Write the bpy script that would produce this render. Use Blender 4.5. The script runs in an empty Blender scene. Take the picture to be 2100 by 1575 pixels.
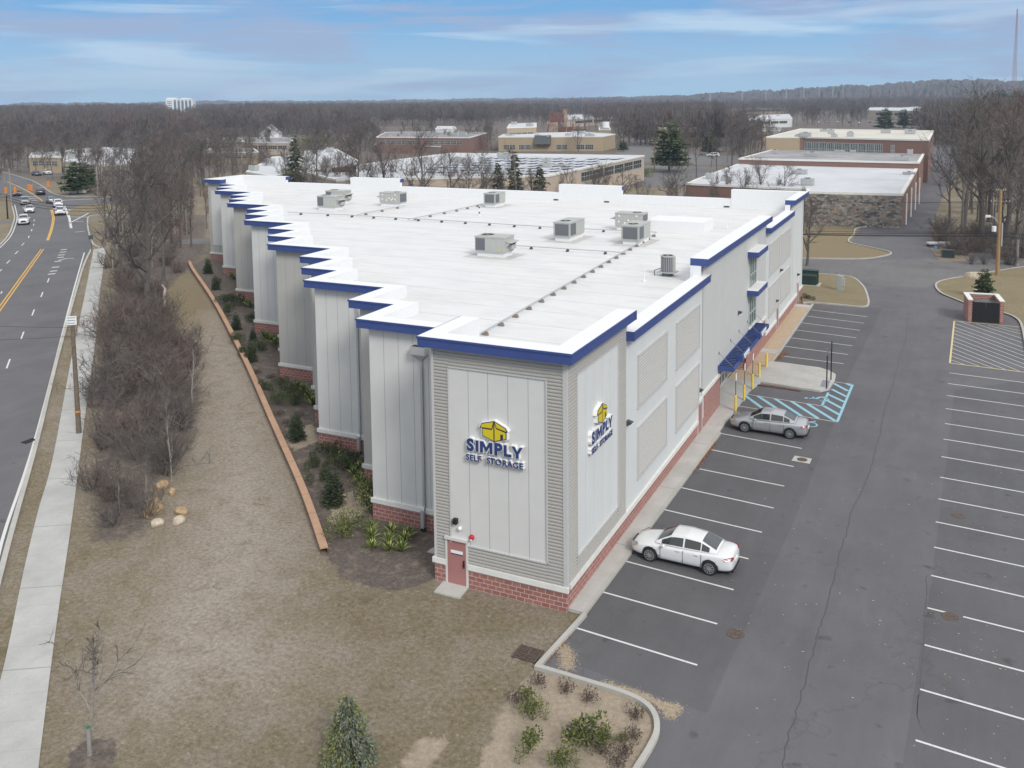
import bpy, bmesh, math, random
import numpy as np
from mathutils import Vector, Matrix
R=math.radians
S=bpy.context.scene; C=S.collection
# ---------------------------------------------------------------- camera
F,CX,CY,YAW,PIT,ROL=1883.4891,1049.7168,394.1009,-.4657,.1010,-.0104
CAM=Vector((13.9382,-32.912,21.5376))
fw=Vector((math.sin(YAW)*math.cos(PIT),math.cos(YAW)*math.cos(PIT),-math.sin(PIT)))
r0=Vector((math.cos(YAW),-math.sin(YAW),0)); u0=r0.cross(fw)
RT=math.cos(ROL)*r0+math.sin(ROL)*u0; UP=-math.sin(ROL)*r0+math.cos(ROL)*u0
cd=bpy.data.cameras.new('camera'); cam=bpy.data.objects.new('camera',cd); C.objects.link(cam)
M=Matrix((RT,UP,-fw)).transposed().to_4x4(); M.translation=CAM; cam.matrix_world=M
cd.sensor_width=36; cd.lens=F/2100*36; cd.shift_x=(1050-CX)/2100; cd.shift_y=(CY-787.5)/2100
cd.clip_start=.5; cd.clip_end=20000; S.camera=cam
def at(u,v,z=0.):                       # photo pixel (2100 x 1575) -> world point at height z
    d=fw+RT*((u-CX)/F)-UP*((v-CY)/F); t=(z-CAM.z)/d.z
    return (CAM.x+t*d.x,CAM.y+t*d.y)
def dist(x,y): return (x-CAM.x)*fw.x+(y-CAM.y)*fw.y
# ---------------------------------------------------------------- light
SUN_EL,SUN_AZ=R(38),R(126)              # azimuth clockwise from +Y
W=bpy.data.worlds.new('World'); S.world=W; W.use_nodes=True
nt=W.node_tree; N=nt.nodes; L=nt.links; N.clear()
def nd(t,**k):
    n=N.new(t)
    for a,b in k.items(): setattr(n,a,b)
    return n
out=nd('ShaderNodeOutputWorld'); bg=nd('ShaderNodeBackground'); bg.inputs[1].default_value=.1
sky=nd('ShaderNodeTexSky',sky_type='NISHITA',sun_disc=False); sky.sun_elevation=SUN_EL; sky.sun_rotation=SUN_AZ
sky.air_density=1.0; sky.dust_density=.6; sky.ozone_density=2.0
tc=nd('ShaderNodeTexCoord'); mp=nd('ShaderNodeMapping'); mp.inputs['Scale'].default_value=(1.5,1.5,11)
L.new(tc.outputs['Generated'],mp.inputs[0])
n1=nd('ShaderNodeTexNoise'); n1.inputs['Scale'].default_value=2.9; n1.inputs['Detail'].default_value=9; n1.inputs['Roughness'].default_value=.62; n1.inputs['Distortion'].default_value=.35
L.new(mp.outputs[0],n1.inputs[0])
cr=nd('ShaderNodeValToRGB'); cr.color_ramp.elements[0].position=.46; cr.color_ramp.elements[1].position=.60; L.new(n1.outputs['Fac'],cr.inputs[0])
mp2=nd('ShaderNodeMapping'); mp2.inputs['Scale'].default_value=(1.6,1.6,19); mp2.inputs['Location'].default_value=(3.1,.7,1.9); L.new(tc.outputs['Generated'],mp2.inputs[0])
n2=nd('ShaderNodeTexNoise'); n2.inputs['Scale'].default_value=2.4; n2.inputs['Detail'].default_value=7; n2.inputs['Distortion'].default_value=.5; L.new(mp2.outputs[0],n2.inputs[0])
cr2=nd('ShaderNodeValToRGB'); cr2.color_ramp.elements[0].position=.50; cr2.color_ramp.elements[1].position=.66; L.new(n2.outputs['Fac'],cr2.inputs[0])
def mixc(fac,a,b,fv=None):
    m=nd('ShaderNodeMix',data_type='RGBA')
    if fac is not None: L.new(fac,m.inputs[0])
    else: m.inputs[0].default_value=fv
    for s,x in((6,a),(7,b)):
        if isinstance(x,tuple): m.inputs[s].default_value=(*x,1)
        else: L.new(x,m.inputs[s])
    return m.outputs[2]
sep=nd('ShaderNodeSeparateXYZ'); L.new(tc.outputs['Generated'],sep.inputs[0])
def mrange(src,a,b,c=0,d=1):
    m=nd('ShaderNodeMapRange',clamp=True); L.new(src,m.inputs[0])
    for i,x in enumerate((a,b,c,d)): m.inputs[i+1].default_value=x
    return m.outputs[0]
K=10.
low=mixc(mrange(sep.outputs[2],0,.09),(.42*K,.70*K,.92*K),(.15*K,.42*K,.78*K))       # clear band above the horizon
low=mixc(None,low,sky.outputs[0],.08)
gm=nd('ShaderNodeMath',operation='MULTIPLY'); L.new(cr.outputs[0],gm.inputs[0]); gm.inputs[1].default_value=.9
a1=mixc(gm.outputs[0],low,(.36*K,.46*K,.68*K))                                         # grey-lilac streaks
gm2=nd('ShaderNodeMath',operation='MULTIPLY'); L.new(cr2.outputs[0],gm2.inputs[0]); gm2.inputs[1].default_value=.75
a2=mixc(gm2.outputs[0],a1,(.62*K,.80*K,.96*K))
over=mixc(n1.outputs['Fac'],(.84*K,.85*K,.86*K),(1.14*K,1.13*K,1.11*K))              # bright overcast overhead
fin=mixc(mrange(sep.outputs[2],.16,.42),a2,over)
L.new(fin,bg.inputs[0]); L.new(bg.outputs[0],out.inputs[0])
ld=bpy.data.lights.new('sun','SUN'); ld.energy=2.5; ld.angle=R(16); ld.color=(1,.965,.91)
lo=bpy.data.objects.new('sun',ld); C.objects.link(lo)
sd=Vector((math.sin(SUN_AZ)*math.cos(SUN_EL),math.cos(SUN_AZ)*math.cos(SUN_EL),math.sin(SUN_EL)))
lo.rotation_euler=sd.to_track_quat('Z','Y').to_euler(); lo.location=(40,-40,60)
S.view_settings.view_transform='Standard'; S.view_settings.look='None'; S.view_settings.exposure=0.0; S.view_settings.gamma=1
S.render.engine='CYCLES'; S.cycles.max_bounces=5; S.cycles.diffuse_bounces=3; S.cycles.glossy_bounces=2; S.cycles.transmission_bounces=2; S.cycles.volume_bounces=0; S.cycles.transparent_max_bounces=6
S.cycles.use_denoising=True
# ---------------------------------------------------------------- helpers
class MB:
    def __init__(s): s.v=[]; s.f=[]; s.m=[]
    def add(s,vs,fs,m=0):
        n=len(s.v); s.v+= [tuple(p) for p in vs]; s.f+=[tuple(i+n for i in f) for f in fs]; s.m+=[m]*len(fs); return s
    def box(s,x0,x1,y0,y1,z0,z1,m=0):
        x0,x1=min(x0,x1),max(x0,x1); y0,y1=min(y0,y1),max(y0,y1)
        return s.add([(x0,y0,z0),(x1,y0,z0),(x1,y1,z0),(x0,y1,z0),(x0,y0,z1),(x1,y0,z1),(x1,y1,z1),(x0,y1,z1)],
              [(0,3,2,1),(4,5,6,7),(0,1,5,4),(1,2,6,5),(2,3,7,6),(3,0,4,7)],m)
    def prism(s,poly,z0,z1,m=0,mt=None,bottom=True):
        a=sum(poly[i][0]*poly[(i+1)%len(poly)][1]-poly[(i+1)%len(poly)][0]*poly[i][1] for i in range(len(poly)))
        if a<0: poly=poly[::-1]
        n=len(poly); s.add([(p[0],p[1],z0) for p in poly]+[(p[0],p[1],z1) for p in poly],[(i,(i+1)%n,n+(i+1)%n,n+i) for i in range(n)],m)
        k=len(s.v)-2*n; s.f.append(tuple(k+n+i for i in range(n))); s.m.append(m if mt is None else mt)
        if bottom: s.f.append(tuple(k+i for i in reversed(range(n)))); s.m.append(m)
        return s
    def sheet(s,poly,z,m=0):
        a=sum(poly[i][0]*poly[(i+1)%len(poly)][1]-poly[(i+1)%len(poly)][0]*poly[i][1] for i in range(len(poly)))
        if a<0: poly=poly[::-1]
        return s.add([(p[0],p[1],z) for p in poly],[tuple(range(len(poly)))],m)
    def tube(s,p,q,r,r2=None,n=8,m=0,caps=True):
        p=Vector(p); q=Vector(q); r2=r if r2 is None else r2; d=(q-p)
        if d.length<1e-6: return s
        d.normalize(); a=d.orthogonal().normalized(); b=d.cross(a)
        vs=[p+(a*math.cos(t)+b*math.sin(t))*r for t in [2*math.pi*i/n for i in range(n)]]+[q+(a*math.cos(t)+b*math.sin(t))*r2 for t in [2*math.pi*i/n for i in range(n)]]
        fs=[(i,(i+1)%n,n+(i+1)%n,n+i) for i in range(n)]
        if caps: fs+=[tuple(reversed(range(n))),tuple(range(n,2*n))]
        return s.add(vs,fs,m)
    def path(s,pts,r,n=8,m=0):
        for a,b in zip(pts,pts[1:]): s.tube(a,b,r,n=n,m=m)
        return s
    def ball(s,c,r,m=0,n=10,k=6):
        rx,ry,rz=r if isinstance(r,tuple) else (r,r,r); vs=[];fs=[]
        for j in range(k+1):
            t=math.pi*j/k
            for i in range(n): a=2*math.pi*i/n; vs.append((c[0]+rx*math.sin(t)*math.cos(a),c[1]+ry*math.sin(t)*math.sin(a),c[2]+rz*math.cos(t)))
        for j in range(k):
            for i in range(n): fs.append((j*n+i,(j+1)*n+i,(j+1)*n+(i+1)%n,j*n+(i+1)%n))
        return s.add(vs,fs,m)
    def build(s,name,mats,parent=None,smooth=False,loc=None):
        me=bpy.data.meshes.new(name); me.from_pydata(s.v,[],s.f)
        mats=mats if isinstance(mats,(list,tuple)) else [mats]
        for m in mats: me.materials.append(m)
        me.polygons.foreach_set('material_index',s.m)
        if smooth: me.polygons.foreach_set('use_smooth',[True]*len(s.f))
        me.update(); o=bpy.data.objects.new(name,me); C.objects.link(o)
        if parent: o.parent=parent
        if loc: o.location=loc
        return o
def tag(o,label=None,cat=None,group=None,kind=None):
    for k,x in(('label',label),('category',cat),('group',group),('kind',kind)):
        if x: o[k]=x
    return o
def empty(name,loc=(0,0,0),rz=0,label=None,cat=None,group=None):
    o=bpy.data.objects.new(name,None); C.objects.link(o); o.location=loc; o.rotation_euler=(0,0,rz); o.empty_display_size=.3
    return tag(o,label,cat,group)
def kids(o): return [c for c in bpy.data.objects if c.parent==o]
def copy_tree(o,parent=None,loc=None,rz=None,sc=None,label=None,ch=None):
    c=o.copy(); C.objects.link(c); c.parent=parent
    if loc is not None: c.location=loc
    if rz is not None: c.rotation_euler=(0,0,rz)
    if sc is not None: c.scale=(sc,sc,sc) if not isinstance(sc,tuple) else sc
    if label: c['label']=label
    for k in (kids(o) if ch is None else ch): copy_tree(k,c)
    return c
def offs(pts,d):
    # offset an open polyline to its left side by d (mitred)
    res=[]; n=len(pts)
    for i in range(n):
        ns=[]
        if i>0: a,b=pts[i-1],pts[i]; l=math.hypot(b[0]-a[0],b[1]-a[1]); ns.append((-(b[1]-a[1])/l,(b[0]-a[0])/l))
        if i<n-1: a,b=pts[i],pts[i+1]; l=math.hypot(b[0]-a[0],b[1]-a[1]); ns.append((-(b[1]-a[1])/l,(b[0]-a[0])/l))
        if len(ns)==1: nx,ny=ns[0]; k=1
        else:
            nx,ny=ns[0][0]+ns[1][0],ns[0][1]+ns[1][1]; l=math.hypot(nx,ny); nx/=l; ny/=l; k=1/max(.3,nx*ns[0][0]+ny*ns[0][1])
        res.append((pts[i][0]+nx*d*k,pts[i][1]+ny*d*k))
    return res
def strip(mb,a,b,za,zb,m=0,flip=False):
    for i in range(len(a)-1):
        q=[(a[i][0],a[i][1],za),(a[i+1][0],a[i+1][1],za),(b[i+1][0],b[i+1][1],zb),(b[i][0],b[i][1],zb)]
        mb.add(q[::-1] if flip else q,[(0,1,2,3)],m)
def smoothline(pts,n=6):
    P=[Vector(p) for p in pts]; o=[]
    for i in range(len(P)-1):
        a=P[max(i-1,0)];b=P[i];c=P[i+1];d=P[min(i+2,len(P)-1)]
        for k in range(n):
            t=k/n; q=.5*((2*b)+(-a+c)*t+(2*a-5*b+4*c-d)*t*t+(-a+3*b-3*c+d)*t**3); o.append((q.x,q.y))
    o.append(tuple(P[-1])[:2]); return o
# ---------------------------------------------------------------- materials
MATS={}
def mat(name,col,rough=.8,var=.0,scale=3.,metal=0,col2=None,bump=0,bscale=20,spec=None,alpha=None,trans=0,coord='Object',rnd=0,detail=5):
    if name in MATS: return MATS[name]
    m=bpy.data.materials.new(name); m.use_nodes=True; t=m.node_tree; b=t.nodes['Principled BSDF']; MATS[name]=m
    b.inputs['Base Color'].default_value=(*col,1); b.inputs['Roughness'].default_value=rough; b.inputs['Metallic'].default_value=metal
    if spec is not None: b.inputs['Specular IOR Level'].default_value=spec
    if trans: b.inputs['Transmission Weight'].default_value=trans
    tcn=t.nodes.new('ShaderNodeTexCoord')
    if var or col2:
        nz=t.nodes.new('ShaderNodeTexNoise'); nz.inputs['Scale'].default_value=scale; nz.inputs['Detail'].default_value=detail; nz.inputs['Roughness'].default_value=.65
        t.links.new(tcn.outputs[coord],nz.inputs[0])
        mr=t.nodes.new('ShaderNodeMapRange'); mr.inputs[1].default_value=.32; mr.inputs[2].default_value=.68; t.links.new(nz.outputs['Fac'],mr.inputs[0])
        mx=t.nodes.new('ShaderNodeMix'); mx.data_type='RGBA'
        ca=tuple(c*(1-var) for c in col); cb=col2 if col2 else tuple(min(1,c*(1+var)) for c in col)
        mx.inputs[6].default_value=(*ca,1); mx.inputs[7].default_value=(*cb,1); t.links.new(mr.outputs[0],mx.inputs[0]); src=mx.outputs[2]
        if rnd:
            oi=t.nodes.new('ShaderNodeObjectInfo'); mm=t.nodes.new('ShaderNodeMapRange'); mm.inputs[3].default_value=1-rnd; mm.inputs[4].default_value=1+rnd
            t.links.new(oi.outputs['Random'],mm.inputs[0]); hv=t.nodes.new('ShaderNodeHueSaturation'); t.links.new(mm.outputs[0],hv.inputs['Value'])
            m2=t.nodes.new('ShaderNodeMapRange'); m2.inputs[3].default_value=.485; m2.inputs[4].default_value=.515
            mt=t.nodes.new('ShaderNodeMath'); mt.operation='FRACT'; mu=t.nodes.new('ShaderNodeMath'); mu.operation='MULTIPLY'; mu.inputs[1].default_value=7.31
            t.links.new(oi.outputs['Random'],mu.inputs[0]); t.links.new(mu.outputs[0],mt.inputs[0]); t.links.new(mt.outputs[0],m2.inputs[0]); t.links.new(m2.outputs[0],hv.inputs['Hue'])
            t.links.new(src,hv.inputs['Color']); src=hv.outputs[0]
        t.links.new(src,b.inputs['Base Color'])
    if bump:
        nb=t.nodes.new('ShaderNodeTexNoise'); nb.inputs['Scale'].default_value=bscale; nb.inputs['Detail'].default_value=4; t.links.new(tcn.outputs[coord],nb.inputs[0])
        bp=t.nodes.new('ShaderNodeBump'); bp.inputs['Strength'].default_value=bump; bp.inputs['Distance'].default_value=.03; t.links.new(nb.outputs['Fac'],bp.inputs['Height']); t.links.new(bp.outputs[0],b.inputs['Normal'])
    return m
class NT:                                                 # small node-tree writer
    def __init__(s,name):
        s.m=bpy.data.materials.new(name); s.m.use_nodes=True; s.t=s.m.node_tree; s.b=s.t.nodes['Principled BSDF']
        s.g=s.t.nodes.new('ShaderNodeNewGeometry'); s.pos=s.g.outputs['Position']
    def n(s,t,**k):
        o=s.t.nodes.new(t)
        for a,b in k.items(): setattr(o,a,b)
        return o
    def l(s,a,b): s.t.links.new(a,b)
    def noise(s,sc,det=5,ro=.6,vec=None,dist=0,scale3=None):
        v=vec or s.pos
        if scale3: q=s.n('ShaderNodeMapping'); q.inputs['Scale'].default_value=scale3; s.l(v,q.inputs[0]); v=q.outputs[0]
        o=s.n('ShaderNodeTexNoise'); o.inputs['Scale'].default_value=sc; o.inputs['Detail'].default_value=det; o.inputs['Roughness'].default_value=ro; o.inputs['Distortion'].default_value=dist
        s.l(v,o.inputs[0]); return o.outputs['Fac']
    def rng(s,src,a,b,c=0,d=1):
        o=s.n('ShaderNodeMapRange',clamp=True); s.l(src,o.inputs[0])
        for i,x in enumerate((a,b,c,d)): o.inputs[i+1].default_value=x
        return o.outputs[0]
    def mix(s,f,a,b,mode='MIX'):
        o=s.n('ShaderNodeMix',data_type='RGBA',blend_type=mode)
        if isinstance(f,(int,float)): o.inputs[0].default_value=f
        else: s.l(f,o.inputs[0])
        for k,x in((6,a),(7,b)):
            if isinstance(x,tuple): o.inputs[k].default_value=(*x,1)
            else: s.l(x,o.inputs[k])
        return o.outputs[2]
    def math(s,op,a,b=None,c=None):
        o=s.n('ShaderNodeMath',operation=op)
        for k,x in enumerate((a,b,c)):
            if x is None: continue
            if isinstance(x,(int,float)): o.inputs[k].default_value=x
            else: s.l(x,o.inputs[k])
        return o.outputs[0]
    def bump(s,h,st=.3,d=.02):
        o=s.n('ShaderNodeBump'); o.inputs['Strength'].default_value=st; o.inputs['Distance'].default_value=d; s.l(h,o.inputs['Height']); s.l(o.outputs[0],s.b.inputs['Normal'])
    def done(s,col,rough=.9):
        s.l(col,s.b.inputs['Base Color']); s.b.inputs['Roughness'].default_value=rough; return s.m
# ground
g=NT('winter_ground'); at_=g.n('ShaderNodeVertexColor',layer_name='cover'); sp=g.n('ShaderNodeSeparateColor'); g.l(at_.outputs[0],sp.inputs[0])
fine=g.noise(5,9,.88); mid=g.noise(1.3,6,.65); big=g.noise(.16,5,.6); b2=g.noise(.45,6,.7,dist=.4); hf=g.noise(34,3,.85)
grass=g.mix(g.rng(fine,.38,.62),(.088,.067,.038),(.27,.225,.148))
grass=g.mix(g.rng(mid,.5,.72),grass,(.120,.108,.050))
bare=g.mix(g.rng(fine,.38,.62),(.150,.122,.098),(.345,.298,.252))
m_=g.math('ADD',g.math('MULTIPLY',big,.55),g.math('MULTIPLY',b2,.45))
lawn=g.mix(g.rng(m_,.44,.62,0,.85),grass,bare); sc2=g.noise(.9,7,.75,dist=.6); lawn=g.mix(g.rng(sc2,.54,.66,0,.55),lawn,bare); lawn=g.mix(g.rng(g.noise(.5,5,.7),.55,.7,0,.6),lawn,grass)
straw=g.mix(g.rng(fine,.3,.7),(.145,.11,.058),(.27,.215,.125))
lawn=g.mix(g.math('MULTIPLY',g.rng(sp.outputs[2],.1,.8),.9),lawn,straw); lawn=g.mix(g.math('MULTIPLY',g.rng(at_.outputs['Alpha'],.05,.95),g.rng(sc2,.36,.52,.35,1.)),lawn,g.mix(g.rng(fine,.38,.62),(.19,.158,.128),(.42,.368,.315)))
lawn=g.mix(g.rng(g.noise(3.3,4,.7),.62,.70,0,.8),lawn,(.36,.31,.25)); lawn=g.mix(g.rng(g.noise(4.5,5,.8),.60,.70,0,.75),lawn,(.055,.045,.03))
mul=g.mix(g.rng(fine,.36,.66),(.050,.040,.036),(.185,.150,.130)); mul=g.mix(g.rng(g.noise(1.6,6,.75),.50,.68,0,.85),mul,(.25,.205,.16))
snd=g.mix(g.rng(fine,.34,.66),(.22,.175,.13),(.46,.385,.30)); snd=g.mix(g.rng(g.noise(.9,5,.7),.5,.75,0,.6),snd,(.24,.20,.165))
def thr(ch,w=.5):
    return g.rng(g.math('ADD',ch,g.math('MULTIPLY',g.math('SUBTRACT',g.noise(1.7,5,.7),.5),w)),.44,.56)
c_=g.mix(thr(sp.outputs[0]),lawn,mul); c_=g.mix(thr(sp.outputs[1]),c_,snd)
c_=g.mix(g.rng(hf,.62,.8,0,.55),c_,(.05,.042,.034))
g.bump(fine,.9,.05); M_ground=g.done(c_,.97)
# asphalts
def asphalt(name,base,sp_=1.):
    a=NT(name); f=a.noise(38,4,.8); b=a.noise(.22,6,.65); c=a.noise(.07,4,.6); d=a.noise(.6,5,.7,scale3=(1.6,.25,1))
    lo=tuple(x*.80 for x in base); hi=tuple(x*1.22 for x in base)
    col=a.mix(a.rng(b,.3,.7),lo,hi); col=a.mix(a.rng(d,.42,.72,0,.5),col,tuple(x*.62 for x in base))
    col=a.mix(a.rng(c,.4,.65,0,.45),col,tuple(x*1.25 for x in base)); col=a.mix(a.rng(f,.35,.65,0,.28),col,tuple(x*1.6 for x in base)); col=a.mix(a.rng(f,.5,.3,0,.35),col,tuple(x*.5 for x in base))
    st=a.noise(.9,3,.5); col=a.mix(a.rng(st,.66,.74,0,.6),col,tuple(x*.45 for x in base))
    v=a.n('ShaderNodeTexVoronoi',feature='DISTANCE_TO_EDGE'); v.inputs['Scale'].default_value=.06; w=a.n('ShaderNodeMapping'); 
    wn=a.n('ShaderNodeTexNoise'); wn.inputs['Scale'].default_value=.6; wn.inputs['Detail'].default_value=5; a.l(a.pos,wn.inputs[0]); ad=a.n('ShaderNodeVectorMath',operation='MULTIPLY_ADD'); a.l(wn.outputs['Color'],ad.inputs[0]); ad.inputs[1].default_value=(5,5,0); a.l(a.pos,ad.inputs[2]); a.l(ad.outputs[0],v.inputs['Vector'])
    col=a.mix(a.rng(v.outputs[0],.0,.004,.22,0),col,tuple(x*.35 for x in base))
    a.bump(f,.5,.01); return a.done(col,.88)
M_lot=asphalt('lot_asphalt',(.108,.106,.117)); M_bay=asphalt('bay_asphalt',(.094,.093,.100)); M_road=asphalt('road_asphalt',(.110,.108,.116)); M_old=asphalt('old_asphalt',(.135,.130,.132))
# concrete with joints
def conc(name,base,joint=0,axis=(0,1)):
    a=NT(name); f=a.noise(14,5,.7); b=a.noise(.5,5,.6); col=a.mix(a.rng(b,.3,.7),tuple(x*.86 for x in base),tuple(x*1.12 for x in base)); col=a.mix(a.rng(f,.4,.7,0,.35),col,tuple(x*.68 for x in base)); col=a.mix(a.rng(a.noise(1.8,6,.75,scale3=(1,.5,1)),.5,.75,0,.45),col,tuple(x*.72 for x in base))
    if joint:
        s=a.n('ShaderNodeSeparateXYZ'); a.l(a.pos,s.inputs[0]); u=a.math('ADD',a.math('MULTIPLY',s.outputs[0],axis[0]),a.math('MULTIPLY',s.outputs[1],axis[1]))
        w=a.math('PINGPONG',u,joint/2); col=a.mix(a.rng(w,.008,.03,.22,0),col,tuple(x*.5 for x in base))
        w=a.math('PINGPONG',u,joint*2); col=a.mix(a.rng(w,.015,.05,.5,0),col,tuple(x*.35 for x in base))
    a.bump(f,.2,.01); return a.done(col,.9)
M_curb=conc('concrete_curb',(.43,.42,.39)); M_walk=conc('concrete_walk',(.47,.46,.44),1.8); M_apron=conc('concrete_apron',(.47,.46,.435))
M_pebble=mat('tan_pebbles',(.30,.21,.13),.95,col2=(.62,.50,.37),scale=16,bump=.5)
# block
def block(name,c1,c2,mort,bw=.4,bh=.2):
    a=NT(name); s=a.n('ShaderNodeSeparateXYZ'); a.l(a.pos,s.inputs[0]); cb=a.n('ShaderNodeCombineXYZ'); a.l(a.math('ADD',s.outputs[0],s.outputs[1]),cb.inputs[0]); a.l(s.outputs[2],cb.inputs[1])
    k=a.n('ShaderNodeTexBrick'); a.l(cb.outputs[0],k.inputs[0]); k.inputs['Scale'].default_value=1; k.inputs['Brick Width'].default_value=bw; k.inputs['Row Height'].default_value=bh
    k.inputs['Mortar Size'].default_value=.017; k.inputs['Color1'].default_value=(*c1,1); k.inputs['Color2'].default_value=(*c2,1); k.inputs['Mortar'].default_value=(*mort,1); k.inputs['Mortar Smooth'].default_value=.2
    col=a.mix(a.rng(a.noise(2.5,5,.7),.35,.7,0,.35),k.outputs[0],tuple(x*1.25 for x in c1)); col=a.mix(a.rng(a.noise(12,4,.7),.55,.75,0,.3),col,tuple(x*.5 for x in c1))
    return a.done(col,.9)
M_block=block('red_split_block',(.27,.105,.088),(.345,.155,.128),(.50,.42,.39))
M_redbrick=block('old_red_brick',(.17,.085,.066),(.22,.105,.08),(.26,.2,.17),.25,.1)
M_tanbrick=block('tan_brick',(.33,.25,.155),(.38,.29,.185),(.38,.33,.25),.3,.12)
M_pinkbrick=block('pinkish_block',(.44,.36,.29),(.48,.40,.33),(.38,.32,.27),.6,.3)
a=NT('field_stone'); v=a.n('ShaderNodeTexVoronoi',feature='F1'); v.inputs['Scale'].default_value=1.9; v.inputs['Randomness'].default_value=.9
q=a.n('ShaderNodeMapping'); q.inputs['Scale'].default_value=(1,1,1.9); a.l(a.pos,q.inputs[0]); a.l(q.outputs[0],v.inputs[0]); ve=a.n('ShaderNodeTexVoronoi',feature='DISTANCE_TO_EDGE'); ve.inputs['Scale'].default_value=1.9; ve.inputs['Randomness'].default_value=.9; a.l(q.outputs[0],ve.inputs[0])
h=a.n('ShaderNodeSeparateColor'); a.l(v.outputs['Color'],h.inputs[0]); col=a.mix(h.outputs[0],(.07,.068,.066),(.34,.31,.28)); col=a.mix(a.rng(h.outputs[1],.75,.8,0,.6),col,(.30,.20,.12)); col=a.mix(a.rng(ve.outputs[0],0,.05,1,0),col,(.11,.105,.1)); M_stone=a.done(col,.9)
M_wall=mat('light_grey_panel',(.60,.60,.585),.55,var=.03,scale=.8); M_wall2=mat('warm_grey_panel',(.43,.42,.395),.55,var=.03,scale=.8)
M_wallE=mat('east_stucco',(.61,.62,.61),.8,var=.025,scale=.7); M_wallE2=mat('warm_stucco',(.52,.52,.50),.8,var=.03,scale=.7)
M_corr=mat('corrugated_grey',(.41,.395,.37),.5); M_louv=mat('louvre_grey',(.50,.49,.47),.5); M_seam=mat('panel_seam',(.27,.27,.265),.8); M_trim=mat('light_frame',(.50,.50,.495),.6)
M_cap=mat('white_stone_cap',(.68,.67,.64),.8,var=.06,scale=2); M_blue=mat('blue_fascia',(.040,.072,.235),.42,var=.05,scale=1.5); M_blued=mat('dark_blue_metal',(.018,.035,.19),.45)
a=NT('white_roof_membrane'); f=a.noise(.35,6,.65,scale3=(1,2.2,1)); s=a.n('ShaderNodeSeparateXYZ'); a.l(a.pos,s.inputs[0]); w=a.math('PINGPONG',s.outputs[1],1.5)
col=a.mix(a.rng(f,.45,.75),(.66,.665,.67),(.56,.57,.575)); col=a.mix(a.rng(w,.03,.09,.6,0),col,(.43,.44,.46)); w=a.math('PINGPONG',s.outputs[0],6); col=a.mix(a.rng(w,.02,.07,.25,0),col,(.62,.63,.65))
col=a.mix(a.rng(a.noise(5,5,.8),.62,.78,0,.45),col,(.42,.41,.39)); col=a.mix(a.rng(a.noise(.12,6,.7,scale3=(1,.6,1)),.5,.72,0,.4),col,(.52,.51,.49)); M_roof=a.done(col,.6)
M_roofp=mat('white_parapet_membrane',(.74,.745,.75),.6,var=.02,scale=4); M_rooftan=mat('cream_roof',(.55,.53,.47),.8,var=.12,scale=.08); M_roofgrey=mat('grey_roof',(.22,.215,.225),.8,var=.25,scale=.10,detail=9)
M_roofpale=mat('pale_roof',(.52,.535,.57),.7,var=.10,scale=.12,detail=8); M_roofweb=mat('dark_gravel_roof',(.20,.19,.19),.8,col2=(.36,.36,.38),scale=.12,detail=9)
M_glass=mat('window_glass',(.035,.045,.045),.08,spec=.8); M_glassg=mat('greenish_glass',(.10,.14,.135),.1,var=.5,scale=1.2); M_frame=mat('alu_frame',(.42,.45,.43),.5)
M_door=mat('salmon_door',(.36,.165,.155),.5,var=.04,scale=2); M_black=mat('black_metal',(.015,.015,.017),.5); M_dark=mat('dark_grey',(.06,.065,.07),.6); M_white=mat('white_paint',(.78,.78,.78),.5)
M_unit=mat('unit_beige_grey',(.40,.41,.385),.5,var=.03,scale=2); M_coil=mat('coil_mesh',(.125,.13,.145),.6,var=.12,scale=60); M_unitd=mat('unit_dark_hole',(.02,.02,.02),.7); M_galv=mat('galvanised',(.46,.47,.48),.45,metal=.3)
M_wood=mat('weathered_pole_wood',(.16,.125,.095),.9,var=.25,scale=6); M_wood2=mat('tan_pole_wood',(.32,.20,.10),.85,var=.2,scale=5); M_concp=mat('grey_pole',(.27,.255,.235),.8,var=.1,scale=4)
M_brown=mat('brown_block',(.22,.18,.15),.8); M_yel=mat('yellow_paint',(.74,.56,.10),.5,var=.06,scale=5); M_orange=mat('signal_orange',(.72,.25,.03),.5); M_red=mat('red_alarm',(.55,.03,.05),.35)
M_navy=mat('navy_letter',(.022,.045,.16),.4); M_logo=mat('logo_yellow',(.62,.50,.015),.45); M_lin=mat('logo_line',(.012,.02,.06),.5)
def paint(name,c,wear=.35):
    a=NT(name); f=a.noise(7,5,.8); col=a.mix(a.rng(f,.55,.75,0,wear),c,(.12,.12,.12)); return a.done(col,.8)
M_pw=paint('white_road_paint',(.62,.62,.62),.6); M_py=paint('yellow_road_paint',(.62,.36,.07)); M_pyl=paint('pale_yellow_paint',(.60,.50,.27)); M_pb=paint('blue_lot_paint',(.27,.50,.60),.55); M_faint=paint('faded_paint',(.45,.46,.45),.6)
M_rw=mat('retaining_unused',(.50,.27,.155),.85,col2=(.36,.20,.125),scale=2.2,detail=7); M_rock=mat('tan_boulder',(.26,.16,.075),.9,col2=(.50,.38,.24),scale=3.5,bump=.5,bscale=4); M_rock2=mat('pale_boulder',(.36,.27,.17),.9,col2=(.58,.53,.45),scale=3,bump=.4,bscale=4)
M_bark=mat('bark',(.125,.112,.100),.95,var=.3,scale=5,rnd=.2); M_bark2=mat('pale_bark',(.29,.26,.235),.95,var=.25,scale=5,rnd=.15)
M_twig=mat('bare_twigs',(.125,.108,.099),.95,var=.2,scale=.7,rnd=.28); M_twigr=mat('reddish_twigs',(.138,.104,.092),.95,var=.25,scale=.8,rnd=.2)
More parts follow.
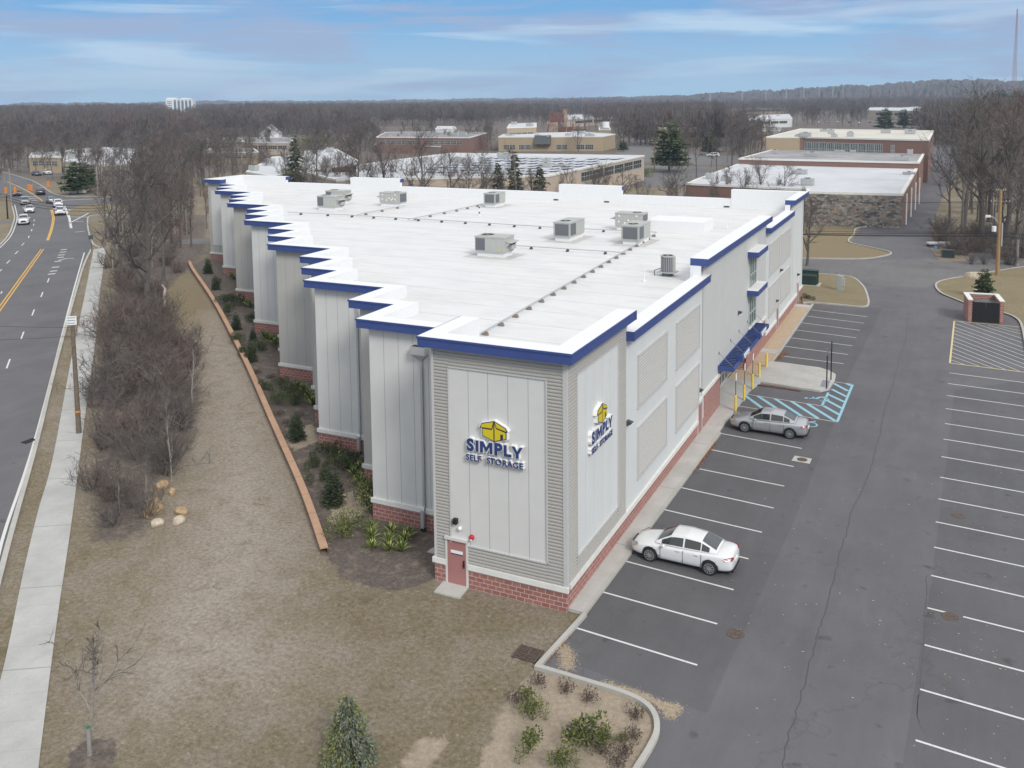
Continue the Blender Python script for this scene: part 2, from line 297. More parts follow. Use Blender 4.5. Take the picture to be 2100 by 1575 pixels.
M_need=mat('dark_needles',(.030,.050,.024),.8,col2=(.075,.095,.040),scale=1.6,rnd=.2); M_needb=mat('blue_grey_needles',(.075,.092,.062),.8,col2=(.20,.225,.165),scale=4); M_needy=mat('yellow_green_sprays',(.13,.14,.03),.8,col2=(.25,.26,.08),scale=5)
M_leafg=mat('shrub_leaves',(.040,.062,.020),.7,col2=(.115,.135,.035),scale=4,rnd=.25); M_dead=mat('dead_shrub',(.10,.075,.06),.9,var=.3,scale=5); M_yuc=mat('yucca_green',(.12,.17,.04),.6,col2=(.40,.40,.09),scale=9); M_leafr=mat('fallen_leaves',(.20,.075,.035),.9,col2=(.34,.17,.08),scale=20)
M_pinen=mat('pine_needles',(.045,.075,.035),.8,col2=(.115,.15,.05),scale=.9,rnd=.15); M_brownl=mat('clinging_brown_leaves',(.24,.13,.06),.9,var=.3,scale=2)
# ================================================================ SETTING
M_sandg=mat('sand_grains',(.33,.27,.20),.95,var=.3,scale=9)
rnd=random.Random(7)
def inside(p,poly):
    x,y=p; c=False; j=len(poly)-1
    for i in range(len(poly)):
        if (poly[i][1]>y)!=(poly[j][1]>y) and x<(poly[j][0]-poly[i][0])*(y-poly[i][1])/(poly[j][1]-poly[i][1])+poly[i][0]: c=not c
        j=i
    return c
def A(*p): return [at(*q) for q in p]
retain=A((388,545),(440,625),(500,740),(560,875),(620,1010),(668,1138))
z_mulch=[retain+[(-11,-1.0),(-8.2,-1.0),(-7.2,.2),(-7,4),(-15,9),(-26,19),(-40,31),(-56,44),(-70,58),(-80,60)]]
z_mulch+=[A((140,1545),(190,1508),(235,1515),(240,1555),(200,1600),(140,1600))]
z_leaf=[A((165,1120),(180,960),(200,760),(225,600),(240,520),(300,440),(430,440),(425,520),(385,560),(340,600),(380,700),(430,800),(415,900),(330,1000),(330,1080),(270,1120))]
z_sand=[A((1105,1372),(1280,1424),(1345,1470),(1335,1560),(1310,1640),(960,1640),(1010,1500),(1040,1430)),A((830,1545),(860,1515),(925,1512),(905,1545),(870,1585),(830,1590)),
        A((735,1000),(760,1040),(700,1085),(672,1070),(690,1020)),A((640,865),(655,905),(600,925),(585,900))]
z_worn=[A((430,640),(520,760),(560,900),(610,1060),(590,1200),(520,1260),(640,1330),(560,1420),(400,1440),(300,1500),(220,1450),(250,1330),(330,1200),(380,1130),(400,1020),(430,900),(420,800),(400,700))]
z_straw=[A((1640,470),(1900,470),(1900,640),(1660,640)),A((1910,560),(2200,540),(2300,800),(2085,670),(1980,640)),A((0,480),(60,420),(30,400),(0,400)),A((330,560),(390,560),(430,620),(430,700),(380,700))]
xs=np.unique(np.concatenate([np.arange(-110,32,.5),-110-np.cumsum(1.25**np.arange(1,34)),32+np.cumsum(1.25**np.arange(1,32))])); xs=xs[(xs>-5200)&(xs<4200)]
ys=np.unique(np.concatenate([np.arange(-24,96,.5),-24-np.cumsum(1.3**np.arange(1,20)),96+np.cumsum(1.22**np.arange(1,38))])); ys=ys[(ys>-300)&(ys<6500)]
X,Y=np.meshgrid(xs,ys); nx,ny=len(xs),len(ys)
def maskof(polys,X,Y,soft=.8):
    # 1 inside, 0 outside, blurred edge
    res=np.zeros(X.shape)
    for poly in polys:
        P=np.array(poly); c=np.zeros(X.shape,bool); j=len(P)-1; dmin=np.full(X.shape,1e9)
        for i in range(len(P)):
            x1,y1=P[i];x2,y2=P[j]
            with np.errstate(divide='ignore',invalid='ignore'):
                c^=((y1>Y)!=(y2>Y))&(X<(x2-x1)*(Y-y1)/(y2-y1+1e-12)+x1)
            t=np.clip(((X-x1)*(x2-x1)+(Y-y1)*(y2-y1))/((x2-x1)**2+(y2-y1)**2+1e-9),0,1)
            dmin=np.minimum(dmin,np.hypot(X-x1-t*(x2-x1),Y-y1-t*(y2-y1))); j=i
        s=np.where(c,dmin,-dmin); res=np.maximum(res,np.clip(.5+s/(2*soft),0,1))
    return res
far=np.clip((np.hypot(X-CAM.x,Y-CAM.y)-190)/120,0,1)
cov=np.zeros((ny,nx,4)); cov[...,0]=np.maximum(np.maximum(maskof(z_mulch,X,Y,.5),maskof(z_leaf,X,Y,2.2)*.8),far*.62); cov[...,1]=maskof(z_sand,X,Y,.9); cov[...,2]=maskof(z_straw,X,Y,3); cov[...,3]=1
me=bpy.data.meshes.new('ground'); vs=np.stack([X.ravel(),Y.ravel(),np.zeros(nx*ny)],1)
ii=(np.arange(ny-1)[:,None]*nx+np.arange(nx-1)[None]).ravel(); fs=np.stack([ii,ii+1,ii+nx+1,ii+nx],1)
me.from_pydata(vs.tolist(),[],fs.tolist()); cov[...,3]=maskof(z_worn,X,Y,2.5); ca=me.color_attributes.new('cover','FLOAT_COLOR','POINT'); ca.data.foreach_set('color',cov.reshape(-1,4).ravel()); me.materials.append(M_ground); me.update()
ground=bpy.data.objects.new('ground',me); C.objects.link(ground); tag(ground,kind='structure')
def struct(mb,name,mats,**k): return tag(mb.build(name,mats,**k),kind='structure')
# ---- parking lot, driveway, side street
cornx,corny=at(1100,1367)
isl1=smoothline(A((1645,622),(1668,621.5),(1720,626),(1768,630),(1779,624),(1776,605),(1768,588),(1750,572),(1728,567),(1690,564),(1645,562)),4)
isl2=smoothline(A((2200,532),(2067,553),(1983,567),(1933,576),(1917,586),(1928,602),(1960,616),(1987,626),(2058,644),(2084,656),(2093,670),(2098,692),(2110,760),(2130,900)),4)
lot=[(-.42,44),(-.05,34),(0,24),(.05,-1.0)]+A((1100,1367),(1283,1423),(1330,1446),(1350,1472),(1353,1505),(1340,1537),(1315,1578))
lot+=[(at(1280,1640)),(17,-16),(34,-14),(34,60),(26,90),(17.5,96),(16.2,118)]
lot+=A((1960,557),(1930,537),(1910,512),(1908,470))+A((1935,400),(1967,345),(1975,300))+A((1905,300),(1868,400),(1847,463))+A((1765,466),(1745,497),(1782,507),(1828,519),(1800,529),(1760,533),(1640,532))
lot+=A((1100,533))+A((1100,566))+A((1645,564))+[(-1.9,67),(-.6,64)]
struct(MB().sheet(lot,.006),'parking_lot',M_lot)
st=A((1100,533),(1645,532),(1760,534),(1905,530),(1940,537),(2090,533),(2300,530),(2300,545),(2080,549),(1983,565),(1925,577),(1900,590),(1790,585),(1770,577),(1728,566),(1645,563),(1100,566))
struct(MB().sheet(st,.010),'side_street',M_old)
# kerbs
def kerb(name,line,w=.18,h=.15,m=None,closed=False):
    mb=MB(); b=offs(line,w); strip(mb,line,line,0,h,flip=True); strip(mb,line,b,h,h,flip=True); strip(mb,b,b,0,h)
    for e in(0,-1): mb.add([(line[e][0],line[e][1],0),(b[e][0],b[e][1],0),(b[e][0],b[e][1],h),(line[e][0],line[e][1],h)],[(0,1,2,3) if e else (3,2,1,0)])
    # make both windings visible: faces are double sided in Cycles
    return struct(mb,name,m or M_curb)
kerb('kerb',[(.05,.9)]+A((1100,1367)),.2)
kerb('kerb',smoothline(A((1100,1367),(1200,1397),(1283,1423),(1327,1445),(1349,1472),(1353,1505),(1340,1537),(1315,1578),(1270,1650)),5),-.2)
kerb('kerb',isl1,-.2); kerb('kerb',isl2,.2)
kerb('kerb',smoothline(A((1847,466),(1765,467),(1752,482),(1742,497),(1782,507),(1829,519),(1805,528),(1760,532),(1640,531),(1300,530)),4),-.2)
# sidewalk along the east wall
w=MB(); w.prism([(-2.6,.95),(.02,.95),(0,24),(-.02,29.6),(-.05,35.6),(-2.9,35.6),(-2.9,20)],0,.14); struct(w,'sidewalk',M_walk)
w=MB(); w.prism([(-.02,24),(.18,24),(.18,.9),(.02,.9)],0,.15); struct(w,'kerb',M_curb)
pw=smoothline(A((1517,764)[0:2],(1545,760)),2)
plaza=[(-.5,30.0)]+A((1560,786),(1640,799),(1682,805),(1700,801),(1712,782),(1714,771),(1700,763),(1680,757),(1600,746),(1578,744))+[(-.5,35.4)]
w=MB(); w.prism(plaza,0,.153); struct(w,'entrance_plaza',M_apron)
struct(MB().prism([(-2.2,35.65),(-.06,35.65),(-.1,44),(-2.2,44)],0,.10),'gravel_strip',M_pebble)
mb=MB(); mb.prism([(-2.2,44.0),(-.1,44.0),(-.12,45.2),(-2.2,45.2)],0,.13); mb.prism([(-2.5,62.6),(-.3,62.6),(-.35,63.8),(-2.5,63.8)],0,.13); struct(mb,'door_pad',M_apron)
struct(MB().prism([(-2.5,45.2),(-.14,45.2),(-.34,62.6),(-2.5,62.6)],0,.10),'gravel_strip',M_pebble)
mb=MB(); k1=[(-.06,35.65),(-.12,44),(-.38,64.5)]; strip(mb,k1,offs(k1,-.2),.15,.15); strip(mb,offs(k1,-.2),offs(k1,-.2),0,.15); struct(mb,'kerb',M_curb)
# front door pad
p=A((911,1192),(963,1204.5),(943,1229),(890,1216)); struct(MB().prism(p,0,.07),'door_pad',M_apron)
p=A((876,1133),(893,1122),(893,1137)); struct(MB().prism(p,0,.06),'door_pad',M_apron)
# grass pads inside the kerbed islands
g=NT('dormant_grass'); f=g.noise(7,6,.75); b_=g.noise(.35,5,.65); col=g.mix(g.rng(f,.32,.68),(.135,.105,.058),(.29,.235,.145)); col=g.mix(g.rng(b_,.45,.65,0,.6),col,(.16,.145,.07)); col=g.mix(g.rng(g.noise(1.4,5,.7),.6,.72,0,.7),col,(.36,.27,.16)); g.bump(f,.7,.05); M_grass=g.done(col,.95)
struct(MB().prism(isl1+[isl1[0]][:0],0,.12),'grass_island',M_grass)
struct(MB().prism(isl2+A((2300,900),(2400,540)),0,.12),'grass_island',M_grass)
struct(MB().sheet([(.05,-2.2),(6.3,-2.9),(6.5,14),(6.4,29.2),(0,29.6)],.009),'bay_paving',M_bay)
struct(MB().sheet([(0,35.3),(6.0,35.4),(6.3,66),(-.2,64.4)],.009),'bay_paving',M_bay)
struct(MB().sheet([(12.3,-14),(33,-14),(33,60),(13.4,40),(13.0,10)],.009),'bay_paving',M_bay)
# ---- markings in the lot
mk=MB(); Z=.014
def line(mb,p,q,w=.10,z=Z,m=0):
    p=Vector((*p[:2],0)); q=Vector((*q[:2],0)); d=(q-p).normalized(); n=Vector((-d.y,d.x,0))*w/2
    mb.add([(p.x+n.x,p.y+n.y,z),(p.x-n.x,p.y-n.y,z),(q.x-n.x,q.y-n.y,z),(q.x+n.x,q.y+n.y,z)],[(0,1,2,3)],m)
SL=[((1176,1286.5),(1430,1364.5)),((1231,1213),(1471,1280)),((1278,1150),(1504.5,1210)),((1317,1093),(1535,1146.5)),((1356,1044),(1562.5,1092)),((1391,999),(1586.7,1042.3)),((1434.7,962),(1608.3,997.3)),((1451.7,921),(1627.7,957.3)),((1473.3,888.3),(1644.3,920)),((1493,857),(1500,858.5))]
SL+=list(zip([(1593,729),(1606.7,710),(1620,692.7),(1631.7,676.7),(1643.3,662),(1654.3,648.3),(1664.3,635.7)],[(1730,746),(1739.3,727.3),(1747.7,709.3),(1756.3,693),(1764,677.7),(1772,663),(1778.3,649.7)]))
for p,q in SL: line(mk,at(*p),at(*q))
RS=[(1877.5,1518.5),(1887,1414),(1896,1323),(1902,1247),(1909.5,1180.5),(1915.5,1122.5),(1919,1070.5),(1924.3,1023.3),(1928.3,979),(1930.7,936.7),(1935,900.7),(1937.7,868.7),(1939,838),(1942.3,811.3),(1944.3,786.7),(1946.7,765)]
for i,p in enumerate(RS):
    x,y=at(*p)
    if i==3:
        line(mk,(x,y),(x+.75,y-.05)); line(mk,(x+1.35,y-.09),(x+5.5,y-.37)); continue
    line(mk,(x,y),(x+5.5,y-.37)); line(mk,(x+5.5,y-.37),(x+11,y-.74))
line(mk,at(1877.5,1518.5)[0:1]+( -12,),(at(1877.5,1518.5)[0]+5,-12.4)) if False else None
struct(mk,'stall_lines',M_pw)
# accessible bay
bl=MB(); o=lambda a,b:(1540+a/9.545,720+b/9.545)
top=[at(1533,809),at(1687,833)]; bot=[at(1515,833),at(1718,866)]
wl=MB(); line(wl,*top,.07); line(wl,at(1515,833),at(1718,866),.07); line(wl,at(*o(1640,605)),at(*o(1980,650)),.07); struct(wl,'stall_lines',M_pw)
B=lambda *q:at(*o(*q))
for p,q in [((1990,660),(1690,1385)),((1515,815),(1395,1065))]: line(bl,B(*p),B(*q),.17)
for p,q in [((1870,640),(1960,680)),((1620,635),(1900,785)),((1580,750),(1870,895)),((1510,850),(1830,1000)),((1475,960),(1790,1130)),((1420,1075),(1740,1255)),((1110,1040),(1650,1370)),((790,985),(1320,1325)),((470,935),(990,1275)),((130,880),(520,1135)),((-160,840),(245,1135)),((-245,925),(-140,990))]: line(bl,B(*p),B(*q),.26,Z+.002)
struct(bl,'access_markings',M_pb)
def wheelchair(cx,cy,s,rot):
    mb=MB(); c,sn=math.cos(rot),math.sin(rot); T=lambda a,b:(cx+(a*c-b*sn)*s,cy+(a*sn+b*c)*s)
    pts=[T(.0+.28*math.cos(t),-.25+.28*math.sin(t)) for t in [R(-200+i*20) for i in range(15)]]
    for a_,b_ in zip(pts,pts[1:]): line(mb,a_,b_,.07*s)
    for a_,b_ in (((-.05,.35),(.0,-.05)),((0,-.05),(.28,-.08)),((.28,-.08),(.42,-.42)),((-.03,.18),(.2,.16)),((.42,-.42),(.52,-.38))): line(mb,T(*a_),T(*b_),.09*s,Z+.001)
    mb.sheet([T(-.07+.09*math.cos(t),.48+.09*math.sin(t)) for t in [R(i*36) for i in range(10)]],Z+.002)
    struct(mb,'wheelchair_symbol',M_pb)
x,y=B(1290,935); wheelchair(x,y,1.5,R(95)); x,y=B(1140,1440); wheelchair(x-.3,y,1.5,R(95))
# yellow hatched box by the bin enclosure
yl=MB(); o=lambda a,b:(1880+a/9.545,560+b/9.545)
P0,P1,P2,P3=at(*o(735,940)),at(1948,745),at(2112,765),at(*o(1905,1045))
P3=at(2093,671)
line(yl,P0,P1,.14,Z+.002); line(yl,P1,P2,.14,Z+.002); line(yl,P0,P3,.12,Z+.002)
struct(yl,'hatched_box_border',M_pyl)
yw=MB(); n=14
def lerp(a,b,t): return (a[0]+(b[0]-a[0])*t,a[1]+(b[1]-a[1])*t)
for (u1,v1),(u2,v2) in [((1966,659),(2096,703)),((1959,664),(2098,713)),((1957,671),(2100,722)),((1956,677),(2103,731)),((1955,684),(2105,740)),((1954,692),(2107,749)),((1953,699),(2109,758)),((1952,706),(2090,761)),((1951,714),(2062,758)),((1950,722),(2036,755)),((1950,730),(2008,751)),((1949,738),(1978,748)),((2001,664),(2095,694)),((2026,667),(2094,685)),((2048,669),(2093,679))]:
    line(yw,at(u1,v1),at(u2,v2),.10)
struct(yw,'hatched_box_lines',M_faint)
# manholes, drain patches
def manhole(u,v,r,m,name='manhole_cover',lab=''):
    x,y=at(u,v); mb=MB(); mb.tube((x,y,.004),(x,y,.018),r,n=24)
    o=mb.build(name,m); tag(o,lab,'manhole cover',None)
M_rust=mat('rusty_iron',(.095,.07,.058),.8,var=.4,scale=9)
manhole(1508,1300,.36,M_rust,lab='rusty manhole cover in the lane, nearer of the three in the asphalt'); manhole(1965,1058,.32,M_rust,lab='rusty manhole cover in the right-hand bays by the lane edge')
manhole(1948,1265,.34,M_rust,lab='rusty manhole cover interrupting a white stall line')
x,y=at(1645,943); mb=MB(); mb.prism([(x-.55,y-.4),(x+.5,y-.45),(x+.5,y+.4),(x-.5,y+.45)],0,.016); o=mb.build('drain_collar',M_apron); mb=MB(); mb.tube((x,y,.016),(x,y,.026),.3,n=20); mb.build('cover',M_rust,parent=o); tag(o,'rusty drain cover in a pale concrete square behind the silver car','drain cover')
x,y=at(1082,1343); mb=MB()
for i in range(9): mb.box(x-.5,x+.5,y-.4+i*.1,y-.35+i*.1,.02,.06)
mb.box(x-.5,x-.44,y-.42,y+.48,.015,.07); mb.box(x+.44,x+.5,y-.42,y+.48,.015,.07); mb.box(x-.03,x+.03,y-.42,y+.48,.015,.055); o=mb.build('drain_grate',M_rust); o.rotation_euler=(0,0,0); tag(o,'square rusty drain grate in the lawn at the lot corner','drain grate')
x,y=at(60,905); mb=MB()
for i in range(9): mb.box(x-.2,x+.2,y-.4+i*.09,y-.36+i*.09,.02,.05)
mb.box(x-.24,x-.2,y-.42,y+.42,.0,.055); mb.box(x+.2,x+.24,y-.42,y+.42,.0,.055); o=mb.build('drain_grate',M_black); tag(o,'black storm drain grate at the street kerb','drain grate')
sm=MB(); M_seal=mat('crack_seal',(.070,.069,.074),.8)
for L_,w_ in (([(1862,640),(1857,697),(1845,735),(1830,790),(1812,850),(1800,905),(1790,945),(1770,1000),(1745,1050),(1737,1085),(1718,1150),(1700,1225),(1680,1290),(1660,1360),(1640,1440),(1615,1525),(1600,1600)],.02),([(1790,950),(1840,962),(1870,958)],.012),([(1895,1400),(1880,1450),(1893,1500)],.012),([(1900,1180),(1893,1330),(1880,1480)],.012),([(1560,640),(1640,690),(1700,680)],.012)):
    l=smoothline(A(*L_),8); rj=random.Random(4); l=[(p[0]+rj.gauss(0,.035),p[1]+rj.gauss(0,.035)) for p in l]; strip(sm,offs(l,-w_),offs(l,w_),.0105,.0105)
struct(sm,'crack_lines',M_seal)
def sand(P_,n,sx,sy,seed,m,name,lab):
    rj=random.Random(seed); s_=MB()
    for _ in range(n):
        t=rj.random()*(len(P_)-1); i=int(t); x,y=lerp0(P_[i],P_[i+1],t-i); x+=rj.gauss(0,sx); y+=rj.gauss(0,sy); r=rj.uniform(.012,.04); a_=rj.random()*6.3; zz=.0125+rj.random()*.006
        s_.add([(x+r*math.cos(a_+k*1.57),y+r*math.sin(a_+k*1.57),zz) for k in range(4)],[(0,1,2,3)])
    tag(s_.build(name,m),kind='stuff',label=lab)
def lerp0(a,b,t): return (a[0]+(b[0]-a[0])*t,a[1]+(b[1]-a[1])*t)
sand(A((1150,1325),(1165,1345),(1160,1372)),1300,.16,.16,1,M_sandg,'sand_spill','tan sand washed onto the asphalt at the lot corner')
sand(A((1240,1402),(1300,1420),(1345,1440),(1372,1455),(1385,1450),(1370,1470)),2600,.16,.10,2,M_sandg,'sand_spill','tan sand washed over the kerb bend')
# ---- street on the left
Rk=[(-60,1400),(10,1125),(72,907),(115,735),(153,600),(170,545),(185,513)]
Lk=[(-700,1400),(-420,900),(-160,620),(-15,515),(18,484),(30,458),(33,443),(27,420)]
rk=smoothline(A(*Rk),6)
road=rk+A((190,505),(183,470),(181,452),(183,443),(215,440),(330,440),(330,405),(215,405),(140,404),(112,400),(95,390),(75,376),(55,368),(0,352),(-60,345))+A((-60,400),(0,400),(20,408),(27,420),(33,443),(30,458),(18,484),(-15,515),(-160,620),(-420,900),(-700,1400))
struct(MB().sheet(road,.006),'street',M_road)
struct(MB().sheet(A((395,500),(430,500),(430,488),(395,490),(330,492),(330,503)),.006),'back_street',M_old)
kerb('kerb',rk,-.25); kerb('kerb',smoothline(A((330,440),(215,441),(186,444),(181,455),(184,478),(192,500),(205,508)),5),-.25)
kerb('kerb',smoothline(A((330,404),(215,404),(140,403),(112,398),(95,388),(75,375),(55,367),(0,351)),5),.25)
kerb('kerb',smoothline(A((-160,622),(-15,517),(18,485),(29,458),(31,443),(25,420)),5),.25)
Wl=[(-150,1900),(-75,1600),(0,1400),(47,1180),(78,1050),(63+47-33,1125-60)][:5]+[(110,933),(147,733),(175,600),(192,512)]
Wr=[(0,1900),(75,1600),(82,1550),(117,1275),(150,1050),(173,867),(200,667),(205,600),(218,508)]
wl_,wr_=smoothline(A(*Wl),5),smoothline(A(*Wr),5)
mb=MB(); poly=wl_+wr_[::-1]; mb.prism(poly,0,.05); struct(mb,'pavement',conc('pavement_concrete',(.43,.43,.42),1.55,(-.55,.83)))
rm=MB(); ry=MB()
def poly_line(mb,pts,w,z=Z,sm=6):
    l=smoothline(A(*pts),sm); a_=offs(l,w/2); b_=offs(l,-w/2); strip(mb,b_,a_,z,z)
poly_line(rm,[(-20,1255),(4,1110),(77,883),(147,610),(173,518)],.16)
poly_line(rm,[(-15,522),(20,487),(32,460),(35,443),(30,420)],.16)
for a_,b_ in [((-2,635),(87,511))]:
    pa,pb=at(*a_),at(*b_); pa=(pa[0]-(pb[0]-pa[0])*1.2,pa[1]-(pb[1]-pa[1])*1.2)
    for s in(-.17,.17):
        d=Vector((pb[0]-pa[0],pb[1]-pa[1])).normalized(); line(ry,(pa[0]-d.y*s,pa[1]+d.x*s),(pb[0]-d.y*s,pb[1]+d.x*s),.16)
for s in((0,0),(3,.4)): poly_line(ry,[(96+s[0],493),(104+s[0],470),(108+s[0],447),(104+s[0],430)],.2)
poly_line(ry,[(87,412),(70,400),(45,386),(15,373)],.3)
for (u,v,l) in [(3,600,1.5),(17,746,3),(46,688,3),(68,641,3),(86,604,3),(99,575,3)]:
    x,y=at(u,v); x2,y2=at(u-10,v+27) 
    d=Vector((x-x2,y-y2)).normalized(); line(rm,(x-d.x*l/2,y-d.y*l/2),(x+d.x*l/2,y+d.y*l/2),.13)
for (u,v) in [(106,562),(110,556),(114,548),(119,536),(124,528),(126,523),(129,517),(131,512)]:
    x,y=at(u,v); line(rm,(x-.25,y-.35),(x+.25,y+.35),.5)
for (u,v) in [(-20,575),(0,556),(17,537),(34,518),(47,501),(59,486),(65,472),(69,461),(70,452)]:
    x,y=at(u,v); x2,y2=at(u-16 if u<50 else u-4,v+16); d=Vector((x-x2,y-y2)).normalized(); line(rm,(x-d.x*1.4,y-d.y*1.4),(x+d.x*1.4,y+d.y*1.4),.14)
for p,q,w_ in [((132,423),(142,446),.45),((142,446),(146,468),.4),((142,458),(182,437),.3),((145,445),(180,445),.35),((116,409),(123,415),.4),((122,411),(215,407),.5),((154,455),(172,454),.3),((154,476),(174,474),.3),((120,534),(138,530),.3),((138,530),(152,530),.22),((42,401),(52,408),.35),((53,403),(75,404),.4),((58,407),(76,408),.4),((60,411),(78,412),.35),((100,429),(112,429),.3),((140,430),(150,432),.5),((148,427),(158,433),.45),((20,401),(34,400),.3)]:
    line(rm,at(*p),at(*q),w_)
struct(rm,'lane_markings',M_pw); struct(ry,'centre_line',M_py)
# grass island at the junction
struct(MB().prism(smoothline(A((137,441),(150,427),(180,420),(240,418),(300,420),(300,434),(200,436),(155,441)),4),0,.02),'grass_island',mat('island_grass',(.20,.16,.09),.95,var=.3,scale=1.5,coord='Object'))
# far paved yards
for nm,p in (('rear_yard',((1330,340),(1700,345),(1700,385),(1330,385),(1180,375),(1215,352))),('far_yard',((1262,312),(1300,330),(1400,338),(1500,338),(1560,330),(1480,318),(1335,308),(1335,290),(1295,290),(1290,300))),('side_drive',((0,345),(60,352),(100,362),(150,362),(150,354),(60,346),(0,340))),('side_drive',((-40,462),(25,458),(30,452),(-40,453)))):
    struct(MB().sheet(A(*p),.008),nm,M_old)
# ---- hills
def ridge(name,pts,D,depth,seed,m,amp=3.):
    rr=random.Random(seed); mb=MB(); top=[]; n=420
    for i in range(n+1):
        t=i/n; u=pts[0][0]+(pts[-1][0]-pts[0][0])*t
        for a_,b_ in zip(pts,pts[1:]):
            if a_[0]<=u<=b_[0]: v=a_[1]+(b_[1]-a_[1])*(u-a_[0])/(b_[0]-a_[0]); break
        d=fw+RT*((u-CX)/F)-UP*((v-CY)/F); hz=math.hypot(d.x,d.y); z=CAM.z+d.z/hz*D; x=CAM.x+d.x/hz*D; y=CAM.y+d.y/hz*D; e=(d.x/hz,d.y/hz)
        z+=rr.uniform(-1,1)*amp*.4+math.sin(i*.7+seed)*amp*.3+math.sin(i*.23)*amp*.4
        top.append((x,y,z,e))
    for k in range(n+1):
        x,y,z,e=top[k]
        for j in range(15):
            s=-depth*(1-j/13.); h_=z*math.sin(min(1,j/13.)*math.pi/2)+(rr.uniform(-1,1)*amp if j<13 else 0); h_=-.5 if j in(0,14) else max(h_,-.4); s=depth*.3 if j==14 else s; mb.v.append((x+e[0]*s,y+e[1]*s,h_))
    for k in range(n):
        for j in range(14): a_=k*15+j; mb.f.append((a_,a_+15,a_+16,a_+1)); mb.m.append(0)
    return struct(mb,name,m)
a=NT('wooded_hillside'); f=a.noise(.05,8,.8); c2=a.noise(.006,5,.6); col=a.mix(a.rng(f,.35,.65),(.045,.038,.04),(.115,.095,.09)); col=a.mix(a.rng(c2,.5,.6,0,.5),col,(.04,.05,.035)); M_hill=a.done(col,1)
ridge('hills',[(1150,203),(1350,199),(1500,189),(1600,185),(1700,178),(1800,175),(1860,169),(1930,165),(2020,164),(2080,167),(2200,166),(2600,172)],2700,1100,3,M_hill,3.5)
ridge('hills',[(-500,216),(0,215),(60,211),(300,211),(430,207),(700,207),(1000,202),(1150,201),(1300,198),(1500,194)],4000,700,5,M_hill,3)
ridge('hills',[(-500,221),(0,219),(350,215),(520,217),(800,212),(1100,208),(1300,205),(1450,203)],3300,700,9,M_hill,3)
# ================================================================ STORAGE BUILDING (own frame: x=0 east wall, y=0 south wall)
TH=R(1.15); BO=(-.65,.86)
def bat(u,v,z):
    x,y=at(u,v,z); x-=BO[0]; y-=BO[1]; c,s=math.cos(TH),math.sin(TH); return (c*x+s*y,-s*x+c*y)
def bw(x,y,z=0): c,s=math.cos(TH),math.sin(TH); return (BO[0]+c*x-s*y,BO[1]+s*x+c*y,z)
bd=empty('storage_building',(BO[0],BO[1],0),TH,'long light grey storage building with stepped side, white roof and blue fascia','building')
def rz(y): return 10.05-.0097*y
ZZ=10.6
nose=[(-12.86,3.57),(-15.84,7.09),(-21.71,10.66),(-24.58,14.05),(-27.49,17.54),(-33.48,21.18),(-36.38,24.65),(-39.31,28.1),(-45.1,31.64),(-48.12,35.2),(-50.94,38.59),(-56.9,42.24),(-59.66,45.54),(-62.62,49.06),(-68.48,52.68),(-71.44,56.13),(-74.4,59.8)]
zig=[(-6.8,nose[0][1])]
for i,(x,y) in enumerate(nose):
    zig.append((x,y)); zig.append((x,nose[i+1][1] if i+1<len(nose) else 60.1))
OV=.45; N_=67.35; WW=-77.15
fas=MB(); par=MB()                                   # fascia / white parapet
def parapet(pts,zt,wd=.95,ends=(1,1),fh=.47):
    o=pts; o2=offs(pts,.04); i_=offs(pts,-wd); w_=offs(pts,-OV)
    strip(par,o,i_,zt,zt); strip(fas,o,o,zt-fh,zt-.09); strip(fas,o2,o2,zt-.09,zt); strip(fas,o2,o,zt,zt); strip(fas,o2,o,zt-.09,zt-.09); strip(fas,w_,o,zt-fh,zt-fh)
    n=len(pts)
    for k in range(n-1): par.add([(i_[k][0],i_[k][1],8.9),(i_[k+1][0],i_[k+1][1],8.9),(i_[k+1][0],i_[k+1][1],zt),(i_[k][0],i_[k][1],zt)],[(3,2,1,0)])
    for e,on in ((0,ends[0]),(-1,ends[1])):
        if not on: continue
        a_,b_,c_=o2[e],i_[e],w_[e]
        fas.add([(a_[0],a_[1],zt-fh),(b_[0],b_[1],zt-fh),(b_[0],b_[1],zt),(a_[0],a_[1],zt)],[(0,1,2,3)])
        par.add([(c_[0],c_[1],8.9),(b_[0],b_[1],8.9),(b_[0],b_[1],zt-fh),(c_[0],c_[1],zt-fh)],[(0,1,2,3)])
parapet([(.45,7.95),(.45,-.45),(-6.8,-.45),(-6.8,3.6)],11.3,ends=(1,1))
parapet(zig,ZZ,ends=(0,0))
parapet([(.45,23.4),(.45,7.6)],10.3,wd=.95,ends=(0,1))
parapet([(.45,45.55),(.45,22.65)],11.4,wd=1.15)
parapet([(.45,58.3),(.45,45.15)],10.4,ends=(0,1))
parapet([(-7.6,67.8),(.45,67.8),(.45,58.3)],11.4)
parapet([(-77.6,66),(-77.6,67.8),(-69.0,67.8)],11.15); parapet([(-74.4,60.1),(-77.6,60.1),(-77.6,66)],11.15,ends=(1,0))
for a_,b_ in ((-20.2,-28.1),(-50.4,-58.2)): parapet([(a_-.8+.8,67.8)[::1],(b_,67.8)][::-1],11.35,wd=.9)
# low back parapet
for a_,b_ in ((-7.6,-20.2),(-28.1,-50.4),(-58.2,-69.0)):
    par.box(b_,a_,66.9,67.78,9.0,10.35); fas.box(b_,a_,67.78,67.86,9.9,10.37)
# ---- roof membrane
outl=[(0,0),(0,N_),(WW,N_),(WW,60.55)]
for x,y in zig[::-1][1:]: outl.append((x+.45,y+.45))
outl+=[(-6.35,0)]
rf=MB(); rf.add([(x,y,rz(y)) for x,y in outl[::-1]],[tuple(range(len(outl)))])
rf.build('roof',M_roof,bd); 
fas.build('fascia',M_blue,bd); par.build('parapet',M_roofp,bd)
